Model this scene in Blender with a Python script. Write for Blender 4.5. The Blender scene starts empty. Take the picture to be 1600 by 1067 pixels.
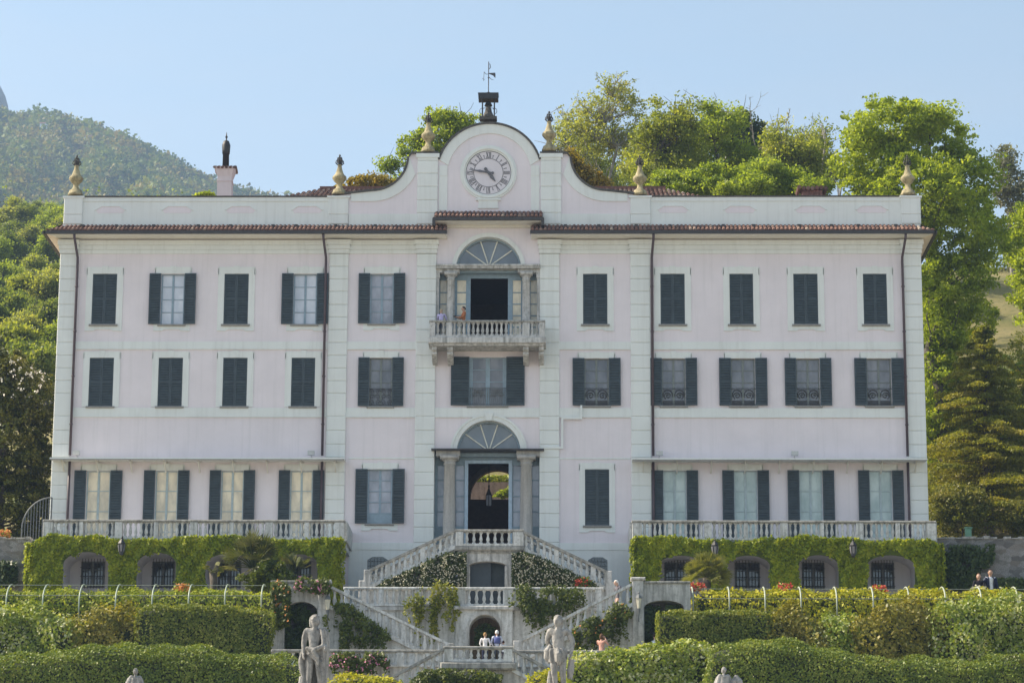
import bpy, math, random
import numpy as np
random.seed(7); RG = np.random.default_rng(11)
PI = math.pi; R_ = math.radians
scn = bpy.context.scene
COL = scn.collection

# ------------------------------------------------------------------ camera model
F = 4300.; TH = R_(12.67); PS = R_(1.0); RO = R_(0.24)
def _rz(v):
    c, s = math.cos(PS), math.sin(PS); return np.array((c*v[0]-s*v[1], s*v[0]+c*v[1], v[2]))
FW = _rz((0, math.cos(TH), math.sin(TH))); r0 = _rz((1, 0, 0)); u0 = _rz((0, -math.sin(TH), math.cos(TH)))
RT = r0*math.cos(RO)+u0*math.sin(RO); UP = u0*math.cos(RO)-r0*math.sin(RO)
CAM = np.array((3.38, -128., -17.2))
def at(px, py, Y):
    "point of the plane y=Y that the photograph shows at pixel (px, py)"
    d = FW*F + RT*(px-800) - UP*(py-533.5)
    return CAM + d*((Y-CAM[1])/d[1])
def fx(px, py=600, Y=0): return float(at(px, py, Y)[0])
def fz(py, px=764, Y=0): return float(at(px, py, Y)[2])

cam = bpy.data.cameras.new('camera'); camo = bpy.data.objects.new('camera', cam); COL.objects.link(camo)
cam.sensor_width = 36; cam.lens = 36*F/1600; cam.clip_start = 1; cam.clip_end = 20000
from mathutils import Matrix, Vector
M4 = Matrix(((RT[0], UP[0], -FW[0], CAM[0]), (RT[1], UP[1], -FW[1], CAM[1]), (RT[2], UP[2], -FW[2], CAM[2]), (0, 0, 0, 1)))
camo.matrix_world = M4
scn.camera = camo

# ------------------------------------------------------------------ materials
def _new(name):
    m = bpy.data.materials.new(name); m.use_nodes = True
    nt = m.node_tree; return m, nt, nt.nodes, nt.links, nt.nodes['Principled BSDF']
def _ramp(N, L, fac, stops):
    r = N.new('ShaderNodeValToRGB'); cr = r.color_ramp
    while len(cr.elements) < len(stops): cr.elements.new(0.5)
    for e, (p, c) in zip(cr.elements, stops):
        e.position = p; e.color = (c[0], c[1], c[2], 1)
    L.new(fac, r.inputs[0]); return r.outputs[0]
def _noise(N, L, scale, detail=6, rough=.6, vec=None, stretch=None):
    n = N.new('ShaderNodeTexNoise'); n.inputs['Scale'].default_value = scale
    n.inputs['Detail'].default_value = detail; n.inputs['Roughness'].default_value = rough
    if vec is None:
        tc = N.new('ShaderNodeNewGeometry'); vec = tc.outputs['Position']
    if stretch:
        mp = N.new('ShaderNodeMapping'); mp.inputs['Scale'].default_value = stretch
        L.new(vec, mp.inputs['Vector']); vec = mp.outputs[0]
    L.new(vec, n.inputs['Vector']); return n.outputs['Fac']
def _mix(N, L, fac, a, b, mode='MIX'):
    m = N.new('ShaderNodeMix'); m.data_type = 'RGBA'; m.blend_type = mode
    for s, v in ((0, fac), (6, a), (7, b)):
        if isinstance(v, (int, float)): m.inputs[s].default_value = v
        elif isinstance(v, (tuple, list)): m.inputs[s].default_value = (*v, 1)
        else: L.new(v, m.inputs[s])
    return m.outputs[2]
def _bump(N, L, h, strength, dist, P):
    b = N.new('ShaderNodeBump'); b.inputs['Strength'].default_value = strength; b.inputs['Distance'].default_value = dist
    L.new(h, b.inputs['Height']); L.new(b.outputs[0], P.inputs['Normal'])

def plaster(name, c, stain, amount=.35):
    m, nt, N, L, P = _new(name)
    big = _noise(N, L, .5, 8, .65); streak = _noise(N, L, 1., 6, .6, stretch=(4.5, 4.5, .22)); fine = _noise(N, L, 18, 3)
    k1 = _ramp(N, L, big, [(.38, (0, 0, 0)), (.75, (1, 1, 1))]); k2 = _ramp(N, L, streak, [(.5, (0, 0, 0)), (.8, (1, 1, 1))])
    v = _mix(N, L, k1, c, tuple(x*.90 for x in c))
    s = N.new('ShaderNodeMath'); s.operation = 'MULTIPLY'; s.inputs[1].default_value = amount; L.new(k2, s.inputs[0])
    v = _mix(N, L, s.outputs[0], v, stain)
    L.new(v, P.inputs['Base Color']); P.inputs['Roughness'].default_value = .85
    _bump(N, L, fine, .25, .01, P); return m
def stone(name, c1, c2, c3, sc=2.2, rough=.9):
    m, nt, N, L, P = _new(name)
    a = _noise(N, L, sc, 10, .72); b = _noise(N, L, sc*3.2, 9, .75); st = _noise(N, L, 1, 6, .65, stretch=(5, 5, .5))
    v = _ramp(N, L, a, [(.3, c1), (.5, c2), (.72, c1)])
    k = _ramp(N, L, b, [(.5, (0, 0, 0)), (.7, (.9, .9, .9))]); v = _mix(N, L, k, v, c3)
    k = _ramp(N, L, st, [(.45, (0, 0, 0)), (.68, (.85, .85, .85))]); v = _mix(N, L, k, v, c3)
    L.new(v, P.inputs['Base Color']); P.inputs['Roughness'].default_value = rough
    _bump(N, L, b, .5, .03, P); return m
def rubble(name):
    m, nt, N, L, P = _new(name)
    tc = N.new('ShaderNodeTexCoord'); mp = N.new('ShaderNodeMapping'); mp.inputs['Scale'].default_value = (2.6, 2.6, 4.5)
    L.new(tc.outputs['Object'], mp.inputs[0])
    v1 = N.new('ShaderNodeTexVoronoi'); v1.inputs['Scale'].default_value = 1; L.new(mp.outputs[0], v1.inputs['Vector'])
    v2 = N.new('ShaderNodeTexVoronoi'); v2.feature = 'DISTANCE_TO_EDGE'; L.new(mp.outputs[0], v2.inputs['Vector'])
    sep = N.new('ShaderNodeSeparateColor'); L.new(v1.outputs['Color'], sep.inputs[0])
    v = _ramp(N, L, sep.outputs[0], [(0, (.12, .115, .11)), (.4, (.24, .23, .22)), (.75, (.36, .35, .34)), (1, (.2, .17, .14))])
    k = _ramp(N, L, v2.outputs['Distance'], [(.02, (1, 1, 1)), (.1, (0, 0, 0))]); v = _mix(N, L, k, v, (.16, .155, .15))
    n = _noise(N, L, 1.1, 8, .7); k = _ramp(N, L, n, [(.5, (0, 0, 0)), (.7, (.8, .8, .8))]); v = _mix(N, L, k, v, (.09, .10, .07))
    L.new(v, P.inputs['Base Color']); P.inputs['Roughness'].default_value = .95; _bump(N, L, v2.outputs['Distance'], .8, .05, P); return m
def plain(name, c, rough=.6, metal=0, var=.12, sc=6, spec=.5):
    m, nt, N, L, P = _new(name)
    n = _noise(N, L, sc, 5, .6); v = _ramp(N, L, n, [(.3, tuple(x*(1-var) for x in c)), (.7, tuple(min(1, x*(1+var)) for x in c))])
    L.new(v, P.inputs['Base Color']); P.inputs['Roughness'].default_value = rough; P.inputs['Metallic'].default_value = metal
    P.inputs['Specular IOR Level'].default_value = spec
    return m
def glass(name, c, c2, sc=1.2, rough=.06, coat=1.):
    "a window pane whose curtain, dim room and reflections are painted into its colour: glossy, wavy old glass"
    m, nt, N, L, P = _new(name)
    n = _noise(N, L, sc, 4, .55, stretch=(1, 1, .5)); v = _ramp(N, L, n, [(.35, c), (.65, c2)])
    L.new(v, P.inputs['Base Color']); P.inputs['Roughness'].default_value = rough
    P.inputs['Specular IOR Level'].default_value = coat
    w = _noise(N, L, .9, 2, .5); _bump(N, L, w, .12, .05, P); return m
def tiles(name):
    m, nt, N, L, P = _new(name)
    a = N.new('ShaderNodeAttribute'); a.attribute_name = 'rnd'
    v = _ramp(N, L, a.outputs['Fac'], [(0, (.09, .05, .04)), (.35, (.155, .075, .055)), (.7, (.22, .115, .085)), (.9, (.28, .20, .155)), (1, (.36, .31, .26))])
    n = _noise(N, L, 5, 8, .7); k = _ramp(N, L, n, [(.45, (0, 0, 0)), (.7, (.75, .75, .75))]); v = _mix(N, L, k, v, (.10, .075, .065))
    L.new(v, P.inputs['Base Color']); P.inputs['Roughness'].default_value = .9; return m
def leaf(name, cols, trans=.35, rough=.5, clump=.6, patch=None):
    "leaf with a colour of its own (attribute rnd) and slow changes of tone from bough to bough"
    m, nt, N, L, P = _new(name)
    a = N.new('ShaderNodeAttribute'); a.attribute_name = 'rnd'
    n = _noise(N, L, clump, 3, .6)
    add = N.new('ShaderNodeMath'); add.operation = 'MULTIPLY_ADD'; add.inputs[1].default_value = .9; L.new(n, add.inputs[0])
    h = N.new('ShaderNodeMath'); h.operation = 'MULTIPLY_ADD'; h.inputs[1].default_value = .6; h.inputs[2].default_value = -.25
    L.new(a.outputs['Fac'], h.inputs[0]); L.new(h.outputs[0], add.inputs[2])
    k = len(cols)-1
    v = _ramp(N, L, add.outputs[0], [(.15+.7*i/max(k, 1), c) for i, c in enumerate(cols)])
    if patch:
        n2 = _noise(N, L, patch[1], 3, .6); kk = _ramp(N, L, n2, [(patch[2], (0, 0, 0)), (patch[2]+.12, (.8, .8, .8))]); v = _mix(N, L, kk, v, patch[0])
    L.new(v, P.inputs['Base Color']); P.inputs['Roughness'].default_value = rough; P.inputs['Specular IOR Level'].default_value = .3
    t = N.new('ShaderNodeBsdfTranslucent'); v2 = _mix(N, L, 1., v, (1.7, 1.6, .5), 'MULTIPLY'); L.new(v2, t.inputs[0])
    mx = N.new('ShaderNodeMixShader'); mx.inputs[0].default_value = trans
    L.new(P.outputs[0], mx.inputs[1]); L.new(t.outputs[0], mx.inputs[2]); L.new(mx.outputs[0], N['Material Output'].inputs[0]); return m

MT = {}
MT['pink'] = plaster('pink_plaster', (.785, .725, .755), (.58, .55, .56), .42)
MT['white'] = plaster('pale_stucco', (.76, .785, .765), (.54, .55, .52), .5)
MT['soffit'] = plaster('soffit_plaster', (.74, .72, .66), (.62, .56, .46), .5)
MT['greywall'] = plaster('grey_plaster', (.60, .59, .64), (.40, .39, .41), .5)
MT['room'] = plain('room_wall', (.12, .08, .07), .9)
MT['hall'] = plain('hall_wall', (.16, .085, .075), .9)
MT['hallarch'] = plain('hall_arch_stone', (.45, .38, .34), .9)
MT['stone'] = stone('weathered_stone', (.47, .46, .44), (.60, .59, .57), (.20, .20, .185), 1.6)
MT['stoneline'] = stone('dirty_coping', (.28, .27, .25), (.40, .39, .36), (.12, .12, .11), 3)
MT['granite'] = stone('granite', (.40, .39, .36), (.50, .48, .45), (.30, .29, .28), 7)
MT['balust'] = stone('balustrade_stone', (.54, .545, .54), (.67, .675, .66), (.25, .25, .225), 2)
MT['urn'] = stone('urn_sandstone', (.33, .275, .15), (.43, .37, .22), (.12, .105, .06), 3)
MT['statue'] = stone('statue_marble', (.26, .25, .235), (.39, .375, .35), (.10, .10, .097), 2.6)
MT['coping'] = plain('dark_coping', (.085, .08, .075), .9, var=.4)
MT['rubble'] = rubble('rubble_stone')
MT['shutter'] = plain('shutter_paint', (.040, .058, .070), .5, var=.25, sc=3)
MT['frame'] = plain('blue_grey_joinery', (.26, .35, .42), .5)
MT['framepale'] = plain('pale_joinery', (.40, .48, .50), .5)
MT['framedark'] = plain('olive_grey_joinery', (.17, .19, .18), .5)
MT['fan'] = plain('fanlight_bars', (.72, .70, .60), .6)
MT['sill'] = plain('stone_sill', (.27, .26, .245), .9)
MT['gutter'] = plain('dark_gutter', (.045, .04, .04), .5)
MT['pipe'] = plain('brown_downpipe', (.075, .05, .06), .5)
MT['iron'] = plain('wrought_iron', (.05, .052, .055), .6)
MT['irongrey'] = plain('grey_iron', (.14, .15, .155), .6)
MT['blackmetal'] = plain('black_metal', (.025, .025, .028), .55)
MT['ink'] = plain('clock_paint', (.13, .13, .145), .7)
MT['clockface'] = plaster('clock_face_plaster', (.72, .68, .72), (.6, .58, .6), .3)
MT['g_pale'] = glass('pane_white_curtain', (.52, .56, .64), (.70, .73, .80), 1.6)
MT['g_cream'] = glass('pane_blind_reflection', (.58, .50, .36), (.92, .79, .56), 2.2)  # two-tone noise stands in for reflections over the cream blinds
MT['g_green'] = glass('pane_pale_blind', (.34, .43, .41), (.54, .63, .60), 1.8)
MT['g_gray'] = glass('pane_dim_room', (.10, .10, .115), (.22, .22, .24), 1.6)
MT['g_dark'] = glass('pane_dark', (.035, .038, .045), (.06, .063, .07))
MT['g_fan'] = glass('fanlight_glass', (.135, .155, .18), (.20, .225, .25))
MT['g_grid'] = glass('pane_lit_grey', (.24, .25, .29), (.42, .43, .50), 1.6)
MT['door'] = plain('blue_grey_door', (.050, .066, .082), .6)
MT['tile'] = tiles('terracotta_tiles')
MT['flash'] = plain('brown_flashing', (.15, .105, .10), .8)
MT['postgreen'] = plain('green_painted_steel', (.34, .40, .31), .45)
MT['postpale'] = plain('pale_painted_steel', (.38, .42, .33), .45)
MT['wire'] = plain('wire', (.20, .23, .21), .5)
MT['bark'] = plain('bark', (.10, .085, .07), .95, var=.4, sc=3)
MT['barkpale'] = plain('pale_bark', (.24, .22, .19), .95, var=.4, sc=3)

# ------------------------------------------------------------------ mesh builder
class MB:
    def __init__(s): s.v = []; s.f = []; s.m = []; s.r = []
    def add(s, vs, fs, mi=0, rnd=None):
        o = len(s.v); s.v += [tuple(map(float, p)) for p in vs]
        for f in fs:
            s.f.append([i+o for i in f]); s.m.append(mi); s.r.append(.5 if rnd is None else rnd)
        return s
    def box(s, x0, x1, y0, y1, z0, z1, mi=0):
        if x0 > x1: x0, x1 = x1, x0
        if y0 > y1: y0, y1 = y1, y0
        if z0 > z1: z0, z1 = z1, z0
        v = [(x0, y0, z0), (x1, y0, z0), (x1, y1, z0), (x0, y1, z0), (x0, y0, z1), (x1, y0, z1), (x1, y1, z1), (x0, y1, z1)]
        return s.add(v, [(0, 3, 2, 1), (4, 5, 6, 7), (0, 1, 5, 4), (1, 2, 6, 5), (2, 3, 7, 6), (3, 0, 4, 7)], mi)
    def bbox(s, x0, x1, y0, y1, z0, z1, b=.02, mi=0):
        "box whose front (low y) edges are bevelled"
        v = [(x0, y1, z0), (x1, y1, z0), (x1, y1, z1), (x0, y1, z1), (x0, y0+b, z0), (x1, y0+b, z0), (x1, y0+b, z1), (x0, y0+b, z1),
             (x0+b, y0, z0+b), (x1-b, y0, z0+b), (x1-b, y0, z1-b), (x0+b, y0, z1-b)]
        return s.add(v, [(8, 9, 10, 11), (4, 5, 9, 8), (5, 6, 10, 9), (6, 7, 11, 10), (7, 4, 8, 11), (0, 1, 5, 4), (1, 2, 6, 5), (2, 3, 7, 6), (3, 0, 4, 7)], mi)
    def prism(s, poly, y0, y1, mi=0):
        "polygon in x,z extruded along y (fan-filled by n-gon)"
        n = len(poly); v = [(p[0], y0, p[1]) for p in poly]+[(p[0], y1, p[1]) for p in poly]
        return s.add(v, [list(range(n)), list(range(2*n-1, n-1, -1))]+[(i, i+n, (i+1) % n+n, (i+1) % n) for i in range(n)], mi)
    def strip(s, A, B, y0, y1, mi=0):
        "band between two polylines in x,z with the same number of points, from y0 (front) to y1"
        n = len(A)
        v = [(p[0], y0, p[1]) for p in A]+[(p[0], y0, p[1]) for p in B]+[(p[0], y1, p[1]) for p in A]+[(p[0], y1, p[1]) for p in B]
        f = []
        for i in range(n-1):
            f += [(i, i+1, n+i+1, n+i), (i, 2*n+i, 2*n+i+1, i+1), (n+i, n+i+1, 3*n+i+1, 3*n+i), (2*n+i, 3*n+i, 3*n+i+1, 2*n+i+1)]
        f += [(0, n, 3*n, 2*n), (n-1, 3*n-1, 4*n-1, 2*n-1)]
        return s.add(v, f, mi)
    def lathe(s, prof, c=(0, 0, 0), n=12, mi=0, sq=None):
        v = []; f = []
        for (r, z) in prof:
            for k in range(n):
                a = 2*PI*(k+.5)/n; v.append((c[0]+r*math.cos(a), c[1]+r*math.sin(a), c[2]+z))
        for j in range(len(prof)-1):
            for k in range(n): f.append((j*n+k, j*n+(k+1) % n, (j+1)*n+(k+1) % n, (j+1)*n+k))
        f.append(list(range(n-1, -1, -1))); f.append([(len(prof)-1)*n+k for k in range(n)])
        return s.add(v, f, mi)
    def tube(s, pts, r, n=6, mi=0, cap=True, rnd=None):
        pts = [np.array(p, float) for p in pts]; rs = r if isinstance(r, (list, tuple)) else [r]*len(pts)
        v = []; f = []; prev = None
        for i, p in enumerate(pts):
            d = pts[min(i+1, len(pts)-1)]-pts[max(i-1, 0)]; d = d/(np.linalg.norm(d)+1e-9)
            a = np.cross(d, (0, 0, 1.)) if abs(d[2]) < .95 else np.cross(d, (0, 1., 0))
            if prev is not None and np.dot(a, prev) < 0: a = -a
            a /= np.linalg.norm(a)+1e-9; prev = a; b = np.cross(d, a)
            for k in range(n): v.append(p+rs[i]*(a*math.cos(2*PI*k/n)+b*math.sin(2*PI*k/n)))
        for i in range(len(pts)-1):
            for k in range(n): f.append((i*n+k, i*n+(k+1) % n, (i+1)*n+(k+1) % n, (i+1)*n+k))
        if cap: f.append(list(range(n-1, -1, -1))); f.append([(len(pts)-1)*n+k for k in range(n)])
        return s.add(v, f, mi, rnd)
    def quad(s, a, b, c, d, mi=0): return s.add([a, b, c, d], [(0, 1, 2, 3)], mi)
    def build(s, name, mats, parent=None, smooth=False, loc=None):
        me = bpy.data.meshes.new(name); me.from_pydata(s.v, [], s.f)
        for m in (mats if isinstance(mats, (list, tuple)) else [mats]): me.materials.append(MT[m] if isinstance(m, str) else m)
        if s.f:
            me.polygons.foreach_set('material_index', s.m)
            at_ = me.attributes.new('rnd', 'FLOAT', 'FACE'); at_.data.foreach_set('value', s.r)
            if smooth: me.polygons.foreach_set('use_smooth', [True]*len(s.f))
        me.update(); return link(name, me, parent, loc)
def link(name, me, parent=None, loc=None):
    o = bpy.data.objects.new(name, me); COL.objects.link(o)
    if parent is not None: o.parent = parent
    if loc is not None: o.location = loc
    return o
def tag(o, label=None, cat=None, group=None, kind=None):
    if label: o['label'] = label
    if cat: o['category'] = cat
    if group: o['group'] = group
    if kind: o['kind'] = kind
    return o
def thing(name, label, cat, loc=(0, 0, 0), group=None, rz=0):
    o = link(name, None); o.location = loc; o.rotation_euler = (0, 0, rz); o.empty_display_size = .2
    return tag(o, label, cat, group)
def kids(o): return [c for c in bpy.data.objects if c.parent == o]
_kid = {}
def copy_tree(o, parent=None):
    c = o.copy(); COL.objects.link(c)
    if parent is not None: c.parent = parent
    for ch in list(o.children): copy_tree(ch, c)
    return c

# ------------------------------------------------------------------ foliage
def leaves(name, C, S, mat, parent=None, elong=1.7, up=.0, nrm=None, rnd=None):
    "one mesh of leaf-sized rhombs: C centres (n,3), S sizes (n,)"
    n = len(C); C = np.asarray(C, float); S = np.asarray(S, float)
    a = RG.normal(size=(n, 3)); a[:, 2] += up*0
    if nrm is not None:
        w = RG.normal(size=(n, 3))*.45+nrm; w /= np.linalg.norm(w, axis=1)[:, None]
    else:
        w = RG.normal(size=(n, 3)); w[:, 2] += up; w /= np.linalg.norm(w, axis=1)[:, None]
    a -= w*np.sum(a*w, 1)[:, None]; a /= np.linalg.norm(a, axis=1)[:, None]; b = np.cross(w, a)
    h = (S*.5*math.sqrt(elong))[:, None]; g = (S*.5/math.sqrt(elong))[:, None]
    V = np.empty((n, 4, 3)); V[:, 0] = C-a*h; V[:, 1] = C-b*g-a*h*.15+w*g*.25; V[:, 2] = C+a*h; V[:, 3] = C+b*g-a*h*.15+w*g*.25
    me = bpy.data.meshes.new(name); me.vertices.add(4*n); me.vertices.foreach_set('co', V.ravel())
    me.loops.add(4*n); me.loops.foreach_set('vertex_index', np.arange(4*n, dtype=np.int32))
    me.polygons.add(n); me.polygons.foreach_set('loop_start', np.arange(0, 4*n, 4, dtype=np.int32)); me.polygons.foreach_set('loop_total', np.full(n, 4, dtype=np.int32))
    me.materials.append(MT[mat] if isinstance(mat, str) else mat)
    A = me.attributes.new('rnd', 'FLOAT', 'FACE'); A.data.foreach_set('value', (RG.random(n) if rnd is None else rnd).astype(np.float32))
    me.update(calc_edges=True); me.validate(); return link(name, me, parent)

def in_lobes(lobes, n, shell=.45):
    "n points inside ellipsoids, thicker towards their outside"
    vol = np.array([l[3]*l[4]*l[5] for l in lobes])**.8; idx = RG.choice(len(lobes), n, p=vol/vol.sum())
    L = np.array([l[:6] for l in lobes])[idx]
    d = RG.normal(size=(n, 3)); d /= np.linalg.norm(d, axis=1)[:, None]
    r = (shell+(1-shell)*RG.random(n))[:, None]**.7
    return L[:, :3]+d*r*L[:, 3:6], idx

def limb(mb, p, q, r0, r1, wob=.06, seg=4, n=5):
    p = np.array(p, float); q = np.array(q, float); ln = np.linalg.norm(q-p); pts = []; rs = []
    for i in range(seg+1):
        t = i/seg; pt = p+(q-p)*t
        if 0 < i < seg: pt = pt+RG.normal(size=3)*ln*wob
        pts.append(pt); rs.append(r0+(r1-r0)*t)
    mb.tube(pts, rs, n, cap=False); return pts

def tree(name, label, base, lobes, mat, clumps=180, per=45, cr=.9, ls=.34, group=None, bark='bark', trunk_r=.4, limbs=24, shell=.45, elong=1.7, twigs=0, cat='tree', fork=.45, spiky=.16, split=0):
    "trunk and limbs reaching into the crown; crown of leaf clumps with gaps and an uneven outline"
    base = np.array(base, float)
    t = thing(name, label, cat, tuple(base), group)
    if split:
        sub = []
        for l in lobes:
            for _ in range(split):
                d = RG.normal(size=3); d /= np.linalg.norm(d); k = RG.uniform(.30, .95); q = RG.uniform(.26, .52)
                sub.append((l[0]+d[0]*l[3]*k, l[1]+d[1]*l[4]*k, l[2]+d[2]*l[5]*k, l[3]*q*1.1, l[4]*q, l[5]*q*1.15))
        lobes = sub
    P, idx = in_lobes(lobes, clumps, shell)
    LC = np.array([l[:3] for l in lobes])[idx]; sp = RG.random(clumps) < spiky; P[sp] = LC[sp]+(P[sp]-LC[sp])*RG.uniform(1.08, 1.38, sp.sum())[:, None]
    nn = np.maximum(5, (per*RG.uniform(.3, 1.7, clumps)*np.where(sp, .5, 1)).astype(int))
    rr = cr*RG.uniform(.5, 1.4, clumps)*np.where(sp, .7, 1)
    C = np.repeat(P, nn, 0); r = np.repeat(rr, nn)
    D = RG.normal(size=(len(C), 3)); D /= np.linalg.norm(D, axis=1)[:, None]
    C = C+D*(r*RG.random(len(C))**.55)[:, None]*np.array((1, 1, .62)); C[:, 2] += np.repeat(RG.normal(size=clumps)*.1, nn)*r
    S = ls*RG.uniform(.6, 1.4, len(C)); tone = np.repeat(RG.random(clumps), nn)*.6+RG.random(len(C))*.4
    leaves('crown', C-base, S, mat, t, elong, up=0., rnd=tone)
    mb = MB(); cen = np.mean([l[:3] for l in lobes], 0); top = float(np.percentile(P[:, 2], 88))
    fk = base+(cen-base)*fork; tp = np.array((cen[0]*.6+base[0]*.4, cen[1], top))
    trunk = limb(mb, base*0, fk-base, trunk_r, trunk_r*.75, .012, 4, 8)+limb(mb, fk-base, tp-base, trunk_r*.75, trunk_r*.12, .03, 6, 7)
    sel = RG.choice(clumps, min(limbs, clumps), replace=False)
    for k in sel:
        q = P[k]-base; st = min(trunk, key=lambda a: np.linalg.norm(a-q)*.6+max(0, a[2]-q[2]+.35*math.hypot(q[0]-a[0], q[1]-a[1]))*2.)
        pts = limb(mb, st, q, trunk_r*RG.uniform(.10, .22)*(.5 if sp[k] else 1), .015, .05, 4, 5)
        for _ in range(twigs):
            s0 = pts[RG.integers(2, 5)]; limb(mb, s0, s0+RG.normal(size=3)*np.array((1, 1, .8))*cr*1.0+np.array((0, 0, cr*.6)), .028, .010, .06, 3, 4)
    mb.build('trunk', bark, t, True); return t

def hedge_points(n, prof_x, y0, y1, zb, rad, lump=.12, ends=(True, True), seed=0, lean=0., rh=None):
    rh = rh or rad
    """n points and normals on a clipped hedge: prof_x = [(x, ztop)...], front at y0, back at y1"""
    xs = np.array([p[0] for p in prof_x]); zs = np.array([p[1] for p in prof_x]); x0, x1 = xs[0], xs[-1]
    zmean = zs.mean(); Hh = zmean-zb-rad; dep = y1-y0
    lens = np.array((Hh, .8*(rad+rh), max(.1, dep-rad-rh), rad*1.6, Hh*.4)); u = RG.random(n)*lens.sum(); k = np.searchsorted(np.cumsum(lens), u); t = (u-(np.cumsum(lens)-lens)[k])/lens[k]
    x = x0+(x1-x0)*RG.random(n); zt = np.interp(x, xs, zs)
    y = np.empty(n); z = np.empty(n); N = np.zeros((n, 3))
    m = k == 0; y[m] = y0; z[m] = zb+(zt[m]-rad-zb)*t[m]; N[m] = (0, -1, .1)
    m = k == 1; a = t[m]*PI/2; y[m] = y0+rh*(1-np.cos(a)); z[m] = zt[m]-rad+rad*np.sin(a); N[m] = np.stack((0*a, -np.cos(a)*rad/rh, np.sin(a)), 1)
    m = k == 2; y[m] = y0+rh+max(0., dep-rad-rh)*t[m]; z[m] = zt[m]; N[m] = (0, 0, 1)
    m = k == 3; a = t[m]*PI/2; y[m] = y1-rad*(1-np.sin(PI/2-a)*1.0); y[m] = y1-rad+rad*np.sin(a); z[m] = zt[m]-rad+rad*np.cos(a); N[m] = np.stack((0*a, np.sin(a), np.cos(a)), 1)
    m = k == 4; y[m] = y1; z[m] = zb+(zt[m]-rad-zb)*(.6+.4*t[m]); N[m] = (0, 1, .1)
    # ends: pull a share of the points onto the end faces
    for side, xe, on in ((-1, x0, ends[0]), (1, x1, ends[1])):
        if not on: continue
        w = np.abs(x-xe) < dep*.35; g = w & (RG.random(n) < .6)
        x[g] = xe; y[g] = y0+dep*RG.random(g.sum()); z[g] = zb+(zt[g]-zb-rad*.2)*RG.random(g.sum()); N[g] = (side, 0, .1)
        rr = w & ~g; e = np.clip(1-np.abs(x-xe)/(rad+.01), 0, 1); z = np.where(rr, z-rad*.35*e*e*(z > zb+.5), z)
    ph = seed*1.7
    d = lump*(np.sin(x*1.9+ph)*np.sin(z*2.3+ph*2)+.6*np.sin(x*4.3+z*3.1+ph)+.5*np.sin(y*3.7+x*2.2+ph))+RG.normal(size=n)*lump*.35
    P = np.stack((x, y, z), 1)+N*d[:, None]
    P[:, 1] += lean*(P[:, 2]-zb)
    return P, N
def hedge(name, label, prof_px, Y, depth, zb, mat, rad=.45, ls=.13, dens=230, lump=.1, group=None, ends=(True, True), seed=0, core='hedgecore', cat='hedge', lean=0., spr=0., rh=None):
    rh = rh or rad
    prof = [(fx(px, py, Y), fz(py, px, Y)) for px, py in prof_px]
    o = (np.mean([p[0] for p in prof]), Y+depth/2, zb)
    t = thing(name, label, cat, o, group); oo = np.array(o)
    area = (prof[-1][0]-prof[0][0]+depth)*(np.mean([p[1] for p in prof])-zb+depth*.7)
    n = int(area*dens); P, N = hedge_points(n, prof, Y, Y+depth, zb, rad, lump, ends, seed, lean, rh)
    if spr:
        g = RG.random(n) < .18; P[g] += N[g]*(RG.random(g.sum())*spr)[:, None]+np.array((0, 0, .5))*(RG.random(g.sum())*spr)[:, None]
    leaves('foliage', P-oo, ls*RG.uniform(.6, 1.4, n), mat, t, 1.6, nrm=N)
    mb = MB(); ins = max(.14, lump*1.9); m = 40; xs = np.linspace(prof[0][0]+ins, prof[-1][0]-ins, m); zt = np.interp(xs, [p[0] for p in prof], [p[1] for p in prof])-ins
    rad_ = rad*.9; sec = [(Y+ins, 0, 0), (Y+ins, 1, -rad_), (Y+ins+rh*.27, 1, -rad_*.32), (Y+ins+rh*.9, 1, 0), (max(Y+ins+rh*.9, Y+depth-ins-rad_)+.01, 1, 0), (Y+depth-ins, 1, -rad_), (Y+depth-ins, 0, 0)]
    v = []; f = []
    for i in range(m):
        for (yy, top, dz) in sec:
            zz = (zt[i]+dz) if top else zb; v.append((xs[i]-oo[0], yy+lean*(zz-zb)-oo[1], zz-oo[2]))
    q = len(sec)
    for i in range(m-1):
        for j in range(q-1): f.append((i*q+j, (i+1)*q+j, (i+1)*q+j+1, i*q+j+1))
    f.append(list(range(q))); f.append([(m-1)*q+j for j in range(q-1, -1, -1)]); mb.add(v, f); mb.build('branches', core, t)
    return t
# ================================================================== THE VILLA
villa = thing('villa', 'long pale pink three storey villa with clock gable and dark shutters', 'villa', (0, 0, 0))
GZ = -2.4; TZ = 1.45; XL, XR = -20.58, 20.68; DEPTH = 11.
def rect(pl, pr, pt, pb, Y=0): return (fx(pl, (pt+pb)/2, Y), fx(pr, (pt+pb)/2, Y), fz(pb, (pl+pr)/2, Y), fz(pt, (pl+pr)/2, Y))
WINS = []
def W(l, r, t, b, **k): WINS.append((rect(l, r, t, b), k))
for l, r in ((144, 182), (350, 388), (911, 949), (1032, 1070), (1140, 1177), (1240, 1278), (1349, 1386)): W(l, r, 428, 507, closed=1, row=2)
for l, r in ((251, 288), (458, 495)): W(l, r, 428, 507, closed=0, row=2, g='g_pale', fr='frame')
W(578, 615, 428, 506, closed=0, row=2, g='g_grid', fr='frame')
for l, r in ((139, 177), (247, 285), (348, 386), (455, 492)): W(l, r, 559, 635, closed=1, row=1)
W(577, 613, 559, 635, closed=0, row=1, g='g_gray', fr='framedark', rail='scroll')
W(733, 791, 558, 634, closed=0, row=1, g='g_gray', fr='frame', rail='bars')
for l, r in ((913, 951), (1034, 1071), (1142, 1180), (1244, 1281), (1354, 1393)): W(l, r, 560, 634, closed=0, row=1, g='g_gray', fr='framedark', rail='spiral')
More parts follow.
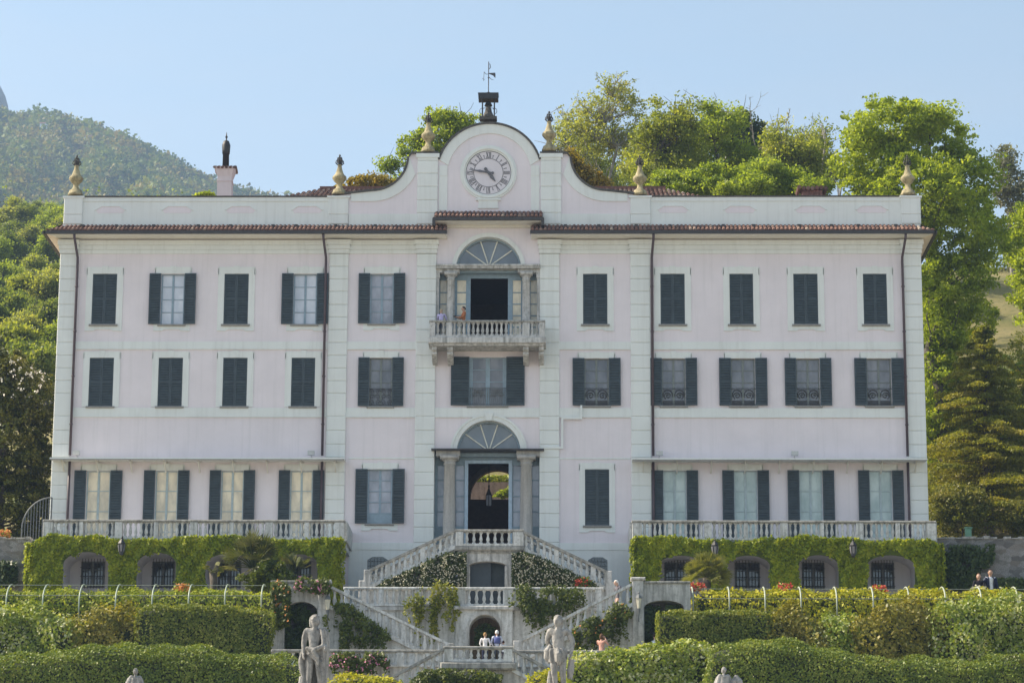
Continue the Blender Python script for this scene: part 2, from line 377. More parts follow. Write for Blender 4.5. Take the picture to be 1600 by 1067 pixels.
for l, r in ((133, 171), (241, 277), (344, 380), (452, 488)): W(l, r, 735, 862, closed=0, row=0, g='g_cream', fr='framepale')
W(574, 613, 733, 818, closed=0, row=0, g='g_grid', fr='frame', apron=1)
W(914, 952, 733, 821, closed=1, row=0, apron=1)
for l, r in ((1036, 1073), (1147, 1184), (1249, 1286), (1359, 1395)): W(l, r, 735, 862, closed=0, row=0, g='g_green', fr='framepale')
BAY = (fx(681.5, 450), fx(843.5, 450))
UP_H = (BAY[0], BAY[1], fz(540), fz(356)); LO_H = (BAY[0], BAY[1], .85, fz(642))
HOLES = [w[0] for w in WINS]+[UP_H, LO_H]
def grid_wall(mb, x0, x1, z0, z1, holes, Y, mi=0):
    xs = sorted({x0, x1}|{h[i] for h in holes for i in (0, 1)}); zs = sorted({z0, z1}|{h[i] for h in holes for i in (2, 3)})
    for i in range(len(xs)-1):
        run = None
        for j in range(len(zs)-1):
            cx, cz = (xs[i]+xs[i+1])/2, (zs[j]+zs[j+1])/2
            if any(h[0] < cx < h[1] and h[2] < cz < h[3] for h in holes):
                if run is not None: mb.quad((xs[i], Y, zs[run]), (xs[i+1], Y, zs[run]), (xs[i+1], Y, zs[j]), (xs[i], Y, zs[j]), mi); run = None
            elif run is None: run = j
        if run is not None: mb.quad((xs[i], Y, zs[run]), (xs[i+1], Y, zs[run]), (xs[i+1], Y, zs[-1]), (xs[i], Y, zs[-1]), mi)
def reveal(mb, h, y0, y1, mi=0):
    x0, x1, z0, z1 = h
    for a, b in (((x0, z0), (x0, z1)), ((x0, z1), (x1, z1)), ((x1, z1), (x1, z0)), ((x1, z0), (x0, z0))):
        mb.quad((a[0], y0, a[1]), (b[0], y0, b[1]), (b[0], y1, b[1]), (a[0], y1, a[1]), mi)
def arc(cx, cz, rx, rz, a0, a1, n): return [(cx+rx*math.cos(R_(a0+(a1-a0)*i/n)), cz+rz*math.sin(R_(a0+(a1-a0)*i/n))) for i in range(n+1)]
def arch_panel(mb, x0, x1, z0, z1, cx, cz, r, Y, mi=0, rz=None):
    A = arc(cx, cz, r, rz or r, 180, 0, 28)
    for a, b in zip(A, A[1:]): mb.quad((a[0], Y, a[1]), (b[0], Y, b[1]), (b[0], Y, z1), (a[0], Y, z1), mi)
    mb.quad((x0, Y, z0), (cx-r, Y, z0), (cx-r, Y, z1), (x0, Y, z1), mi); mb.quad((cx+r, Y, z0), (x1, Y, z0), (x1, Y, z1), (cx+r, Y, z1), mi)
def arch_reveal(mb, cx, cz, r, y0, y1, mi=0, rz=None):
    A = arc(cx, cz, r, rz or r, 180, 0, 28)
    for a, b in zip(A, A[1:]): mb.quad((a[0], y0, a[1]), (b[0], y0, b[1]), (b[0], y1, b[1]), (a[0], y1, a[1]), mi)

ZE = fz(350)          # foot of the parapet
w = MB(); grid_wall(w, XL, XR, GZ, ZE, HOLES, 0.)
for h in HOLES[:-2]: reveal(w, h, 0, .3)
UA = (fx(763.5, 420), fz(420), fx(814.5, 420)-fx(763.5, 420)); LA = (fx(763.5, 705), fz(706), fx(813.5, 705)-fx(763.5, 705))
ZUC, ZLC = fz(414.5), fz(703)
arch_panel(w, BAY[0], BAY[1], ZUC, UP_H[3], UA[0], UA[1], UA[2], 0.); arch_panel(w, BAY[0], BAY[1], ZLC, LO_H[3], LA[0], LA[1], LA[2], 0.)
arch_reveal(w, UA[0], UA[1], UA[2], 0, .45, 1); arch_reveal(w, LA[0], LA[1], LA[2], 0, .45, 1)
for h, zt in ((UP_H, ZUC), (LO_H, ZLC)):
    for x in (h[0], h[1]): w.quad((x, 0, h[2]), (x, .9, h[2]), (x, .9, zt), (x, 0, zt), 1)
w.quad((XL, 0, GZ), (XL, DEPTH, GZ), (XL, DEPTH, ZE), (XL, 0, ZE)); w.quad((XR, 0, GZ), (XR, DEPTH, GZ), (XR, DEPTH, ZE), (XR, 0, ZE))
ARX, ARZ, ARR = fx(777, 778, 10.95), fz(776, 777, 10.95), 1.36
HX0, HX1, HZ1 = -3.2, 3.4, 10.2; ZSILL = fz(780, 764, 10.95)
bh = (HX0, HX1, ZSILL, HZ1)
grid_wall(w, XL, XR, GZ, ZE, [bh], DEPTH)
w.build('wall', ['pink', 'white'], villa)
# pale wall of the base storey and mouldings
for nm, boxes in (('string_course', [(XL+.02, XR-.02, -.045, .0, fz(534), fz(546.3))]), ('string_course', [(XL+.02, XR-.02, -.05, .0, fz(637.5), fz(652.3)), (XL+.02, XR-.02, -.08, -.05, fz(650.6), fz(652.3))]), ('string_moulding', [(XL+.02, XR-.02, -.075, -.0451, fz(544.8), fz(546.3))]),
                  ('plinth', [(fx(545, 850), LO_H[0]-.01, -.06, 0, fz(859), fz(848)), (fx(545, 850), LO_H[0]-.01, -.03, 0, GZ, fz(859)-.001)]), ('plinth', [(LO_H[1]+.01, fx(985, 850), -.06, 0, fz(859), fz(848)), (LO_H[1]+.01, fx(985, 850), -.03, 0, GZ, fz(859)-.001)])):
    m = MB()
    for b in boxes: m.box(*b)
    m.build(nm, 'white', villa)
# string course pieces must not cross the openings: the pieces in front of the windows sit below their sills
# pilasters of stacked blocks
JO = [397, 417, 436.5, 456, 476.5, 496, 515.7, 535.8, 555.7, 575.7, 595.5, 615, 650.7, 672.8, 694.5, 715, 738, 759, 781, 802.5, 824, 848]
PIL = [(93, 119), (514, 544), (651, 681.5), (843.5, 874), (985, 1016), (1410, 1440)]
for i, (l, r) in enumerate(PIL):
    x0, x1 = fx(l, 450), fx(r, 450); m = MB()
    if i == 0: x0 = XL-.03
    if i == 5: x1 = XR+.03
    zs = [fz(y) for y in JO]; zs.append(GZ+.5 if i in (1, 2, 3, 4) else TZ); zs = [z for k, z in enumerate(zs) if k < 22 or z < zs[21]-.2]
    for a, b in zip(zs, zs[1:]): m.bbox(x0, x1, -.10, .02, b+.012, a-.012, .022)
    m.box(x0+.02, x1-.02, -.055, .015, zs[-1], zs[0])
    # capital: three steps flaring towards the eaves
    for k, (t, b) in enumerate(((376.5, 384), (384, 390.5), (390.5, 397))):
        e = (.16, .09, .04)[k]; m.box(x0-e*.7, x1+e*.7, -.13-e, .0, fz(b)+.004, fz(t))
    m.build('pilaster', 'white', villa)
m = MB()
for X0, X1 in ((XL, fx(683, 390)), (fx(842, 390), XR)):
    for k, (t, b) in enumerate(((376.5, 384), (384, 390.5), (390.5, 397))): m.box(X0, X1, -(.15, .09, .05)[k], 0, fz(b)+.004, fz(t)-.002)
m.build('frieze', 'white', villa)

# ---- windows
_c = {}
def shutter_mesh(wd, h):
    k = (round(wd, 2), round(h, 2))
    if k in _c: return _c[k]
    m = MB(); s = .06
    m.box(0, s, 0, .045, 0, h); m.box(wd-s, wd, 0, .045, 0, h)
    for z0, z1 in ((0, .1), (h*.48, h*.48+.07), (h-.07, h)): m.box(s, wd-s, .002, .043, z0, z1)
    for z0, z1 in ((.1, h*.48), (h*.48+.07, h-.07)):
        n = int((z1-z0)/.118)
        for i in range(n):
            z = z0+(z1-z0)*(i+.1)/n; m.add([(s, .003, z), (wd-s, .003, z), (wd-s, .04, z+.06), (s, .04, z+.06), (s, .003, z+.045), (wd-s, .003, z+.045), (wd-s, .04, z+.092), (s, .04, z+.092)],
              [(0, 3, 2, 1), (4, 5, 6, 7), (0, 1, 5, 4), (2, 3, 7, 6)])
    m.box(s, wd-s, .041, .044, .1, h-.07)
    o = m.build('shutter', 'shutter'); me = o.data; bpy.data.objects.remove(o); _c[k] = me; return me
def put(name, me, parent, loc): o = link(name, me, parent); o.location = loc; return o
def window(r, k):
    x0, x1, z0, z1 = r; wd, h = x1-x0, z1-z0; xc = (x0+x1)/2; fr = k.get('fr', 'frame')
    # joinery
    m = MB(); y0, y1 = .13, .19
    if k['closed']:
        m.box(-wd/2, wd/2, y0, y1, 0, .09); m.box(-wd/2, wd/2, y0, y1, h-.09, h); m.box(-wd/2, -wd/2+.08, y0, y1, .09, h-.09); m.box(wd/2-.08, wd/2, y0, y1, .09, h-.09)
    else:
        f_ = .07 if wd < 1.4 else .17
        for a, b in ((-wd/2, -wd/2+f_), (-.05 if wd < 1.4 else -.1, .05 if wd < 1.4 else .1), (wd/2-f_, wd/2)): m.box(a, b, y0, y1, 0, h)
        c_ = .05 if wd < 1.4 else .1
        n = 4 if k['row'] else (4 if h > 2.7 else 5)
        zb = [0]+[h*(i/n) for i in range(1, n)]+[h]
        for i, z in enumerate(zb):
            t = .05 if i in (0, n) else .017
            a, b = max(0, z-t), min(h, z+t)
            for xa, xb in ((-wd/2+f_, -c_), (c_, wd/2-f_)): m.box(xa, xb, y0+.006, y1-.004, a, b)
        if k['row'] == 0 and h > 2.7: pass
        if k.get('apron') and not k['closed']:
            for xa, xb in ((-wd/2+f_, -c_), (c_, wd/2-f_)): m.box(xa, xb, y0+.01, y1-.006, .05, h*.19)
    o = m.build('window', fr, villa, loc=(xc, 0, z0))
    m = MB(); m.box(-wd/2+.01, wd/2-.01, .165, .175, .01, h-.01); m.build('pane', k.get('g', 'g_dark'), o)
    # painted surround
    e = .30 if k['row'] != 0 else .27; m = MB(); tp = .34 if k['row'] == 2 else .30
    if wd < 1.4:
        zl = 0 if k['row'] != 1 else -.02
        if k['closed'] or k['row'] == 2 or k.get('apron'):
            m.box(-wd/2-e, -wd/2, -.03, 0, zl, h); m.box(wd/2, wd/2+e, -.03, 0, zl, h)
        m.box(-wd/2-e, wd/2+e, -.03, 0, h, h+tp)
        m.prism([(-.10, h+.0), (.10, h), (.14, h+tp+.04), (-.14, h+tp+.04)], -.06, -.03)
        for s in (-1, 1): m.box(s*(wd/2+e)-.03, s*(wd/2+e)+.03, -.03, 0, h-.05, h+tp-.06)
        if k['row'] == 2 or k.get('apron'):
            E = wd/2+e; m.prism([(-E, -.30), (-E*.55, -.30), (-E*.42, -.22), (E*.42, -.22), (E*.55, -.30), (E, -.30), (E, 0), (-E, 0)], -.028, 0)
            m.prism([(-E, -.325), (-E*.54, -.325), (-E*.41, -.245), (E*.41, -.245), (E*.54, -.325), (E, -.325), (E, -.30), (E*.55, -.30), (E*.42, -.22), (-E*.42, -.22), (-E*.55, -.30), (-E, -.30)], -.055, 0)
        m.build('surround', 'white', o)
    if not (k['row'] == 0 and not k.get('apron')):
        m = MB(); m.bbox(-wd/2-.1, wd/2+.1, -.13, .12, -.09, 0, .02); m.build('sill', 'sill', o)
    sm = shutter_mesh(wd/2-.008, h-.02 if k['closed'] else h)
    if k['closed']:
        put('shutter', sm, o, (-wd/2+.004, .0, .01)); put('shutter', sm, o, (.004, .0, .01))
    else:
        j = RG.uniform(-.02, .02)
        a = put('shutter', sm, o, (-wd+.02, -.105-.02, 0)); b = put('shutter', sm, o, (wd/2+.0, -.105, 0))
        a.rotation_euler = (0, 0, R_(2.0+RG.uniform(-1.5, 2.5))); b.rotation_euler = (0, 0, -R_(2.0+RG.uniform(-1.5, 6)))
    rl = k.get('rail')
    if rl:
        m = MB(); rh = h*.36; Y = -.02
        m.tube([(-wd/2, Y, rh), (wd/2, Y, rh)], .022, 5); m.tube([(-wd/2, Y, .06), (wd/2, Y, .06)], .018, 5)
        if rl == 'bars':
            for i in range(19):
                x = -wd/2+.06+i*(wd-.12)/18; m.tube([(x, Y, .06), (x, Y, rh)], .011, 4)
            for s in (-1, 1):
                for q in range(5): m.tube([(s*wd*.25+.32*math.cos(t)*(1-q*.15), Y, rh*.52+.34*math.sin(t)*(1-q*.15)) for t in np.linspace(.2, PI-.2, 9)], .012, 4)
        elif rl == 'scroll':
            for i in range(4):
                for j2 in range(3):
                    cx, cz = -wd/2+wd*(i+.5)/4, .06+(rh-.06)*(j2+.5)/3; s = 1 if (i+j2) % 2 else -1
                    m.tube([(cx+s*(.125*(1-t*.12))*math.cos(t*1.15), Y, cz+(.125*(1-t*.12))*math.sin(t*1.15)) for t in np.linspace(0, 7, 16)], .016, 4)
        else:
            m.box(-wd/2+.06, -.05, .09, .12, .04, rh*.33); m.box(.05, wd/2-.06, .09, .12, .04, rh*.33)
            for s in (-1, 1):
                cx, cz = s*wd*.245, rh*.66
                m.tube([(cx+.22*math.cos(t), .08, cz+.24*math.sin(t)) for t in np.linspace(-.4, PI+.4, 15)], .02, 4)
                m.tube([(cx+s*(.17*(1-t*.1))*math.cos(t), .08, cz-.03+(.17*(1-t*.1))*math.sin(t)) for t in np.linspace(-1, 8.5, 22)], .018, 4)
        m.build('railing', 'iron' if rl != 'bars' else 'irongrey', o)
    return o
for r, k in WINS: window(r, k)
# basement windows beside the stair
for l, r in ((574, 606), (919, 949)):
    x0, x1 = fx(l, 880), fx(r, 880); z0, z1 = fz(898), fz(870); m = MB(); c = (x1-x0)*.25; xc = (x0+x1)/2; hw = (x1-x0)/2
    m.prism([(-hw, 0), (hw, 0), (hw, z1-z0-c*.6), (hw-c, z1-z0), (-hw+c, z1-z0), (-hw, z1-z0-c*.6)], -.036, -.032)
    o = m.build('basement_window', 'g_dark', villa, loc=(xc, 0, z0)); m = MB()
    for i in range(1, 6): m.tube([(-hw+2*hw*i/6, -.05, 0), (-hw+2*hw*i/6, -.05, z1-z0-.05)], .014, 4)
    for i in range(1, 4): m.tube([(-hw, -.055, (z1-z0)*i/4), (hw, -.055, (z1-z0)*i/4)], .014, 4)
    m.build('grille', 'irongrey', o)

# ---- central bay, upper: arch, columns, loggia
def ring(mb, cx, cz, r0, r1, y0, y1, mi=0, a0=180, a1=0, n=32): mb.strip(arc(cx, cz, r0, r0, a0, a1, n), arc(cx, cz, r1, r1, a0, a1, n), y0, y1, mi)
for nm, A, zc, px_c in (('upper_arch', UA, ZUC, 414.5), ('lower_arch', LA, ZLC, 703)):
    m = MB(); lo = math.degrees(math.asin(max(-1, (zc-A[1])/A[2])))
    ring(m, A[0], A[1], A[2], A[2]+.20, -.06, 0, 0, 180-lo, lo)
    if nm == 'lower_arch': ring(m, A[0], A[1], A[2]+.20, A[2]+.30, -.10, 0, 0, 180-lo, lo); m.prism([(A[0]-.13, A[1]+A[2]-.02), (A[0]+.13, A[1]+A[2]-.02), (A[0]+.2, A[1]+A[2]+.36), (A[0]-.2, A[1]+A[2]+.36)], -.15, -.02)
    m.build('archivolt', 'white', villa)
    m = MB(); P = arc(A[0], A[1], A[2], A[2], 180-lo, lo, 28); m.prism(P, .42, .44)
    o = m.build('fanlight', 'g_fan', villa); m = MB()
    for a in (36, 72, 108, 144):
        d = np.array((math.cos(R_(a)), math.sin(R_(a)))); n = np.array((-d[1], d[0])); c = np.array((A[0], zc+.03)); t = .028
        e = c+d*(A[2]*(.965 if a in (72, 108) else .95)-(A[1]-zc)*0)
        while np.hypot(*(e-np.array((A[0], A[1])))) > A[2]-.02: e -= d*.03
        b = c+d*.03; m.prism([tuple(b+n*t), tuple(e+n*t), tuple(e-n*t), tuple(b-n*t)], .37, .415)
    m.lathe([(.02, 0), (.16, 0)], (0, 0, 0), 4) if False else None
    m.build('glazing_bar', 'fan', o)
    m = MB(); ring(m, A[0], A[1], A[2]-.07, A[2]-.004, .36, .43, 0, 180-lo, lo); m.build('fanlight_frame', 'frame', o)
def panel(name, Y, H, opens, z1, mat='frame'):
    m = MB(); grid_wall(m, H[0], H[1], H[2], z1, opens, Y)
    for h in opens: reveal(m, h, Y, Y+.12)
    return m.build(name, mat, villa)
# upper loggia
m = MB(); m.box(BAY[0]-.02, BAY[1]+.02, -.20, .42, fz(420.5), ZUC); m.box(BAY[0], BAY[1], -.26, -.2, fz(417.5), ZUC-.004); m.build('cornice', 'stone', villa)
m = MB()
for l, r in ((681.5, 718), (809, 843.5)): m.box(fx(l, 430), fx(r, 430), -.02, .36, fz(426), fz(420.7))
m.build('entablature', 'stone', villa)
UD = rect(735, 793.5, 435, 540, .62)
side = [rect(l, r, 438, 540, .62) for l, r in ((687.5, 698), (714, 728), (801, 814), (829, 840))]
panel('loggia_front', .62, UP_H, [UD]+side, ZUC-.01)
m = MB(); m.box(fx(718, 428), fx(809, 428), .3, .5, fz(424), fz(420.7)); m.build('lintel', 'frame', villa)
for i, s in enumerate(side):
    m = MB(); m.box(s[0]+.004, s[1]-.004, .67, .69, s[2], s[3]-.004); o = m.build('sidelight', 'g_cream' , villa); m = MB()
    for y in (457, 475, 493, 511): m.box(s[0]+.005, s[1]-.005, .645, .668, fz(y, 764, .62)-.025, fz(y, 764, .62)+.025)
    m.build('glazing_bar', 'frame', o)
def room(name, x0, x1, y0, y1, z0, z1, mat, back=True):
    m = MB(); f = [((x0, y0, z0), (x1, y0, z0), (x1, y1, z0), (x0, y1, z0)), ((x0, y0, z1), (x1, y0, z1), (x1, y1, z1), (x0, y1, z1)), ((x0, y0, z0), (x0, y1, z0), (x0, y1, z1), (x0, y0, z1)), ((x1, y0, z0), (x1, y1, z0), (x1, y1, z1), (x1, y0, z1))]
    if back: f.append(((x0, y1, z0), (x1, y1, z0), (x1, y1, z1), (x0, y1, z1)))
    for q in f: m.quad(*q)
    return m.build(name, mat, villa)
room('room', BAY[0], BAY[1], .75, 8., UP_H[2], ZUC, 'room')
def column(pl, pr, pcap, zfloor, Y, mat, name='column', capm=9):
    x = fx((pl+pr)/2, 460 if pcap < 600 else 770, Y); r = (pr-pl)/2/33.; zt = fz(pcap, 764, Y); m = MB(); h = zt-zfloor
    m.lathe([(r*1.35, 0), (r*1.35, .16), (r*1.18, .18), (r*1.22, .24), (r*1.02, .32), (r*1.0, h*.4), (r*.88, h-.42), (r*1.0, h-.40), (r*1.0, h-.35), (r*.9, h-.33), (r*.92, h-.26), (r*1.3, h-.16)], (x, Y, zfloor), 20)
    m.box(x-r*1.5, x+r*1.5, Y-r*1.5, Y+r*1.5, zt-.16, zt-.002)
    return m.build(name, mat, villa, True)
for l, r in ((697.5, 711), (815.5, 829)): column(l, r, 426, UP_H[2], .17, 'stone')
for xa in (BAY[0], BAY[1]-.14):
    m = MB(); m.box(xa, xa+.14, .02, .3, UP_H[2], fz(434)); m.box(xa-.03 if xa > 0 else xa, xa+.17 if xa < 0 else xa+.14, -.01, .33, fz(434), fz(426.2)); m.build('half_column', 'stone', villa)
# lower portal
m = MB(); m.box(fx(674, 702, -.3), fx(850, 702, -.3), -.45, .42, ZLC-.07, ZLC); m.build('portal_slab', 'gutter', villa)
m = MB()
for l, r in ((681.5, 719), (807, 843.5)): m.box(fx(l, 708), fx(r, 708), -.16, .40, fz(713), ZLC-.072)
m.build('entablature', 'granite', villa)
LD = rect(731, 794.5, 724, 900, .75); LD = (LD[0], LD[1], .86, LD[3])
side = [(fx(l, 770, .75), fx(r, 770, .75), fz(822, 764, .75), fz(727, 764, .75)) for l, r in ((683.5, 697), (712, 725), (801.5, 814), (831, 842))]
panel('portal_front', .75, LO_H, [LD]+side, ZLC-.08)
m = MB(); m.box(fx(718, 710), fx(808, 710), .36, .62, fz(711), ZLC-.075); m.build('lintel', 'frame', villa)
m = MB()
for a, b in ((LD[0]-.16, LD[0]), (LD[1], LD[1]+.16)): m.box(a, b, .68, .748, .86, LD[3]+.14)
m.box(LD[0], LD[1], .68, .748, LD[3], LD[3]+.14); m.build('door_frame', plain('door_frame_paint', (.42, .54, .66), .5), villa)
for s in side:
    m = MB(); m.box(s[0]+.004, s[1]-.004, .8, .82, s[2]+.004, s[3]-.004); o = m.build('sidelight', 'g_grid', villa); m = MB()
    for y in (750, 775, 799): m.box(s[0]+.005, s[1]-.005, .775, .798, fz(y, 764, .75)-.025, fz(y, 764, .75)+.025)
    m.build('glazing_bar', 'frame', o)
for l, r in ((692.5, 712), (812.5, 832)): column(l, r, 713, .86, .12, 'granite')
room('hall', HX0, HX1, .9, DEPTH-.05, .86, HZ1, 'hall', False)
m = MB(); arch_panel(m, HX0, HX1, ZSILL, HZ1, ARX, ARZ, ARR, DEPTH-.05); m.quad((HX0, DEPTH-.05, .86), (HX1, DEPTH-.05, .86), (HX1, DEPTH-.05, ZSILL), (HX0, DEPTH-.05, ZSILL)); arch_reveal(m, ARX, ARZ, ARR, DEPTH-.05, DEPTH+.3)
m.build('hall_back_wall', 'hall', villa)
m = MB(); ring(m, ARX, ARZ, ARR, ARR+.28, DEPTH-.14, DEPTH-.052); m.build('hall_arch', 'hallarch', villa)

# ---- eaves, gutters and little roofs of round tiles
def tile_strip(mb, x0, x1, y0, z0, y1, z1, pitch=.2, r=.085, hipL=0, hipR=0):
    n = int((x1-x0)/pitch)
    for i in range(n):
        x = x0+(i+.5)*(x1-x0)/n; ya, za = y0, z0; t = 1.
        if hipL and x-x0 < hipL: t = max(.15, (x-x0)/hipL)
        if hipR and x1-x < hipR: t = max(.15, (x1-x)/hipR)
        yb, zb = y0+(y1-y0)*t, z0+(z1-z0)*t; rn = RG.random(); nseg = max(1, int(abs(yb-ya)/.38))
        for s in range(nseg):
            a, b = s/nseg, (s+1)/nseg; dy = RG.normal()*.012; vs = []
            for q, (yy, zz, rr) in enumerate(((ya+(yb-ya)*a-.02, za+(zb-za)*a+.02, r), (ya+(yb-ya)*b, za+(zb-za)*b, r*.85))):
                for k in range(6): an = PI*k/5; vs.append((x+rr*math.cos(an), yy+dy, zz+rr*math.sin(an)+RG.normal()*.004))
            mb.add(vs, [(k, k+1, 7+k, 6+k) for k in range(5)]+[(0, 1, 2, 3, 4, 5)], 0, (rn*.5+RG.random()*.5))
def eaves(name, x0, x1, py_edge, py_top, Y0, hips=(0, 0), sides=False):
    ze = fz(py_edge, 764, Y0)+.03; zt = fz(py_top, 764, 0)+.02
    m = MB(); tile_strip(m, x0, x1, Y0, ze+.02, -.03, zt-.09, .198, .088, *hips)
    m.add([(x0+hips[0], -.02, zt-.06), (x1-hips[1], -.02, zt-.06), (x1, Y0+.05, ze-.0), (x0, Y0+.05, ze-.0)], [(0, 1, 2, 3)], 1)
    return m.build(name, ['tile', 'flash'], villa), ze, zt
LX0, LX1, RX0, RX1 = fx(70, 362, -1), fx(698, 362, -1), fx(829, 362, -1), fx(1461, 362, -1)
for (x0, x1, hp) in ((LX0, LX1, (.9, 0)), (RX0, RX1, (0, .9))):
    o, ze, zt = eaves('eaves_roof', x0, x1, 362, 351, -1.0, hp)
    m = MB(); m.box(x0-.02, x1+.02, -1.10, -.97, ze-.14, ze+.0); m.build('gutter', 'gutter', villa)
    m = MB(); a, b = (XL-.0, x1) if x0 < 0 else (x0, XR)
    m.add([(x0+.05, -.95, ze-.10), (x1-.05, -.95, ze-.10), (b, -.0, ze-.16), (a, 0, ze-.16), (x0+.05, -.95, ze+.0), (x1-.05, -.95, ze+.0), (b, 0, ze+.03), (a, 0, ze+.03)],
          [(0, 1, 2, 3), (4, 7, 6, 5), (0, 4, 5, 1), (0, 3, 7, 4), (1, 5, 6, 2)]); m.build('soffit', 'soffit', villa)
    # the side eaves running back
    m = MB(); s = -1 if x0 < 0 else 1; xe = x0 if s < 0 else x1; xw = XL if s < 0 else XR
    m.add([(xe, -1.0, ze), (xe, DEPTH+1, ze), (xw, DEPTH, zt), (xw, -.02, zt)], [(0, 1, 2, 3)], 0)
    m.build('eaves_roof', 'tile', villa)
    m = MB(); m.add([(xe-s*.05, -.95, ze-.1), (xe-s*.05, DEPTH+1, ze-.1), (xw, DEPTH, ze-.16), (xw, 0, ze-.16)], [(0, 1, 2, 3)]); m.build('soffit', plain('soffit_sun_bounce', (.74, .64, .50), .9), villa)  # warm bounced sunlight is put into the side soffit's colour
    m = MB(); m.box(xe-s*.03, xe+s*.1, -1.1, DEPTH+1, ze-.14, ze); m.build('gutter', 'gutter', villa)
    m = MB()
    for q in range(9 if s < 0 else 10):
        xx = x0+1.5+q*(x1-x0-2)/9.5+RG.uniform(-.5, .5); m.box(xx, xx+.16, -.5, -.3, zt-.32, zt-.14)
    m.build('snow_guard', 'gutter', villa)
CX0, CX1 = fx(678, 338, -.8), fx(848, 338, -.8)
o, ze, zt = eaves('gable_eaves_roof', CX0, CX1, 341, 330, -.8)
m = MB(); m.box(CX0-.05, CX1+.05, -.9, -.78, ze-.15, ze); 
for x in (CX0, CX1): m.box(x-.07, x+.07, -.92, -.6, ze-.42, ze-.06)
m.build('gutter', 'gutter', villa)
m = MB(); m.box(CX0+.03, CX1-.03, -.76, 0, ze-.20, ze-.0); m.box(CX0+.25, CX1-.25, -.14, 0, ze-.32, ze-.20); m.build('soffit', 'soffit', villa)
m = MB(); m.box(CX0+.1, CX1-.1, -.76, 0, ze, zt-.05) if False else None
# downpipes with a bend under the eaves
for pt, pb, zend in ((122, 110, fz(716)), (508, 505.5, fz(716)), (1020, 1020, fz(716)), (1411, 1419, fz(716))):
    xt, xb = fx(pt, 372), fx(pb, 712 if pb > 200 else 800); xb = fx(pt, 420)+(.05 if pt in (508,) else (-.05 if pt in (1020, 1411) else .02)); m = MB()
    if pt == 122: xb = fx(121.5, 430)
    m.tube([(xt, -1.02, fz(366, 764, -1)), (xt, -.98, fz(370.5, 764, -1)), (xb, -.22, fz(404)), (xb, -.18, fz(412)), (xb, -.18, zend+.1)], .062, 8)
    if pt in (122, 508, 1020, 1411): m.tube([(xb, -.18, zend-.1), (xb, -.18, TZ)], .062, 8)
    for y in (450, 520, 590, 665): m.lathe([(.085, 0), (.085, .06)], (xb, -.18, fz(y)), 8)
    m.build('downpipe', 'pipe', villa, True)

# ---- parapet and clock gable
ZP = fz(308.5); GC = fx(764.5, 272); GZC = fz(272)
def pxz(px, py): return (fx(px, py), fz(py, px))
def mir(p): return (2*GC-p[0], p[1])
for a, b in ((XL+.05, fx(520, 330)), (fx(1009, 330), XR-.05)):
    m = MB(); m.box(a, b, -.0, .35, ZE-.1, ZP); o = m.build('parapet', 'white', villa)
    m = MB(); m.box(a-.07*(a < 0), b+.07*(b > 0), -.07, .42, ZP, ZP+.07); m.build('coping', 'coping', o)
for a, b in ((XL+.06, fx(514, 330)), (fx(1016, 330), XR-.06)):
    for z0, z1, y in ((ZP-.2, ZP-.002, -.035), (ZE-.1, ZE+.16, -.03)): m = MB(); m.box(a, b, y, 0, z0, z1); m.build('parapet_moulding', 'white', villa)
for l, r in ((150, 195), (254, 300), (353, 399), (457, 503), (1028, 1075), (1132, 1180), (1243, 1290), (1338, 1386)):
    a, b = fx(l, 328), fx(r, 328); t, q = fz(322.5), fz(333); m = MB(); c = .28
    m.prism([(a, q+.14), (a+.1, q), (b-.1, q), (b, q+.14), (b-c, t), (a+c, t)], -.012, 0, 0)
    m.strip([(a-.07, q+.14), (a+c-.02, t+.03), (b-c+.02, t+.03), (b+.07, q+.14)], [(a, q+.14), (a+c, t-.01), (b-c, t-.01), (b, q+.14)], -.04, 0, 1)
    m.build('parapet_panel', ['pink', 'white'], villa)
SC = pxz(582, 244); SR = 60/33.6
outer = [pxz(520, 306.5), (SC[0], SC[1]-SR)]+arc(SC[0], SC[1], SR, SR, -84, -2, 14)+[(fx(643.5, 241), fz(241)), (fx(686, 241), fz(241))]
half = math.degrees(math.acos((GC-fx(687.5, 241))/(84/33.6))); top = arc(GC, GZC, 84/33.6, 84/33.6, 180-half, half, 30)
curve = outer+top+[mir(p) for p in outer[::-1]]
m = MB(); m.prism([(curve[0][0], ZE-.1)]+curve+[(curve[-1][0], ZE-.1)][0:1], .0, .38); m.build('gable', 'pink', villa)
def offs(pts, d):
    out = []
    for i, p in enumerate(pts):
        a = np.array(pts[max(0, i-1)]); b = np.array(pts[min(len(pts)-1, i+1)]); t = b-a; t = t/(np.hypot(*t)+1e-9); out.append((p[0]-t[1]*d, p[1]+t[0]*d))
    return out
m = MB()
for c in (outer[:-2], [mir(p) for p in outer[:-2]][::-1]): m.strip(c, offs(c, .10), -.11, .44)
o2 = [outer[-3], outer[-2], outer[-1]]
for c in (o2, [mir(p) for p in o2][::-1]): m.strip(c, [(p[0], p[1]+.09) for p in c], -.13, .46)
m.strip(top, offs(top, .10), -.11, .44); m.build('gable_coping', 'coping', villa)
m = MB()
inn = [(SC[0]-1.0, SC[1]-SR-.5)]+[(SC[0], SC[1]-SR-.5)]+arc(SC[0], SC[1], SR+.5, SR+.5, -84, -24, 14); out2 = [(SC[0]-1.0, SC[1]-SR)]+[(SC[0], SC[1]-SR)]+arc(SC[0], SC[1], SR, SR, -84, -1, 14)
for A, B in ((out2, inn), ([mir(p) for p in out2], [mir(p) for p in inn])): m.strip(A, B, -.05, 0)
lo2 = 12
m.strip(arc(GC, GZC, 2.5, 2.5, 180-half+.5, half-.5, 34), arc(GC, GZC, 2.03, 2.03, 168, 12, 34), -.05, 0)
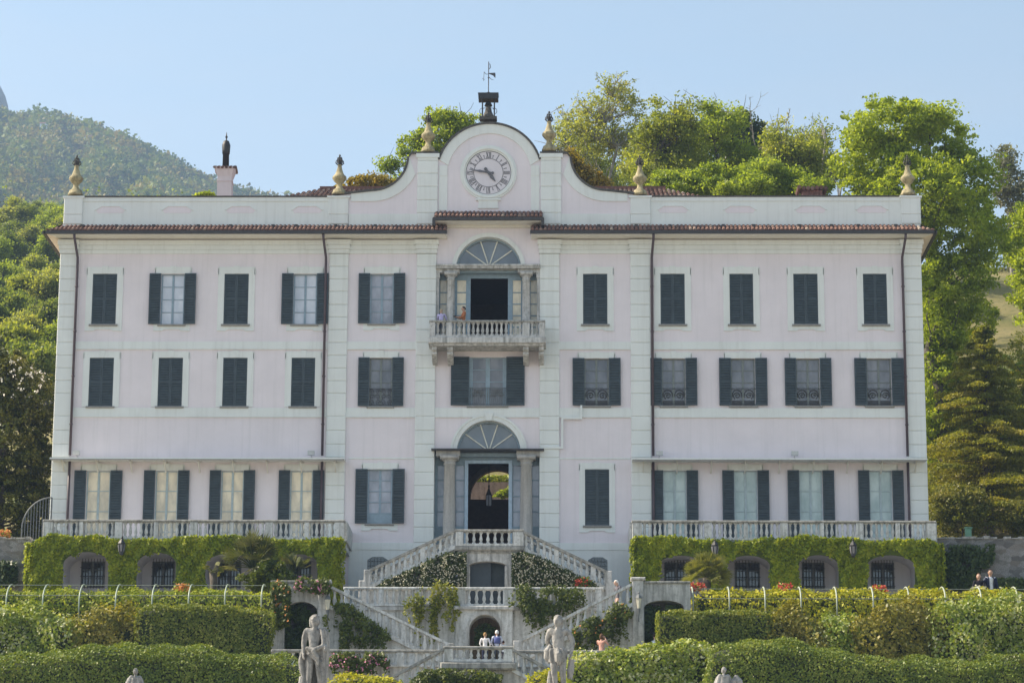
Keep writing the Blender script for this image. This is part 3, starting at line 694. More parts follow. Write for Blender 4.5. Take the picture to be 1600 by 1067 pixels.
for s in (-1, 1):
    m.box(GC+s*2.40, GC+s*2.03, -.046, 0, GZC-.1, GZC+.42)
    m.box(GC+s*2.02, GC+s*2.42, -.03, 0, fz(329), GZC+.40)
m.box(fx(545, 340), fx(652, 340), -.035, 0, ZE-.1, fz(334.5)); m.box(fx(876, 340), fx(985, 340), -.035, 0, ZE-.1, fz(334.5)); m.build('gable_moulding', 'white', villa)
for l, r, js in ((652, 684, (241, 252, 272, 292.5, 313.5, 333.5, 351)), (845, 877, (241, 252, 272, 292.5, 313.5, 333.5, 351)), (514, 545, (307, 336, 351)), (985, 1016, (307, 336, 351)), (101.5, 130.5, (307, 336, 351)), (1407.5, 1437.5, (307, 336, 351))):
    x0, x1 = fx(l, 300), fx(r, 300); m = MB(); zs = [fz(y) for y in js]
    for a, b in zip(zs, zs[1:]): m.bbox(x0, x1, -.10, .0, b+.012, a-.012, .022)
    m.box(x0+.02, x1-.02, -.06, .34, zs[-1]-.1, zs[0]); m.box(x0-.07, x1+.07, -.14, .42, zs[0]-(.2 if js[0] < 300 else .1), zs[0]+.0)
    m.build('parapet_pier', 'white', villa)
# clock
CC = (GC-.04, fz(270.3)); o = MB(); k33 = 1/33.6
m = MB(); m.prism(arc(CC[0], CC[1], 37*k33, 37*k33, 0, 352, 44), -.012, 0); clock = m.build('clock', 'clockface', villa)
m = MB()
for r0_, r1_, y in ((37, 39.5, -.05), (39.5, 43, -.12), (43, 46, -.07)): m.strip(arc(CC[0], CC[1], r1_*k33, r1_*k33, 0, 360, 48), arc(CC[0], CC[1], r0_*k33, r0_*k33, 0, 360, 48), y, 0)
m.build('clock_surround', 'white', clock)
m = MB(); b0 = CC[1]-46*k33; m.prism([(CC[0]-.55, b0+.06), (CC[0]-.45, b0-.12), (CC[0]-.5, b0-.42), (CC[0]+.5, b0-.42), (CC[0]+.45, b0-.12), (CC[0]+.55, b0+.06)], -.07, 0); m.box(CC[0]-.6, CC[0]+.6, -.11, 0, b0-.02, b0+.07); m.build('clock_bracket', 'white', villa)
m = MB()
for r_, t in ((36, .9), (23.5, .9)): m.strip(arc(CC[0], CC[1], (r_+t)*k33, (r_+t)*k33, 0, 360, 48), arc(CC[0], CC[1], r_*k33, r_*k33, 0, 360, 48), -.022, -.012)
RN = ['XII', 'I', 'II', 'III', 'IIII', 'V', 'VI', 'VII', 'VIII', 'IX', 'X', 'XI']; HH = 9.6*k33; R0 = 25*k33
for h in range(12):
    ang = PI/2-h*PI/6; rad = np.array((math.cos(ang), math.sin(ang))); tan = np.array((math.sin(ang), -math.cos(ang)))
    wds = {'I': 2.0, 'V': 5.0, 'X': 5.0}; tot = sum(wds[c] for c in RN[h]); s = min(1, 10.8/tot); u = -tot*s/2
    def bar(u0, v0, u1, v1, t):
        a = np.array(CC)+rad*(R0+HH*v0)+tan*(u0*k33); b = np.array(CC)+rad*(R0+HH*v1)+tan*(u1*k33); m.prism([tuple(a-tan*t*k33/2), tuple(a+tan*t*k33/2), tuple(b+tan*t*k33/2), tuple(b-tan*t*k33/2)], -.022, -.0125)
    for c in RN[h]:
        wd = wds[c]*s; mid = u+wd/2
        if c == 'I': bar(mid, 0, mid, 1, 1.15*s)
        elif c == 'V': bar(mid-wd*.33, 1, mid, 0, 1.3*s); bar(mid+wd*.33, 1, mid, 0, .7*s)
        else: bar(mid-wd*.33, 1, mid+wd*.33, 0, 1.3*s); bar(mid+wd*.33, 1, mid-wd*.33, 0, .7*s)
        bar(mid, .0, mid, .05, wd*.85); bar(mid, .95, mid, 1., wd*.85); u += wd
    ang = PI/2-(h+.5)*PI/6; rad = np.array((math.cos(ang), math.sin(ang))); tan = np.array((math.sin(ang), -math.cos(ang)))
    bar(0, .05, 0, .45, 1.); bar(0, .45, 0, .55, 2.2)
m.build('numerals', 'ink', clock)
def hand(name, ang, prof, y):
    d = np.array((math.cos(R_(ang)), math.sin(R_(ang)))); n = np.array((-d[1], d[0])); A = [tuple(np.array(CC)+d*a*k33+n*b*k33) for a, b in prof]; B = [tuple(np.array(CC)+d*a*k33-n*b*k33) for a, b in prof]
    m = MB(); m.strip(A, B, y-.012, y); m.build(name, 'ink', clock)
hand('hour_hand', -53, [(-10, 1.5), (-8, 2.6), (-3, 1.6), (0, 2.2), (6, 2.2), (8, 3.2), (12, 2.2), (19, .4)], -.06)
hand('minute_hand', 171, [(-9, 1.4), (-7, 2.6), (-4, 1.2), (0, 1.8), (8, 1.4), (14, 2.2), (18, 1.2), (26, .6), (32, .3)], -.08)

# ---- main roof, chimneys
m = MB(); zr = fz(296.5, 764, 7); z0 = fz(307, 764, 2)-.35
for pxa, pxb, qa, qb in ((412, 1125, 500, 1040),):
    xa, xb, xc, xd = fx(pxa, 306, 2), fx(pxb, 306, 2), fx(qa, 297, 7), fx(qb, 297, 7); n = int((xb-xa)/.22)
    m.add([(xa, 1.6, z0-.1), (xb, 1.6, z0-.1), (xd, 7, zr-.1), (xc, 7, zr-.1), (xa, 11.5, z0-.1), (xb, 11.5, z0-.1)], [(0, 1, 2, 3), (4, 3, 2, 5), (0, 3, 4), (1, 5, 2)], 1)
    for i in range(n):
        x = xa+(i+.5)*(xb-xa)/n; t = min(1, (x-xa)/max(.1, xc-xa), (xb-x)/max(.1, xb-xd)); seg = max(1, int(10*t))
        for s in range(seg):
            a, b = t*s/seg, t*(s+1)/seg; vs = []
            for q, (tt, rr) in enumerate(((a, .1), (b, .08))):
                for k in range(5): an = PI*k/4; vs.append((x+rr*math.cos(an), 1.6+5.4*tt, z0+(zr-z0)*tt+rr*math.sin(an)+(.03 if q == 0 else 0)))
            m.add(vs, [(k, k+1, 6+k, 5+k) for k in range(4)]+[(0, 1, 2, 3, 4)], 0, RG.random())
m.box(xc, xd, 6.85, 7.15, zr-.05, zr+.14, 0)
roof = m.build('roof', ['tile', 'flash'], villa)
m = MB(); m.box(XL+.2, XR-.2, .36, DEPTH-.1, ZE-.1, ZE+.05); m.build('roof_terrace', 'flash', villa)
# pink chimney with a tile hood and a dark flue
cx, cy = fx(351.5, 300, 5), 5.; zb = ZE; z1 = fz(277, 350, cy); m = MB(); hw = .36
m.box(cx-hw, cx+hw, cy-hw, cy+hw, zb, z1-.05); m.box(cx-hw-.03, cx+hw+.03, cy-hw-.03, cy+hw+.03, fz(285.5, 350, cy)-.03, fz(285.5, 350, cy)+.02); ztop = fz(264.5, 350, cy)
m.add([(cx-hw, cy-hw, z1-.05), (cx+hw, cy-hw, z1-.05), (cx+hw, cy+hw, z1-.05), (cx-hw, cy+hw, z1-.05), (cx-.5, cy-.5, ztop), (cx+.5, cy-.5, ztop), (cx+.5, cy+.5, ztop), (cx-.5, cy+.5, ztop)], [(0, 1, 5, 4), (1, 2, 6, 5), (2, 3, 7, 6), (3, 0, 4, 7), (4, 5, 6, 7)])
ch = m.build('chimney', plaster('chimney_plaster', (.72, .63, .63), (.5, .42, .40), .5), villa)
m = MB(); 
for s in (-1, 1):
    for q in range(6): m.tube([(cx-.5+.2*q, cy+s*.55, ztop-.05), (cx-.5+.2*q, cy, ztop+.12)], .075, 6, rnd=RG.random())
m.build('chimney_hood', 'tile', ch)
zf = fz(222, 350, cy); m = MB(); m.lathe([(.17, 0), (.16, (zf-ztop)*.5), (.19, (zf-ztop)*.5), (.20, (zf-ztop)*.62), (.215, (zf-ztop)*.82), (.14, zf-ztop-.05), (.04, zf-ztop), (.03, zf-ztop+.1), (.07, zf-ztop+.17), (.03, zf-ztop+.25), (.012, zf-ztop+.42)], (cx, cy, ztop+.08), 12); m.build('flue', 'blackmetal', ch, True)
cx = fx(1268, 300, 5); m = MB(); z1 = fz(299, 1268, 5); m.box(cx-.5, cx+.5, 4.6, 5.4, ZE, z1)
ch = m.build('chimney', plain('old_brick', (.20, .11, .09), .95, var=.5), villa); m = MB()
for q in range(7): m.tube([(cx-.66+.22*q, 4.4, z1+.02+RG.normal()*.02), (cx-.66+.22*q, 5.6, z1+.08+RG.normal()*.03)], .11, 6, rnd=RG.random())
m.build('chimney_hood', 'tile', ch)

# ---- awning shelves over the terrace windows, lamps, conduit
for l, r in ((78, 538), (988, 1449)):
    x0, x1 = fx(l, 716, -1), fx(r, 716, -1); z = fz(718, 764, -1); m = MB()
    m.add([(x0, -1.05, z), (x1, -1.05, z), (x1, 0, z+.05), (x0, 0, z+.05), (x0, -1.05, z+.05), (x1, -1.05, z+.05), (x1, 0, z+.16), (x0, 0, z+.16)], [(0, 3, 2, 1), (4, 5, 6, 7), (0, 1, 5, 4), (1, 2, 6, 5), (2, 3, 7, 6), (3, 0, 4, 7)])
    o = m.build('awning_shelf', plaster('shelf_paint', (.72, .72, .70), (.4, .36, .3), .6), villa); 
    m = MB(); m.box(x0+.0, x1-.0, -1.07, -1.052, z+.012, z+.075); m.build('shelf_edge', 'white', o); m = MB(); m.box(x0+.01, x1-.01, -1.066, -1.053, z-.035, z+.010); m.build('shelf_shade_strip', 'sill', o)  # the lower dark strip stands in for shade under the shelf
    n = 9
    for q in range(n):
        xx = x0+.5+(x1-x0-1)*q/(n-1); m = MB(); m.prism([(0, 0), (.06, 0), (.06, .06), (0, .06)], -.9, -.04); m.add([(0, -.03, -.45), (.05, -.03, -.45), (.05, -.8, -.02), (0, -.8, -.02), (0, -.03, -.38), (.05, -.03, -.38), (.05, -.75, 0.04), (0, -.75, .04)], [(0, 1, 2, 3), (4, 5, 6, 7), (0, 3, 7, 4), (1, 2, 6, 5)]); put('shelf_bracket', m.build('x', 'soffit').data, o, (xx, 0, z-.03)); bpy.data.objects.remove(bpy.data.objects['x'])
for px in (121, 487, 1030, 1241):
    m = MB(); x = fx(px, 710); z = fz(713); m.tube([(x, -.02, z-.05), (x, -.3, z+.05)], .02, 5); m.box(x-.16, x+.16, -.42, -.26, z, z+.2); m.build('floodlight', plain('lamp_housing', (.5, .5, .48), .5), villa)
t = .05; q = [pxz(908, 634), pxz(908, 654), pxz(878.5, 654), pxz(878.5, 700), pxz(846, 700)]; m = MB()
m.strip([(q[0][0]-t, q[0][1]), (q[0][0]-t, q[1][1]+t), (q[2][0]-t, q[1][1]+t), (q[2][0]-t, q[3][1]+t), (q[4][0], q[3][1]+t)], [(q[0][0]+t, q[0][1]), (q[0][0]+t, q[1][1]-t), (q[2][0]+t, q[1][1]-t), (q[2][0]+t, q[3][1]-t), (q[4][0], q[3][1]-t)], -.16, -.103)
m.build('conduit', 'white', villa)
m = MB()
for a, b in ((545, 651), (874, 985)): m.box(fx(a, 716), fx(b, 716), -.035, 0, fz(717.3), fz(715))
m.build('thin_band', 'white', villa)

# ---- balusters
def baluster_mesh(h, r=.085, mat='balust', n=9):
    m = MB(); m.box(-r, r, -r, r, 0, h*.1); m.box(-r, r, -r, r, h*.92, h)
    m.lathe([(r*.75, h*.1), (r*.55, h*.17), (r*1.0, h*.33), (r*1.0, h*.40), (r*.62, h*.62), (r*.5, h*.76), (r*.75, h*.82), (r*.6, h*.86), (r*.9, h*.92)], (0, 0, 0), n)
    o = m.build('x', mat, None, True); me = o.data; me.name = 'baluster'; bpy.data.objects.remove(o); return me
def balustrade(parent, x0, x1, Y, z0, z1, piers, spacing=.27, th=.2, mat='balust', rail='stoneline', blank=(), halves=True):
    "straight balustrade: base course, handrail, piers at given x spans, balusters between"
    m = MB(); m.bbox(x0, x1, Y-th*.6, Y+th*.6, z0, z0+.11, .015); m.build('base_course', mat, parent)
    m = MB(); m.bbox(x0-.03, x1+.03, Y-th*.85, Y+th*.85, z1-.11, z1, .03); m.build('handrail', rail, parent)
    for a, b in piers:
        m = MB(); m.bbox(a, b, Y-th*.72, Y+th*.72, z0+.005, z1-.112, .012); m.build('pier', mat, parent)
    me = baluster_mesh(z1-z0-.22, .082, mat); edges = [x0]+[e for p in piers for e in p]+[x1]
    for a, b in zip(edges[0::2], edges[1::2]):
        n = max(0, int(round((b-a)/spacing)))
        if b-a < .2: continue
        for i in range(n): put('baluster', me, parent, (a+(i+.5)*(b-a)/n, Y, z0+.11))
# balcony
BY = -1.3; bz1, bz0 = fz(501, 764, BY), fz(527.5, 764, BY); bx0, bx1 = fx(671.5, 520, BY), fx(851, 520, BY)
m = MB(); m.bbox(bx0-.06, bx1+.06, BY-.2, 0, fz(537, 764, BY), bz0, .03); m.box(bx0+.05, bx1-.05, BY-.05, -.01, fz(540, 764, BY), fz(537, 764, BY)-.002); balc = m.build('balcony', 'stone', villa)
piers = [(fx(a, 520, BY), fx(b, 520, BY)) for a, b in ((671.5, 680), (697, 706.5), (816.5, 827.5), (842.5, 851))]
balustrade(balc, bx0, bx1, BY, bz0, bz1, piers, .215, .18, 'stone', 'stoneline')
m = MB()
for x in (bx0+.1, bx1-.1): m.box(x-.12, x+.12, BY+.15, 0, bz1-.11, bz1-.004); m.box(x-.1, x+.1, BY+.15, 0, bz0, bz1-.112)
m.build('side_rail', 'stone', balc)
for l, r in ((675, 682.5), (699, 708), (817.5, 826), (842, 849.5)):
    x0, x1 = fx(l, 546, -.9), fx(r, 546, -.9); zt = fz(540, 764, BY)-.002; z = [(0, 0), (-1.2, 0), (-1.22, -.16), (-1.05, -.26), (-1.0, -.40), (-.7, -.5), (-.45, -.62), (-.15, -.68), (0, -.7)]; m = MB()
    v = [(x0, y, zt+zz) for y, zz in z]+[(x1, y, zt+zz) for y, zz in z]; n = len(z); m.add(v, [list(range(n)), list(range(2*n-1, n-1, -1))]+[(i, i+n, (i+1) % n+n, (i+1) % n) for i in range(n)])
    for q in range(3): m.box(x0-.012, x1+.012, -1.1+q*.3, -.95+q*.3, zt-.36-q*.1, zt-.28-q*.1)
    m.build('corbel', 'stone', balc)
# ================================================================== TERRACES, STAIRS, GARDEN WALLS
T0, T1, T2 = -2.4, -5.6, -9.2
AY = -3.5; AB = -1.25
MT['ivy'] = leaf('ivy_leaves', [(.11, .15, .008), (.21, .27, .012), (.31, .36, .018), (.42, .43, .03)], .35, .5, 1.1)
MT['ivycore'] = plain('ivy_stems', (.09, .13, .015), .95, var=.4, sc=5)
MT['hedgecore'] = plain('hedge_twigs', (.035, .045, .015), .95, var=.4, sc=5)
MT['hedgewarm'] = plain('hedge_twigs_warm', (.07, .065, .02), .95, var=.4, sc=5)
def arcade(mb, x0, x1, z0, z1, arches, Y, grow=0, mi=0, rev=None):
    prev = x0
    for (c, r, zs, rz) in arches:
        r = r+grow; nx = c+r
        mb.quad((prev, Y, z0), (c-r, Y, z0), (c-r, Y, z1), (prev, Y, z1), mi)
        A = arc(c, zs, r, rz+grow, 180, 0, 20)
        for a, b in zip(A, A[1:]): mb.quad((a[0], Y, a[1]), (b[0], Y, b[1]), (b[0], Y, z1), (a[0], Y, z1), mi)
        if rev:
            for a, b in zip([(c-r, z0)]+A, A+[(c+r, z0)]): mb.quad((a[0], Y, a[1]), (b[0], Y, b[1]), (b[0], rev, b[1]), (a[0], rev, a[1]), mi)
        prev = nx
    mb.quad((prev, Y, z0), (x1, Y, z0), (x1, Y, z1), (prev, Y, z1), mi)
def side_terrace(pl, pr, ivl, ivr, arches_px, wins_px, label, iv_label, seed):
    x0, x1 = fx(pl, 838, AY), fx(pr, 838, AY); xi0, xi1 = fx(ivl, 870, AY-.3), fx(ivr, 870, AY-.3); xw0, xw1 = max(xi0+.25, -99), xi1-.25
    t = thing('terrace', label, 'terrace', (0, 0, 0))
    AR = []
    for l, r, top in arches_px:
        a, b = fx(l, 880, AY), fx(r, 880, AY); AR.append(((a+b)/2, (b-a)/2+.12, fz(883, 764, AY), fz(top, 764, AY)-fz(883, 764, AY)+.12))
    m = MB(); arcade(m, xw0, xw1, T0, 1.5, AR, AY, 0, 0, AB); m.quad((xw0, AY, T0), (xw0, AB, T0), (xw0, AB, 1.5), (xw0, AY, 1.5)); m.quad((xw1, AY, T0), (xw1, AB, T0), (xw1, AB, 1.5), (xw1, AY, 1.5)); m.build('arcade_wall', 'greywall', t)
    m = MB(); m.quad((xw0, AB, T0), (xw1, AB, T0), (xw1, AB, 1.5), (xw0, AB, 1.5)); m.build('back_wall', 'greywall', t)
    m = MB(); m.box(min(x0, xw0), max(x1, xw1), AY-.05, -.0, 1.24, 1.5); m.build('floor_slab', 'balust', t)
    for i, (l, r) in enumerate(wins_px):
        a, b = fx(l, 890, AB), fx(r, 890, AB); z1, z0 = fz(878, 764, AB), fz(919, 764, AB); m = MB(); hw = (b-a)/2; h = z1-z0
        m.box(-hw, -hw+.07, -.05, 0, 0, h); m.box(hw-.07, hw, -.05, 0, 0, h); m.box(-.06, .06, -.05, 0, 0, h); m.box(-hw, hw, -.045, 0, h-.07, h); m.box(-hw, hw, -.045, 0, 0, .08)
        if seed == 1 or i % 2 == 0: m.box(-hw, hw, -.04, 0, h*.33, h*.37); m.box(-hw, hw, -.04, 0, h*.66, h*.70)
        o = m.build('window', 'irongrey', t, loc=((a+b)/2, AB, z0)); m = MB(); m.box(-hw, hw, -.015, -.005, 0, h); m.build('pane', 'g_dark', o); m = MB()
        for q in range(8): m.tube([(-hw+2*hw*(q+.5)/8, -.12, -.05), (-hw+2*hw*(q+.5)/8, -.12, h+.12)], .013, 4)
        for q in range(3): m.tube([(-hw-.03, -.12, h*(q+.3)/3), (hw+.03, -.12, h*(q+.3)/3)], .013, 4)
        m.build('grille', 'iron', o)
    piers = []; n = 4; zz1 = fz(813, 764, AY)
    for q in range(n+1):
        c = x0+(x1-x0)*q/n; hw = .17 if 0 < q < n else .22; c = min(max(c, x0+hw), x1-hw); piers.append((c-hw, c+hw))
    for q in range(n):
        c = x0+(x1-x0)*(q+.5)/n; piers.append((c-.1, c+.1))
    piers.sort(); balustrade(t, x0, x1, AY, 1.5, zz1, piers, .262, .2, 'balust', 'stoneline')
    for xx in (x0, x1): m = MB(); m.box(xx-.1, xx+.1, AY+.25, -.05, 1.5, zz1-.005); m.build('side_rail', 'balust', t)
    # climbing fig
    v = thing('ivy', iv_label, 'climbing plant', (0, 0, 0))
    m = MB(); arcade(m, xi0+.2, xi1-.2, T0, 1.42, AR, AY-.16, -.1, 0, AY-.01); m.build('stems', 'ivycore', v)
    n = 52000; x = xi0+(xi1-xi0)*RG.random(n); z = T0+(1.78-T0)*RG.random(n)
    keep = np.ones(n, bool)
    edge = .12*np.sin(x*2.1+seed)+.11*np.sin(x*5.3+z*4)+.06*np.sin(x*13+z*3)+RG.normal(size=n)*.07
    for (c, r, zs, rz) in AR:
        q = np.where(z > zs, ((x-c)/(r-.02+edge*.6))**2+((z-zs)/(rz-.02+edge))**2, np.abs(x-c)/(r-.02+edge*.7)); keep &= q > 1
    keep &= z < 1.55+.10*np.sin(x*.9+seed)+.05*np.sin(x*3.1)+RG.normal(size=n)*.04
    for xe, s in ((xi0, 1), (xi1, -1)):
        d = (x-xe)*s; big = .9 if (xe < -15 or xe > 15) else .25; c_ = z-(1.6-big); keep &= ~((d < big) & (c_ > 0) & ((big-d)**2+c_**2 > big**2)); keep &= d > .06*np.sin(z*5)+RG.normal(size=n)*.03
    x, z = x[keep], z[keep]; n = len(x); dout = np.minimum(np.minimum(x-xi0, xi1-x)*1.2, .22)+.07*np.sin(x*3+z*2)+.05*np.sin(x*7.7-z*5)+RG.random(n)*.10
    y = AY-.08-np.clip(dout, .02, .5)
    P = np.stack((x, y, z), 1)
    nrm = np.tile(np.array((0, -.9, .45)), (n, 1)); m2 = x-xi0 < .35; nrm[m2] = (-.8, -.5, .3); m3 = xi1-x < .35; nrm[m3] = (.8, -.5, .3)
    # depth of the ends
    ne = 5000; ye = AY-.3+(2.0)*RG.random(ne); ze = T0+(1.35-T0)*RG.random(ne); xe_ = xi0 if xi0 < -15 else xi1
    P = np.vstack((P, np.stack((xe_+RG.normal(size=ne)*.06, ye, ze), 1))); nrm = np.vstack((nrm, np.tile((np.sign(xe_)*.9, -.2, .3), (ne, 1))))
    leaves('foliage', P, .115*RG.uniform(.6, 1.4, len(P)), 'ivy', v, 1.35, nrm=nrm)
    return t
side_terrace(68, 538, 41, 539, [(100, 170, 864), (215, 275, 865), (322, 398, 866), (441, 496, 867)], [(127, 164), (238, 273), (341, 377), (450, 486)],
    'long balustraded terrace over arches, left of the central stair, half hidden by a palm', 'clipped bright green ivy over the arches left of the stair', 0)
side_terrace(988, 1462, 984, 1473, [(1030, 1098, 868), (1136, 1202, 868), (1248, 1309, 867), (1355, 1428, 867)], [(1038, 1075), (1148, 1187), (1253, 1288), (1361, 1397)],
    'long balustraded terrace over arches, right of the central stair, small round palm before it', 'clipped bright green ivy over the arches right of the stair', 1)
# hanging iron lanterns in the ivy
for i, (px, py, lb) in enumerate(((190, 853, 'black iron lantern in the ivy, nearest the left end of the terrace'), (409, 849, 'black iron lantern in the ivy above the fan palm'), (1117, 856, 'black iron lantern in the ivy just above the small round palm'), (1333, 856, 'black iron lantern in the ivy, nearest the right end of the terrace'))):
    p = at(px, py, AY-.62); t = thing('wall_lantern', lb, 'lantern', tuple(p), 'iron lanterns on the ivy walls')
    m = MB(); m.lathe([(.05, -.42), (.11, -.34), (.17, .1), (.19, .12), (.10, .26), (.03, .34), (.05, .38), (.01, .42)], (0, 0, 0), 6); m.build('lantern_case', 'blackmetal', t)
    m = MB(); m.tube([(0, .45, .2), (0, .2, .48), (0, 0, .4)], .02, 5); m.tube([(0, .45, -.2), (0, .1, -.38), (0, 0, -.36)], .02, 5); m.build('bracket', 'blackmetal', t)
    m = MB()
    for a in range(6):
        c, s = math.cos(a*PI/3+PI/6), math.sin(a*PI/3+PI/6); m.quad((c*.125-s*.045, s*.125+c*.045, -.25), (c*.125+s*.045, s*.125-c*.045, -.25), (c*.168+s*.06, s*.168-c*.06, .06), (c*.168-s*.06, s*.168+c*.06, .06))
    m.build('lantern_glass', 'g_gray', t)

# ---- sloping balustrade: rail from A to B (px at plane Y)
_bm = {}
def slope_rail(parent, A, B, Y, H, spacing=.3, th=.19, mat='balust', rail='stoneline', newel=True):
    (xa, za), (xb, zb) = A, B; n = max(2, int(abs(xb-xa)/spacing))
    def shear(x0, z0, x1, z1, t, y0, y1):
        m.add([(x0, y0, z0-t), (x1, y0, z1-t), (x1, y0, z1), (x0, y0, z0), (x0, y1, z0-t), (x1, y1, z1-t), (x1, y1, z1), (x0, y1, z0)], [(0, 1, 2, 3), (7, 6, 5, 4), (0, 4, 5, 1), (3, 2, 6, 7), (0, 3, 7, 4), (1, 5, 6, 2)])
    m = MB(); shear(xa, za, xb, zb, .12, Y-th*.8, Y+th*.8); m.build('handrail', rail, parent)
    m = MB(); shear(xa, za-H+.17, xb, zb-H+.17, .17, Y-th*.62, Y+th*.62); m.build('stringer', mat, parent)
    h = H-.17-.12+.0; k = (round(h, 2), mat)
    if k not in _bm: _bm[k] = baluster_mesh(h+.06, .095, mat)
    for i in range(n):
        t = (i+.5)/n; x = xa+(xb-xa)*t
        if i % 6 == 5:
            z = za+(zb-za)*t; s = (zb-za)/(xb-xa); m = MB(); m.add([(x-.11, Y-th*.5, z-H+.15-s*.11), (x+.11, Y-th*.5, z-H+.15+s*.11), (x+.11, Y-th*.5, z-.11+s*.11), (x-.11, Y-th*.5, z-.11-s*.11), (x-.11, Y+th*.5, z-H+.15-s*.11), (x+.11, Y+th*.5, z-H+.15+s*.11), (x+.11, Y+th*.5, z-.11+s*.11), (x-.11, Y+th*.5, z-.11-s*.11)],
                [(0, 1, 2, 3), (7, 6, 5, 4), (0, 4, 5, 1), (3, 2, 6, 7), (0, 3, 7, 4), (1, 5, 6, 2)]); m.build('pier', mat, parent); continue
        put('baluster', _bm[k], parent, (x, Y, za+(zb-za)*t-H+.14))
def P2(px, py, Y): p = at(px, py, Y); return (float(p[0]), float(p[2]))
def flight(parent, A, B, Y0, Y1, H, zg, mat='stone', steps=16):
    "solid stair under the rail line A (high) - B (low), between planes Y0 and Y1"
    (xa, za), (xb, zb) = A, B; m = MB()
    m.prism([(xa, zg), (xb, zg), (xb, zb-H+.02), (xa, za-H+.02)] if xa < xb else [(xb, zg), (xa, zg), (xa, za-H+.02), (xb, zb-H+.02)], Y0, Y1); m.build('flight', mat, parent)
    m = MB(); n = steps
    for i in range(n):
        x0 = xb+(xa-xb)*i/n; x1 = xb+(xa-xb)*(i+1)/n; zt = (zb-H)+(za-zb)*(i+1)/n; m.box(x0, x1, Y0+.16, Y1-.16, zt-.4, zt+.012)
    m.build('steps', 'granite', parent)
SY = -5.0
st = thing('staircase', 'grey stone double staircase rising from both sides to the main door', 'staircase', (0, 0, 0))
lz = .85; lx0, lx1 = fx(712, 840, SY), fx(818, 840, SY); zr1, zr0 = fz(827.5, 764, SY), fz(853, 764, SY)
m = MB(); m.bbox(lx0-.05, lx1+.05, SY-.16, -.14, zr0-.22, zr0-.0, .05); m.box(lx0+.1, lx1-.1, SY-.05, -.16, zr0-.3, zr0-.22); m.build('landing', 'stoneline', st)
m = MB()
dx0, dx1 = fx(732, 895, SY), fx(791, 895, SY); ax0, ax1 = fx(716, 880, SY), fx(812, 880, SY); zs = fz(884, 764, SY)
arcade(m, ax0, ax1, T0, zr0-.3, [((dx0+dx1)/2, (dx1-dx0)/2, zs, fz(876.5, 764, SY)-zs)], SY+.02, 0, 0, SY+.5); m.box(ax0, ax0+.02, SY+.04, -.1, T0, zr0-.3); m.box(ax1-.02, ax1, SY+.04, -.1, T0, zr0-.3); m.build('undercroft_wall', 'stone', st)
m = MB()
for a in (dx0, dx1): m.box(a-.07, a+.07 , SY-.03, SY+.018, T0, zs)
m.build('door_jamb', 'stone', st)
m = MB(); m.box(dx0, (dx0+dx1)/2+.15, SY+.45, SY+.5, T0, zr0-.3); m.box(dx0+.1, dx0+.12, SY+.43, SY+.45, T0, zs); o = m.build('door', 'door', st)
m = MB(); m.box((dx0+dx1)/2+.15, (dx0+dx1)/2+.75, SY+.8, SY+.85, T0, zr0-.3); m.box((dx0+dx1)/2+.72, dx1, SY+.45, SY+.5, T0, zr0-.3); m.build('door', 'shutter', st)
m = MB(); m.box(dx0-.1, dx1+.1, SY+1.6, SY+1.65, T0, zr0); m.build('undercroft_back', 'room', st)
piers = [(fx(a, 840, SY), fx(b, 840, SY)) for a, b in ((712, 724), (801, 818))]
balustrade(st, lx0, lx1, SY, zr0, zr1, piers, .31, .2)
for (a, b, c, d) in (((711, 827), (574, 891), (574, 899), (561, 907)), ((817, 829), (951, 893), (951, 899), (964, 908))):
    A, B = P2(*a, SY), P2(*b, SY); slope_rail(st, A, B, SY, .90, .26, .2); flight(st, A, B, SY+.0, SY+1.9, .9, T0, 'stone', 18); slope_rail(st, A, B, SY+1.9, .90, .26, .2)
    C, D = P2(*c, SY), P2(*d, SY); m = MB(); m.bbox(min(C[0], D[0]), max(C[0], D[0]), SY-.16, SY+.2, T0, D[1], .03); m.build('foot_block', 'stone', st); m = MB(); m.bbox(B[0]-.14, B[0]+.14, SY-.17, SY+.17, T0, B[1]+.02, .02); m.build('newel', 'stone', st)

# ---- retaining wall with a niche and its balustrade
WY = -10.0; FY = -12.7
rw = thing('retaining_wall', 'white weathered garden wall with arched niche below the double staircase', 'wall', (0, 0, 0))
x0, x1 = fx(500, 960, WY), fx(992, 960, WY); c0, c1 = fx(712, 960, WY-.3), fx(801, 960, WY-.3)
m = MB(); m.box(x0, c0, WY, WY+.5, T1, T0-.12); m.box(c1, x1, WY, WY+.5, T1, T0-.12); m.build('wall', 'balust', rw)
nc = fx(757.5, 985, WY-.3); nr = fx(782, 985, WY-.3)-nc; nz = fz(984, 764, WY-.3)
m = MB(); arcade(m, c0, c1, T1, T0-.12, [(nc, nr, nz, fz(960, 764, WY-.3)-nz)], WY-.3, 0, 0, WY+.7); m.quad((c0, WY-.3, T1), (c0, WY, T1), (c0, WY, T0-.12), (c0, WY-.3, T0-.12)); m.quad((c1, WY-.3, T1), (c1, WY, T1), (c1, WY, T0-.12), (c1, WY-.3, T0-.12)); m.build('niche_front', 'balust', rw)
m = MB(); ring(m, nc, nz, nr, nr+.14, WY-.34, WY-.3); 
for s in (-1, 1): m.box(nc+s*nr, nc+s*(nr+.14), WY-.34, WY-.3, T1, nz)
m.build('niche_moulding', 'stone', rw)
m = MB(); m.box(c0, c1, WY+.7, WY+.75, T1, T0-.12); m.build('niche_back', stone('niche_mosaic', (.12, .085, .055), (.20, .145, .09), (.04, .035, .02), 5), rw)
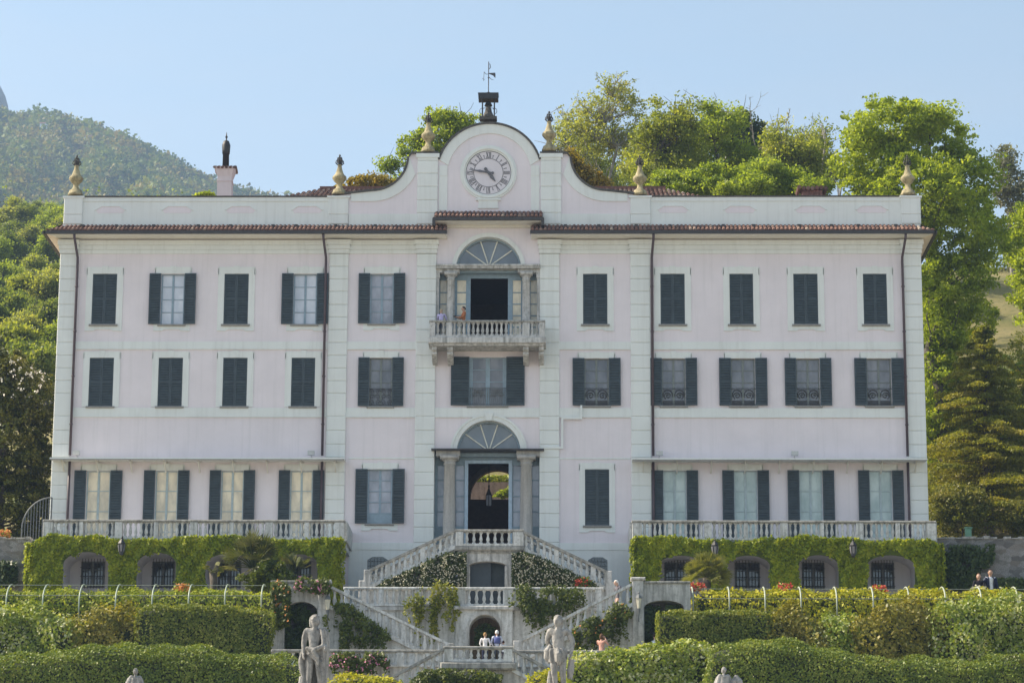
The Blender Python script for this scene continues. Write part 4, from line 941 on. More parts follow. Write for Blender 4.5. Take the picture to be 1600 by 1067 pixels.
m = MB(); m.box(x0, c0-.0, WY-.12, WY+.5, T0-.12, T0+.02); m.box(c1, x1, WY-.12, WY+.5, T0-.12, T0+.02); m.bbox(c0-.08, c1+.08, WY-.48, WY+.5, T0-.14, T0+.035, .04); m.build('ledge', 'stone', rw)
m = MB(); m.box(-60, 60, WY+.5, -8.6, T0-.11, T0-.004); m.build('paving', 'stone', rw)
bl = thing('balustrade', 'pale stone balustrade with yellow climbers above the arched niche', 'balustrade', (0, 0, 0))
zt = fz(917.5, 764, WY)
L = [(fx(a, 930, WY), fx(b, 930, WY)) for a, b in ((538, 546), (592, 600), (650, 658), (712, 727), (786, 800), (862, 870), (930, 940))]
balustrade(bl, fx(538, 930, WY), fx(942, 930, WY), WY, T0+.04, zt, L, .305, .2, 'balust', 'balust')

for xa, xb, lab in ((-80, fx(424, 960, FY)-.02, 'plain garden wall behind the hedges left of the stairs'), (fx(1079, 960, FY)+.02, 80, 'plain garden wall behind the hedges right of the stairs')):
    m = MB(); m.box(xa, xb, WY-.05, WY+.45, T1, T0-.12); tag(m.build('retaining_wall', 'rubble'), lab, 'wall')

# ---- side stairs of the garden and their arched blocks
for (nm, A, B, bl_, arch, lab, lab2) in ((0, (507, 910), (702, 1005), (424, 508), (455, 506, 940, 956), 'left garden stair running down to the right, vines on its wall', 'l'),
                                   (1, (997, 906), (809, 1001), (985, 1079), (1004, 1066, 937, 948), 'right garden stair running down to the left, lit handrail', 'r')):
    t = thing('garden_stair', lab, 'staircase', (0, 0, 0))
    a, b = P2(*A, FY), P2(*B, FY); slope_rail(t, a, b, FY, 1.0, .29, .22, 'balust', 'balust'); flight(t, a, b, FY+.02, WY-.5, 1.0, T1, 'balust', 18)
    m = MB(); m.bbox(b[0]-.18, b[0]+.18, FY-.19, FY+.19, T1, b[1]+.0, .02); m.build('newel', 'stone', t); m = MB(); m.bbox(a[0]-.25, a[0]+.22, FY-.2, FY+.2, T1, a[1]-.02, .03); m.bbox(a[0]-.32, a[0]+.3, FY-.28, FY+.28, a[1]-.03, a[1]+.10, .04); m.build('newel', 'stone', t)
    xl, xr = fx(bl_[0], 960, FY), fx(bl_[1], 960, FY)
    if nm == 0: xr = a[0]-.26
    else: xl = a[0]+.23
    zt = fz(911, 764, FY); l, r, tp, sp = arch; cx = (fx(l, 950, FY)+fx(r, 950, FY))/2; hw = (fx(r, 950, FY)-fx(l, 950, FY))/2; zs = fz(sp, 764, FY)
    if nm == 0: cx = min(cx, xr-hw-.02)
    else: cx = max(cx, xl+hw+.02)
    m = MB(); arcade(m, xl, xr, T1, zt, [(cx, hw, zs, fz(tp, 764, FY)-zs)], FY, 0, 0, FY+1.0); m.quad((xl, FY, zt), (xr, FY, zt), (xr, WY, zt), (xl, WY, zt)); m.quad((xl, FY, T1), (xl, WY, T1), (xl, WY, zt), (xl, FY, zt)); m.quad((xr, FY, T1), (xr, WY, T1), (xr, WY, zt), (xr, FY, zt)); m.build('arch_wall', 'stone', t)
    m = MB(); m.box(xl, xr, FY+1.0, FY+1.1, T1, zt-.02); m.build('recess_back', 'rubble', t)
    m = MB(); m.bbox(xl-.05, xr, FY-.08, FY+.3, zt, zt+.1, .02); m.build('coping', 'stoneline', t)
    # lamp on the newel
    p = at((512, 998)[nm], (944, 942)[nm], FY-.35); g = thing('wall_lamp', ('old lamp with pale glass below the left garden stair newel', 'old lamp with pale glass below the right garden stair newel')[nm], 'lamp', tuple(p))
    m = MB(); m.lathe([(.07, -.22), (.13, .2)], (0, 0, 0), 6); m.build('lamp_glass', plain('frosted_glass', (.62, .58, .46), .3), g)
    m = MB(); m.lathe([(.16, .2), (.12, .3), (.03, .38), (.05, .42), (.01, .5)], (0, 0, 0), 6); m.lathe([(.02, -.6), (.05, -.4), (.085, -.22)], (0, 0, 0), 6); m.tube([(0, .3, -.7), (0, .05, -.75), (0, 0, -.5)], .025, 5); m.build('lamp_cap', 'irongrey', g)

# ---- lower terrace edge
LY = -16.0; CY = -18.0
t = thing('lower_balustrade', 'lowest stone balustrade with a projecting landing and two stairs running outwards', 'balustrade', (0, 0, 0))
zl = fz(1015, 640, LY); zc = fz(1009.5, 750, CY)
xa, xb, xc, xd = fx(425, 1030, LY), fx(694, 1030, CY), fx(801, 1030, CY), fx(1010, 1030, LY)
m = MB(); m.box(xa, xd, LY, LY+.4, T2, T1+.02); m.box(xb-.1, xc+.1, CY, LY+.02, T1-.12, T1+.015); m.build('wall', 'stone', t)
P_ = [(xa+d, xa+d+.28) for d in (0.1, 2.6, 5.1)]; balustrade(t, xa, xb+.2, LY, T1+.02, zl, P_, .30, .22)
P_ = [(xd-d-.28, xd-d) for d in (0.1, 2.6, 4.9)][::-1]; balustrade(t, xc-.2, xd, LY, T1+.02, fz(1016, 900, LY), P_, .30, .22)
P_ = [(xb, xb+.35), (xc-.35, xc)]; balustrade(t, xb, xc, CY, T1+.015, zc, P_, .31, .22)
m = MB(); m.bbox(xb-.15, xc+.15, CY-.3, CY+.3, T1-.3, T1-.002, .06); m.build('ledge', 'stoneline', t)
m = MB(); arcade(m, xb, xc, T2, T1-.3, [((xb+xc)/2, 1.15, T1-1.25, .62)], CY+.05, 0, 0, CY+1.5); m.quad((xb, CY+1.5, T2), (xc, CY+1.5, T2), (xc, CY+1.5, T1-.3), (xb, CY+1.5, T1-.3)); m.build('grotto_wall', 'stone', t)
for A, B in (((695, 1011), (560, 1085)), ((800, 1012), (925, 1080))):
    a, b = P2(*A, CY), P2(*B, CY); slope_rail(t, a, b, CY, .95, .30, .22); flight(t, a, b, CY+.02, LY-.02, .95, T2, 'stone', 16)

# ---- rubble walls either side, iron fan gate, green cabinet
for l, r, top, lab in ((-260, 47, 839, 'old rubble garden wall at the left edge, below the flowering evergreen'), (1460, 1900, 839, 'old rubble garden wall right of the villa, couple walking before it')):
    xa, xb = fx(l, 860, -2.), fx(r, 860, -2.); zt = fz(top, (l+r)/2, -2.); t = thing('stone_wall', lab, 'wall', ((xa+xb)/2, -2., T0)); m = MB(); h = zt-T0; hw = (xb-xa)/2
    n = 40; v = []; 
    m.box(-hw, hw, 0, .6, 0, h-.1); t2 = m.build('wall', 'rubble', t); m = MB()
    for i in range(n): m.bbox(-hw+2*hw*i/n, -hw+2*hw*(i+.97)/n, -.06+RG.normal()*.02, .66, h-.1, h+RG.normal()*.025, .02)
    m.build('coping', 'stoneline', t)
gx0, gx1 = fx(34, 830, -1), fx(79, 830, -1); gz0, gz1 = fz(842, 56, -1), fz(777, 76, -1)
t = thing('iron_railing', 'quarter circle iron railing beside the left corner of the villa', 'railing', (gx0, -1, gz0)); m = MB(); wd, hh = gx1-gx0, gz1-gz0
m.tube([(wd-wd*math.cos(a), 0, .25*hh+hh*.75*math.sin(a)) for a in np.linspace(0, PI/2, 12)], .035, 6); m.tube([(0, 0, 0), (0, 0, .27*hh)], .035, 6); m.tube([(wd, 0, 0), (wd, 0, hh)], .035, 6); m.build('hoop', 'irongrey', t)
for i in range(1, 10):
    x = wd*i/10; m = MB(); m.tube([(x, 0, 0), (x, 0, .25*hh+hh*.75*math.sqrt(max(0, 1-((wd-x)/wd)**2)))], .022, 5); m.build('bar', 'irongrey', t)
p = at(1513, 839, -.6); t = thing('utility_cabinet', 'small green metal cabinet standing on the right rubble wall', 'cabinet', tuple(p)); m = MB(); m.bbox(-.14, .14, -.14, .14, 0, .40, .02); m.build('cabinet_body', plain('cabinet_green', (.13, .28, .18), .5), t); m = MB(); m.box(-.18, .18, -.18, .18, .40, .45); m.build('cabinet_lid', plain('cabinet_green_lid', (.16, .33, .22), .5), t)

# ---- curved fence posts and wires
def fence_post(px, py_b, py_t, Y, mat, lab, grp):
    p = at(px, py_b, Y); zt = fz(py_t, px, Y+1.4); t = tag(link('fence_post', None), lab, 'post', grp); t.location = tuple(p); m = MB(); h = zt-p[2]
    m.tube([(0, 0, -.3), (0, 0, h*.35)]+[(0, 1.35*(1-math.cos(a)), h*.35+h*.65*math.sin(a)) for a in np.linspace(.2, PI/2, 8)]+[(0, 1.6, h*.985)], .034, 8); m.build('hoop', mat, t, True); return t
LP = [9, 66, 123, 180, 237, 294, 351, 408]; RP = [1083, 1140, 1196, 1252, 1308, 1365, 1421, 1478, 1534, 1591]
HY = -11.2
for i, px in enumerate(LP):
    lb = ('hooked green fence post at the right end of the left fence' if i == 7 else 'hooked green fence post at the far left edge, first of the left fence' if i == 0 else 'one of the hooked green posts along the left fence between its two ends')
    fence_post(px, 957 if px < 300 else 950, 914, HY, 'postgreen', lb, 'green hooked posts of the left fence')
for i, px in enumerate(RP):
    lb = ('hooked pale post at the left end of the right fence, by the garden stair' if i == 0 else 'hooked pale post at the far right edge, last of the right fence' if i == 9 else 'one of the hooked pale posts along the right fence between its two ends')
    fence_post(px, 955, 918, HY, 'postpale', lb, 'pale hooked posts of the right fence')
for (a, b, tops, lab) in ((-120, 412, (915, 931), 'thin wires strung along the green hooked posts at left'), (1078, 1760, (919, 934), 'thin wires strung along the pale hooked posts at right')):
    m = MB()
    for k, (y, yy) in enumerate(zip(tops, (HY+1.3, HY+.3))): m.tube([(fx(a, y, yy), yy, fz(y, 764, yy)), (fx(b, y, yy), yy, fz(y, 764, yy))], .014, 4)
    tag(m.build('fence_wire', 'wire'), lab, 'wire')

# ---- finials, bell turret
MT['finialiron'] = plain('rusted_flame_iron', (.05, .045, .04), .7)
FIN = [(118, 306, 'stone vase finial with iron flame on the left corner of the parapet'), (530, 305, 'stone vase finial with iron flame above the left downpipe of the centre'), (669, 239, 'stone vase finial with iron flame on the left shoulder of the clock gable'), (858, 237, 'stone vase finial with iron flame on the right shoulder of the clock gable'), (1000, 306, 'stone vase finial with iron flame right of the clock gable above a downpipe'), (1419, 306, 'stone vase finial on the right corner of the parapet before the bright tree')]
def finial(px, py, lab):
    x, _, z = at(px, py, .12); t = thing('finial', lab, 'finial', (x, .12, z), 'vase finials along the roofline'); m = MB()
    m.lathe([(.36, 0), (.36, .10), (.33, .12), (.30, .24), (.17, .34), (.13, .46), (.13, .55), (.20, .62), (.27, .70), (.35, .82), (.34, .90), (.27, .98), (.22, 1.03), (.17, 1.16), (.12, 1.32), (.095, 1.46), (.12, 1.50), (.08, 1.52)], (0, 0, 0), 14); m.build('vase', 'urn', t, True); m = MB()
    for k in range(6):
        a = k*PI/3+.3; c, s = math.cos(a), math.sin(a); m.tube([(c*.09, s*.09, 1.5), (c*.2, s*.2, 1.60), (c*.17, s*.17, 1.72), (c*.06, s*.06, 1.74)], .026, 5); m.tube([(c*.05, s*.05, 1.52), (c*.12, s*.12, 1.8), (c*.10, s*.10, 1.88), (c*.02, s*.02, 1.86)], .022, 5)
    m.lathe([(.09, 1.5), (.10, 1.54), (.02, 1.6), (.016, 1.9), (.05, 1.95), (.05, 2.0), (.01, 2.05)], (0, 0, 0), 8); m.build('flame', 'finialiron', t); return t
for f in FIN: finial(*f)
bx, by_, bz = at(763, 187, .2); t = thing('bell_turret', 'small black bell canopy with weather vane on top of the clock gable', 'bell turret', (bx, .2, bz)); 
zz = lambda py: fz(py, 763, .2)-bz
m = MB(); m.box(-.42, .42, -.25, .25, -.05, zz(184)); m.lathe([(.30, zz(184)), (.26, zz(181)), (.16, zz(174)), (.17, zz(173)), (.09, zz(165))], (0, 0, 0), 10); m.build('base', 'coping', t)
m = MB(); m.lathe([(.20, zz(166)), (.16, zz(163)), (.10, zz(160)), (.03, zz(158.5))], (0, 0, 0), 12); m.build('bell', plain('dark_bronze', (.03, .03, .03), .4), t)
m = MB(); m.box(-.48, .48, -.4, .4, zz(157), zz(149)); 
for i in range(9): m.box(-.46+i*.107, -.40+i*.107, -.41, -.39, zz(158.6), zz(157))
m.add([(-.50, -.42, zz(149)), (.50, -.42, zz(149)), (.5, .42, zz(149)), (-.5, .42, zz(149)), (-.16, -.1, zz(147)), (.16, -.1, zz(147)), (.16, .1, zz(147)), (-.16, .1, zz(147)), (0, 0, zz(143.5))], [(0, 1, 5, 4), (1, 2, 6, 5), (2, 3, 7, 6), (3, 0, 4, 7), (4, 5, 8), (5, 6, 8), (6, 7, 8), (7, 4, 8)]); m.build('canopy', 'blackmetal', t)
for sx in (-1, 1):
    for sy in (-1, 1):
        m = MB(); m.tube([(sx*.29, sy*.22, -.02), (sx*.29, sy*.22, zz(156))], .028, 6)
        if sy < 0: m.tube([(sx*.29, -.22, zz(172)), (sx*.12, -.1, zz(170))], .015, 4); m.tube([(sx*(.32+.10*math.cos(a)), -.22, zz(176)+.14*math.sin(a)) for a in np.linspace(-1.5, 2.5, 9)], .014, 4)
        m.build('post', 'blackmetal', t)
m = MB(); m.tube([(0, 0, zz(146)), (0, 0, zz(97))], .022, 6)
m.add([(.02, -.012, zz(114.6)), (.32, -.012, zz(114.2)), (.34, -.012, zz(117)), (.33, -.012, zz(122.5)), (.22, -.012, zz(118.5)), (.02, -.012, zz(115.8)), (.02, .012, zz(114.6)), (.32, .012, zz(114.2)), (.34, .012, zz(117)), (.33, .012, zz(122.5)), (.22, .012, zz(118.5)), (.02, .012, zz(115.8))], [(0, 1, 2, 3, 4, 5), (11, 10, 9, 8, 7, 6)]+[(i, (i+1) % 6, (i+1) % 6+6, i+6) for i in range(6)])
m.tube([(0, 0, zz(116)), (-.12, 0, zz(116.5)), (-.22, 0, zz(113))], .014, 4); m.tube([(-.22, 0, zz(112.5)), (-.24, 0, zz(127))], .012, 4); m.tube([(-.30, 0, zz(123)), (-.2, 0, zz(125))], .012, 4); m.tube([(0, 0, zz(120)), (.12, 0, zz(124)), (.24, 0, zz(125.5))], .012, 4)
m.lathe([(.03, zz(123)), (.05, zz(122)), (.03, zz(121))], (0, 0, 0), 8)
m.tube([(.0, 0, zz(109)), (.09, 0, zz(106)), (.07, 0, zz(101)), (.0, 0, zz(100))], .018, 4); m.build('weather_vane', plain('vane_metal', (.07, .07, .08), .5), t)
# lantern inside the hall
p = at(764, 752, 3.); t = thing('hanging_lantern', 'glass lantern hanging on a chain inside the main doorway', 'lantern', tuple(p)); z_ = lambda py: fz(py, 764, 3.)-p[2]
m = MB(); m.tube([(0, 0, HZ1-p[2]-.02), (0, 0, z_(760))], .02, 5); m.lathe([(.03, z_(762)), (.06, z_(760)), (.03, z_(757))], (0, 0, 0), 8); m.build('chain', 'blackmetal', t)
m = MB(); m.lathe([(.12, z_(790)), (.14, z_(789)), (.15, z_(774))], (0, 0, 0), 6); m.build('lantern_glass', 'g_grid', t); m = MB()
for k in range(6): a = 2*PI*(k+.5)/6; m.tube([(.155*math.cos(a), .155*math.sin(a), z_(790)), (.16*math.cos(a), .16*math.sin(a), z_(773))], .014, 4)
m.lathe([(.17, z_(774)), (.1, z_(768)), (.03, z_(762))], (0, 0, 0), 6); m.build('lantern_case', 'blackmetal', t)
# ================================================================== GROUND, HILLS, PLANTS
def ground_mat(name, c1, c2, c3, sc=.25):
    m, nt, N, L, P = _new(name); a = _noise(N, L, sc, 8, .65); b = _noise(N, L, 3, 5, .7)
    v = _ramp(N, L, a, [(.35, c1), (.5, c2), (.65, c3)]); k = _ramp(N, L, b, [(.45, (0, 0, 0)), (.7, (.6, .6, .6))]); v = _mix(N, L, k, v, tuple(x*.7 for x in c1))
    L.new(v, P.inputs['Base Color']); P.inputs['Roughness'].default_value = .95; return m
MT['gravel'] = ground_mat('gravel_ground', (.30, .27, .22), (.34, .31, .26), (.26, .25, .20))
MT['grass'] = ground_mat('dry_grass', (.10, .12, .03), (.17, .15, .05), (.24, .20, .09), .18)
YS = [(-2500, -19.2), (-400, -19.2), (-62, -18.8), (-58, -16), (-24, -9.25), (-16.2, -9.2), (-15.95, T1), (-8.9, T1), (-8.7, T0), (-1.9, T0)]
def gz_hill(x, y):
    if y < 12: base = 1.45; return base
    k = min(1, max(0, (x+34)/30.)); z = 0
    for w, sl, cap in ((1-k, .33, 330.), (k, .60, 58.)):
        yy = min(y, cap)-12; z += w*(sl*yy+(.02*(y-cap) if y > cap else 0))
    return 1.45+z+1.2*math.sin(x*.11+y*.07)*min(1, (y-12)/20)
xs = [-900, -500, -300, -200]+list(np.arange(-150, 151, 5.))+[200, 300, 500, 900]; xs = sorted(set(xs)|{-20.6, 20.7, -20.55, 20.65})
m = MB(); rows = []
ys1 = [y for y, z in YS]
for y, z in YS: rows.append([(x, y, z) for x in xs])
rows.append([(x, -1.7, T0 if -20.59 < x < 20.69 else 1.45) for x in xs])
for y in list(np.arange(12, 190, 6.))+[200, 215, 230, 250, 270, 290, 310, 330, 350, 420]: rows.append([(x, y, gz_hill(x, y) if y > 12 else (1.45)) for x in xs])
v = [p for r in rows for p in r]; q = len(xs); f = [(j*q+i, j*q+i+1, (j+1)*q+i+1, (j+1)*q+i) for j in range(len(rows)-1) for i in range(q-1)]
mi = [0 if j < len(YS) else 1 for j in range(len(rows)-1) for i in range(q-1)]
m.add(v, f); m.m = mi; tag(m.build('ground', ['gravel', 'grass'], None, False), kind='structure')

# ---- far mountain, its wood, the crag
RIDGE = [(-700, 260), (-420, 150), (-200, 150), (-60, 166), (0, 174), (30, 177), (75, 175), (130, 191), (200, 217), (260, 243), (320, 277), (365, 294), (420, 306), (500, 335), (640, 390), (900, 470)]
RX = [a for a, b in RIDGE]; RY = [b for a, b in RIDGE]
MT['forestground'] = ground_mat('forest_floor', (.07, .075, .03), (.10, .10, .045), (.13, .11, .06), .01)
NU, NV = 90, 40; v = []
def mpt(u, t):
    px = -700+1600*u; pyr = np.interp(px, RX, RY)+14; Y = 430+970*t; py = 640+(pyr-640)*t**.9
    p = at(px, py, Y); n = 22*math.sin(px*.021+t*7)+15*math.sin(px*.05-t*13+1)+7*math.sin(px*.11+t*9); return np.array((p[0], p[1]+n*3*t*(1-t)*4, p[2]+n*t*(1-t)*2.2))
for j in range(NV+1):
    for i in range(NU+1): v.append(mpt(i/NU, j/NV))
for i in range(NU+1): p = v[NV*(NU+1)+i]; v.append(np.array((p[0], p[1]+500, p[2]-260)))
f = [(j*(NU+1)+i, j*(NU+1)+i+1, (j+1)*(NU+1)+i+1, (j+1)*(NU+1)+i) for j in range(NV+1) for i in range(NU)]
m = MB(); m.add(v, f); tag(m.build('mountain', 'forestground', None, True), kind='structure')
MT['forest'] = leaf('far_foliage', [(0.0575, 0.102, 0.022), (0.1035, 0.15, 0.0275), (0.1495, 0.192, 0.033), (0.207, 0.168, 0.055), (0.184, 0.24, 0.044)], .25, .7, .012)
nC = 7600; U = np.where(RG.random(nC) < .72, RG.uniform(.37, .73, nC), RG.random(nC)); Tt = .12+.88*RG.random(nC)**.7
U[:500] = RG.uniform(.36, .74, 500); Tt[:500] = .97+.03*RG.random(500)
B = np.array([mpt(u, min(t, 1.)) for u, t in zip(U, Tt)]); k = 84
hgt = RG.uniform(4.5, 11, nC)*np.where(RG.random(nC) < .12, 1.5, 1); C = np.repeat(B, k, 0); hh = np.repeat(hgt, k); D = RG.normal(size=(nC*k, 3)); D /= np.linalg.norm(D, axis=1)[:, None]; D[:, 2] = np.abs(D[:, 2])*1.15-.1
C = C+D*hh[:, None]*np.array((.60, .60, .8))*(RG.random(nC*k)[:, None]**.4); tone = np.repeat(RG.random(nC), k)*.8+RG.random(nC*k)*.2
tag(leaves('forest', C, hh*.17*RG.uniform(.7, 1.3, nC*k), 'forest', None, 1.2, up=.5, rnd=tone), 'hazy spring woodland covering the far mountain slope', 'forest', kind='stuff')
# crag behind
MT['crag'] = stone('grey_cliff', (.20, .19, .18), (.28, .27, .26), (.12, .13, .10), .02)
m = MB(); v = []
prof = [(-420, 60), (-260, 30), (-120, 70), (-60, 95), (-20, 118), (-6, 127), (2, 134), (7, 150), (11, 165), (16, 190), (40, 240)]
for j, (Y, dpy) in enumerate(((1560, 120), (1600, 60), (1650, 20), (1680, 0), (1900, 200))):
    for i, (px, py) in enumerate(prof): p = at(px+RG.normal()*2, py+dpy*(1+.2*RG.normal()) if dpy else py, Y); v.append(p)
q = len(prof); m.add(v, [(j*q+i, j*q+i+1, (j+1)*q+i+1, (j+1)*q+i) for j in range(4) for i in range(q-1)]); tag(m.build('crag', 'crag'), kind='structure')
for px, py, lb in ((144, 224, 'tiny white house among the trees on the mountain, lower of the two'), (76, 204, 'tiny white house high on the mountain below the ridge')):
    best = min(((abs(np.dot(mpt((px+700)/1600, t)-CAM, UP)/np.dot(mpt((px+700)/1600, t)-CAM, FW)-(533.5-py)/F), t) for t in np.linspace(.3, 1, 300))); p = mpt((px+700)/1600, best[1])+np.array((0, -14, -2))
    t = thing('house', lb, 'house', tuple(p)); m = MB(); m.box(-2, 2, -1.5, 1.5, -3, 1.4); m.build('wall', 'white', t); m = MB(); m.add([(-2.3, -1.8, 1.4), (2.3, -1.8, 1.4), (2.3, 1.8, 1.4), (-2.3, 1.8, 1.4), (-2.3, 0, 2.5), (2.3, 0, 2.5)], [(0, 1, 5, 4), (2, 3, 4, 5), (0, 4, 3), (1, 2, 5), (0, 3, 2, 1)]); m.build('roof', 'tile', t)

# ---- leaf kinds
MT['l_bright'] = leaf('maple_leaves', [(0.1254, 0.1725, 0.0156), (0.2052, 0.2702, 0.026), (0.2964, 0.368, 0.039), (0.3876, 0.437, 0.065)], 0.5, .5, .35)
MT['l_fresh'] = leaf('fresh_leaves', [(0.119, 0.1701, 0.0235), (0.184, 0.2489, 0.037), (0.2543, 0.3219, 0.0538), (0.3247, 0.3764, 0.084)], .55, .5, .3)
MT['l_olive'] = leaf('olive_green_leaves', [(0.121, 0.1531, 0.0339), (0.187, 0.2267, 0.0463), (0.2585, 0.2941, 0.0694), (0.308, 0.3186, 0.1004)], .55, .5, .3)
MT['l_sparse'] = leaf('young_leaves', [(0.1683, 0.1978, 0.066), (0.2412, 0.272, 0.0858), (0.2973, 0.3214, 0.1056), (0.3366, 0.3214, 0.1452)], .55, .5, .3)
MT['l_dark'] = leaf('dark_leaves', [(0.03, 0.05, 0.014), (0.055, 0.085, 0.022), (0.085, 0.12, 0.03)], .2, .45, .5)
MT['l_rust'] = leaf('copper_leaves', [(0.1716, 0.132, 0.0198), (0.2508, 0.198, 0.0297), (0.33, 0.2244, 0.0352)], .4, .5, .4)
MT['l_yew'] = leaf('bronze_conifer_needles', [(0.1105, 0.1375, 0.0182), (0.1885, 0.2063, 0.026), (0.26, 0.2562, 0.039), (0.325, 0.2875, 0.0585)], 0.4, .55, .5)
MT['l_magn'] = leaf('glossy_dark_leaves', [(0.04, 0.055, 0.008), (0.07, 0.085, 0.01), (0.12, 0.125, 0.014), (0.18, 0.165, 0.025)], .2, .35, .7)
MT['l_shrub'] = leaf('shrub_leaves', [(0.075, 0.095, 0.016), (0.13, 0.145, 0.025), (0.2, 0.2, 0.04), (0.3, 0.27, 0.1)], .3, .45, .8)
MT['l_silver'] = leaf('silver_leaves', [(.12, .13, .085), (.17, .18, .12), (.22, .22, .15)], .3, .6, .5)
MT['l_hill'] = leaf('hill_leaves', [(0.073, 0.1062, 0.0273), (0.1278, 0.1753, 0.0429), (0.1916, 0.2389, 0.0624), (0.2372, 0.2549, 0.117)], .5, .5, .15)
def lob(px, py, Y, rx, ry, dy=None): p = at(px, py, Y); k = (Y-CAM[1])/math.cos(TH)/F; return (p[0], p[1], p[2], rx*k, (dy or rx)*k, ry*k)
def base_at(px, Y, x=None): p = at(px, 500, Y); return (p[0], Y, gz_hill(p[0], Y)-.3)
# the bright maple right of the villa
Y = 24; tree('tree', 'big bright green maple towering over the right end of the villa', base_at(1470, Y), [lob(*a) for a in ((1400, 200, Y, 78, 45), (1375, 255, Y, 70, 45), (1345, 215, Y-1, 38, 38), (1460, 215, Y, 60, 48), (1440, 300, Y-2, 95, 60), (1510, 280, Y, 55, 55), (1500, 360, Y-1, 75, 60), (1350, 280, Y, 42, 40), (1490, 440, Y, 60, 55), (1540, 380, Y+2, 36, 60), (1470, 520, Y+1, 48, 52), (1460, 450, Y-1, 40, 55), (1465, 600, Y, 40, 50), (1525, 500, Y+2, 36, 40), (1455, 660, Y, 34, 40))],
     'l_bright', 1300, 62, .64, .165, None, 'bark', .42, 60, .35)
Y = 30; tree('tree', 'fresh green tree at the right edge beyond the maple, above the dry meadow', base_at(1610, Y), [lob(*a) for a in ((1610, 400, Y, 45, 60), (1640, 470, Y, 60, 60), (1600, 350, Y, 20, 30), (1660, 380, Y, 60, 60))], 'l_bright', 420, 75, .6, .165, None, 'bark', .3, 26)
Y = 62; tree('tree', 'slender pale birch with hanging twigs right of the bright maple', base_at(1580, Y), [lob(*a) for a in ((1575, 255, Y, 22, 30), (1590, 310, Y, 25, 45), (1565, 300, Y, 14, 35), (1585, 380, Y, 25, 45))], 'l_silver', 330, 26, .6, .16, None, 'barkpale', .25, 40, .2, 2., 2)
# trees on the slope behind the roof
Y = 42
tree('tree', 'tall thin spring tree with airy crown right of the clock gable', base_at(955, Y), [lob(*a) for a in ((960, 145, Y, 36, 30), (930, 175, Y, 38, 30), (985, 170, Y, 26, 30), (940, 215, Y, 45, 35), (905, 205, Y, 28, 28), (975, 215, Y, 28, 25))], 'l_sparse', 560, 24, .5, .12, None, 'barkpale', .26, 130, .12, 1.6, 1, 'tree', .45, .34)
tree('tree', 'thin half bare tree just right of the right gable finial', base_at(885, Y+6), [lob(*a) for a in ((885, 190, Y+6, 22, 28), (900, 225, Y+6, 30, 30), (875, 225, Y+6, 18, 25))], 'l_sparse', 190, 16, .5, .12, None, 'barkpale', .18, 70, .15, 1.6, 2, 'tree', .45, .34)
tree('tree', 'low copper yellow tree against the right shoulder of the clock gable', base_at(912, 24), [lob(*a) for a in ((905, 265, 24, 32, 26), (925, 285, 24, 28, 22), (890, 245, 24, 16, 14))], 'l_rust', 300, 50, .42, .125, None, 'bark', .18, 20, split=9)
tree('tree', 'rounded olive green tree right of the airy spring tree', base_at(1050, 36), [lob(*a) for a in ((1045, 195, 36, 45, 32), (1020, 235, 36, 45, 40), (1065, 225, 36, 45, 45), (1000, 275, 35, 45, 30), (1040, 280, 35, 45, 35))], 'l_olive', 560, 38, .66, .14, None, 'bark', .34, 70, .35, 1.7, 1, split=9)
tree('tree', 'mid green tree in the middle of the row behind the roof', base_at(1130, 38), [lob(*a) for a in ((1125, 200, 38, 42, 35), (1140, 250, 38, 48, 40), (1090, 260, 38, 35, 40), (1110, 170, 38, 20, 16))], 'l_fresh', 440, 36, .66, .14, None, 'bark', .3, 80, .35, 1.7, 1, split=9)
tree('pine_tree', 'dark pine with flat boughs behind the mid green tree', base_at(1165, 52), [lob(*a) for a in ((1170, 205, 52, 40, 9), (1150, 190, 52, 30, 8), (1180, 222, 52, 32, 9), (1150, 235, 52, 36, 12), (1160, 260, 52, 36, 16))], 'l_dark', 330, 80, .5, .15, None, 'bark', .3, 30, .2, split=9)
tree('tree', 'bushy yellow green tree low behind the right half of the roof', base_at(1160, 22), [lob(*a) for a in ((1110, 285, 22, 48, 22), (1180, 275, 22, 46, 28), (1230, 285, 22, 46, 26), (1060, 298, 22, 30, 14))], 'l_fresh', 560, 44, .6, .13, None, 'bark', .25, 40, split=9)
tree('tree', 'dull green tree at the right end of the row behind the roof', base_at(1250, 34), [lob(*a) for a in ((1240, 240, 34, 42, 38), (1275, 265, 34, 32, 36), (1220, 275, 34, 32, 30), (1210, 225, 34, 20, 20))], 'l_olive', 420, 30, .66, .14, None, 'bark', .28, 90, .3, 1.7, 1, split=9)
for px, py0, lb, lean in ((1190, 165, 'leafless pale tree rising behind the row, left of its two bare neighbours', .2), (1222, 175, 'leafless pale tree with forked stems between two bare trees', .5), (1290, 185, 'leafless leaning tree just left of the bright maple', .15)):
    Y = 46; b = np.array(base_at(px-20, Y)); t = thing('bare_tree', lb, 'tree', tuple(b), 'leafless trees behind the roof'); m = MB(); top = at(px+lean*12, py0, Y)-b
    def br(p, q, r, lev):
        pts = limb(m, p, q, r, r*.45, .025, 5, 5)
        if lev <= 0: return
        d = np.array(q)-np.array(p); ln = np.linalg.norm(d)
        for k in range(5 if lev > 1 else 4):
            s0 = pts[RG.integers(2, 6)]; e = s0+d*RG.uniform(.10, .22)+RG.normal(size=3)*ln*.10*np.array((1.3, 1, .5)); br(s0, e, max(.018, r*.42), lev-1)
    br(np.zeros(3), top*.93, .15, 3); br(top*.40, top*.86+np.array((1.5*(1 if px != 1222 else -1.4), 0, .3)), .10, 2); q = top[2]/max(p[2] for p in m.v); m.v = [(p[0]*q, p[1]*q, p[2]*q) for p in m.v]; m.build('trunk', 'barkpale', t, True)
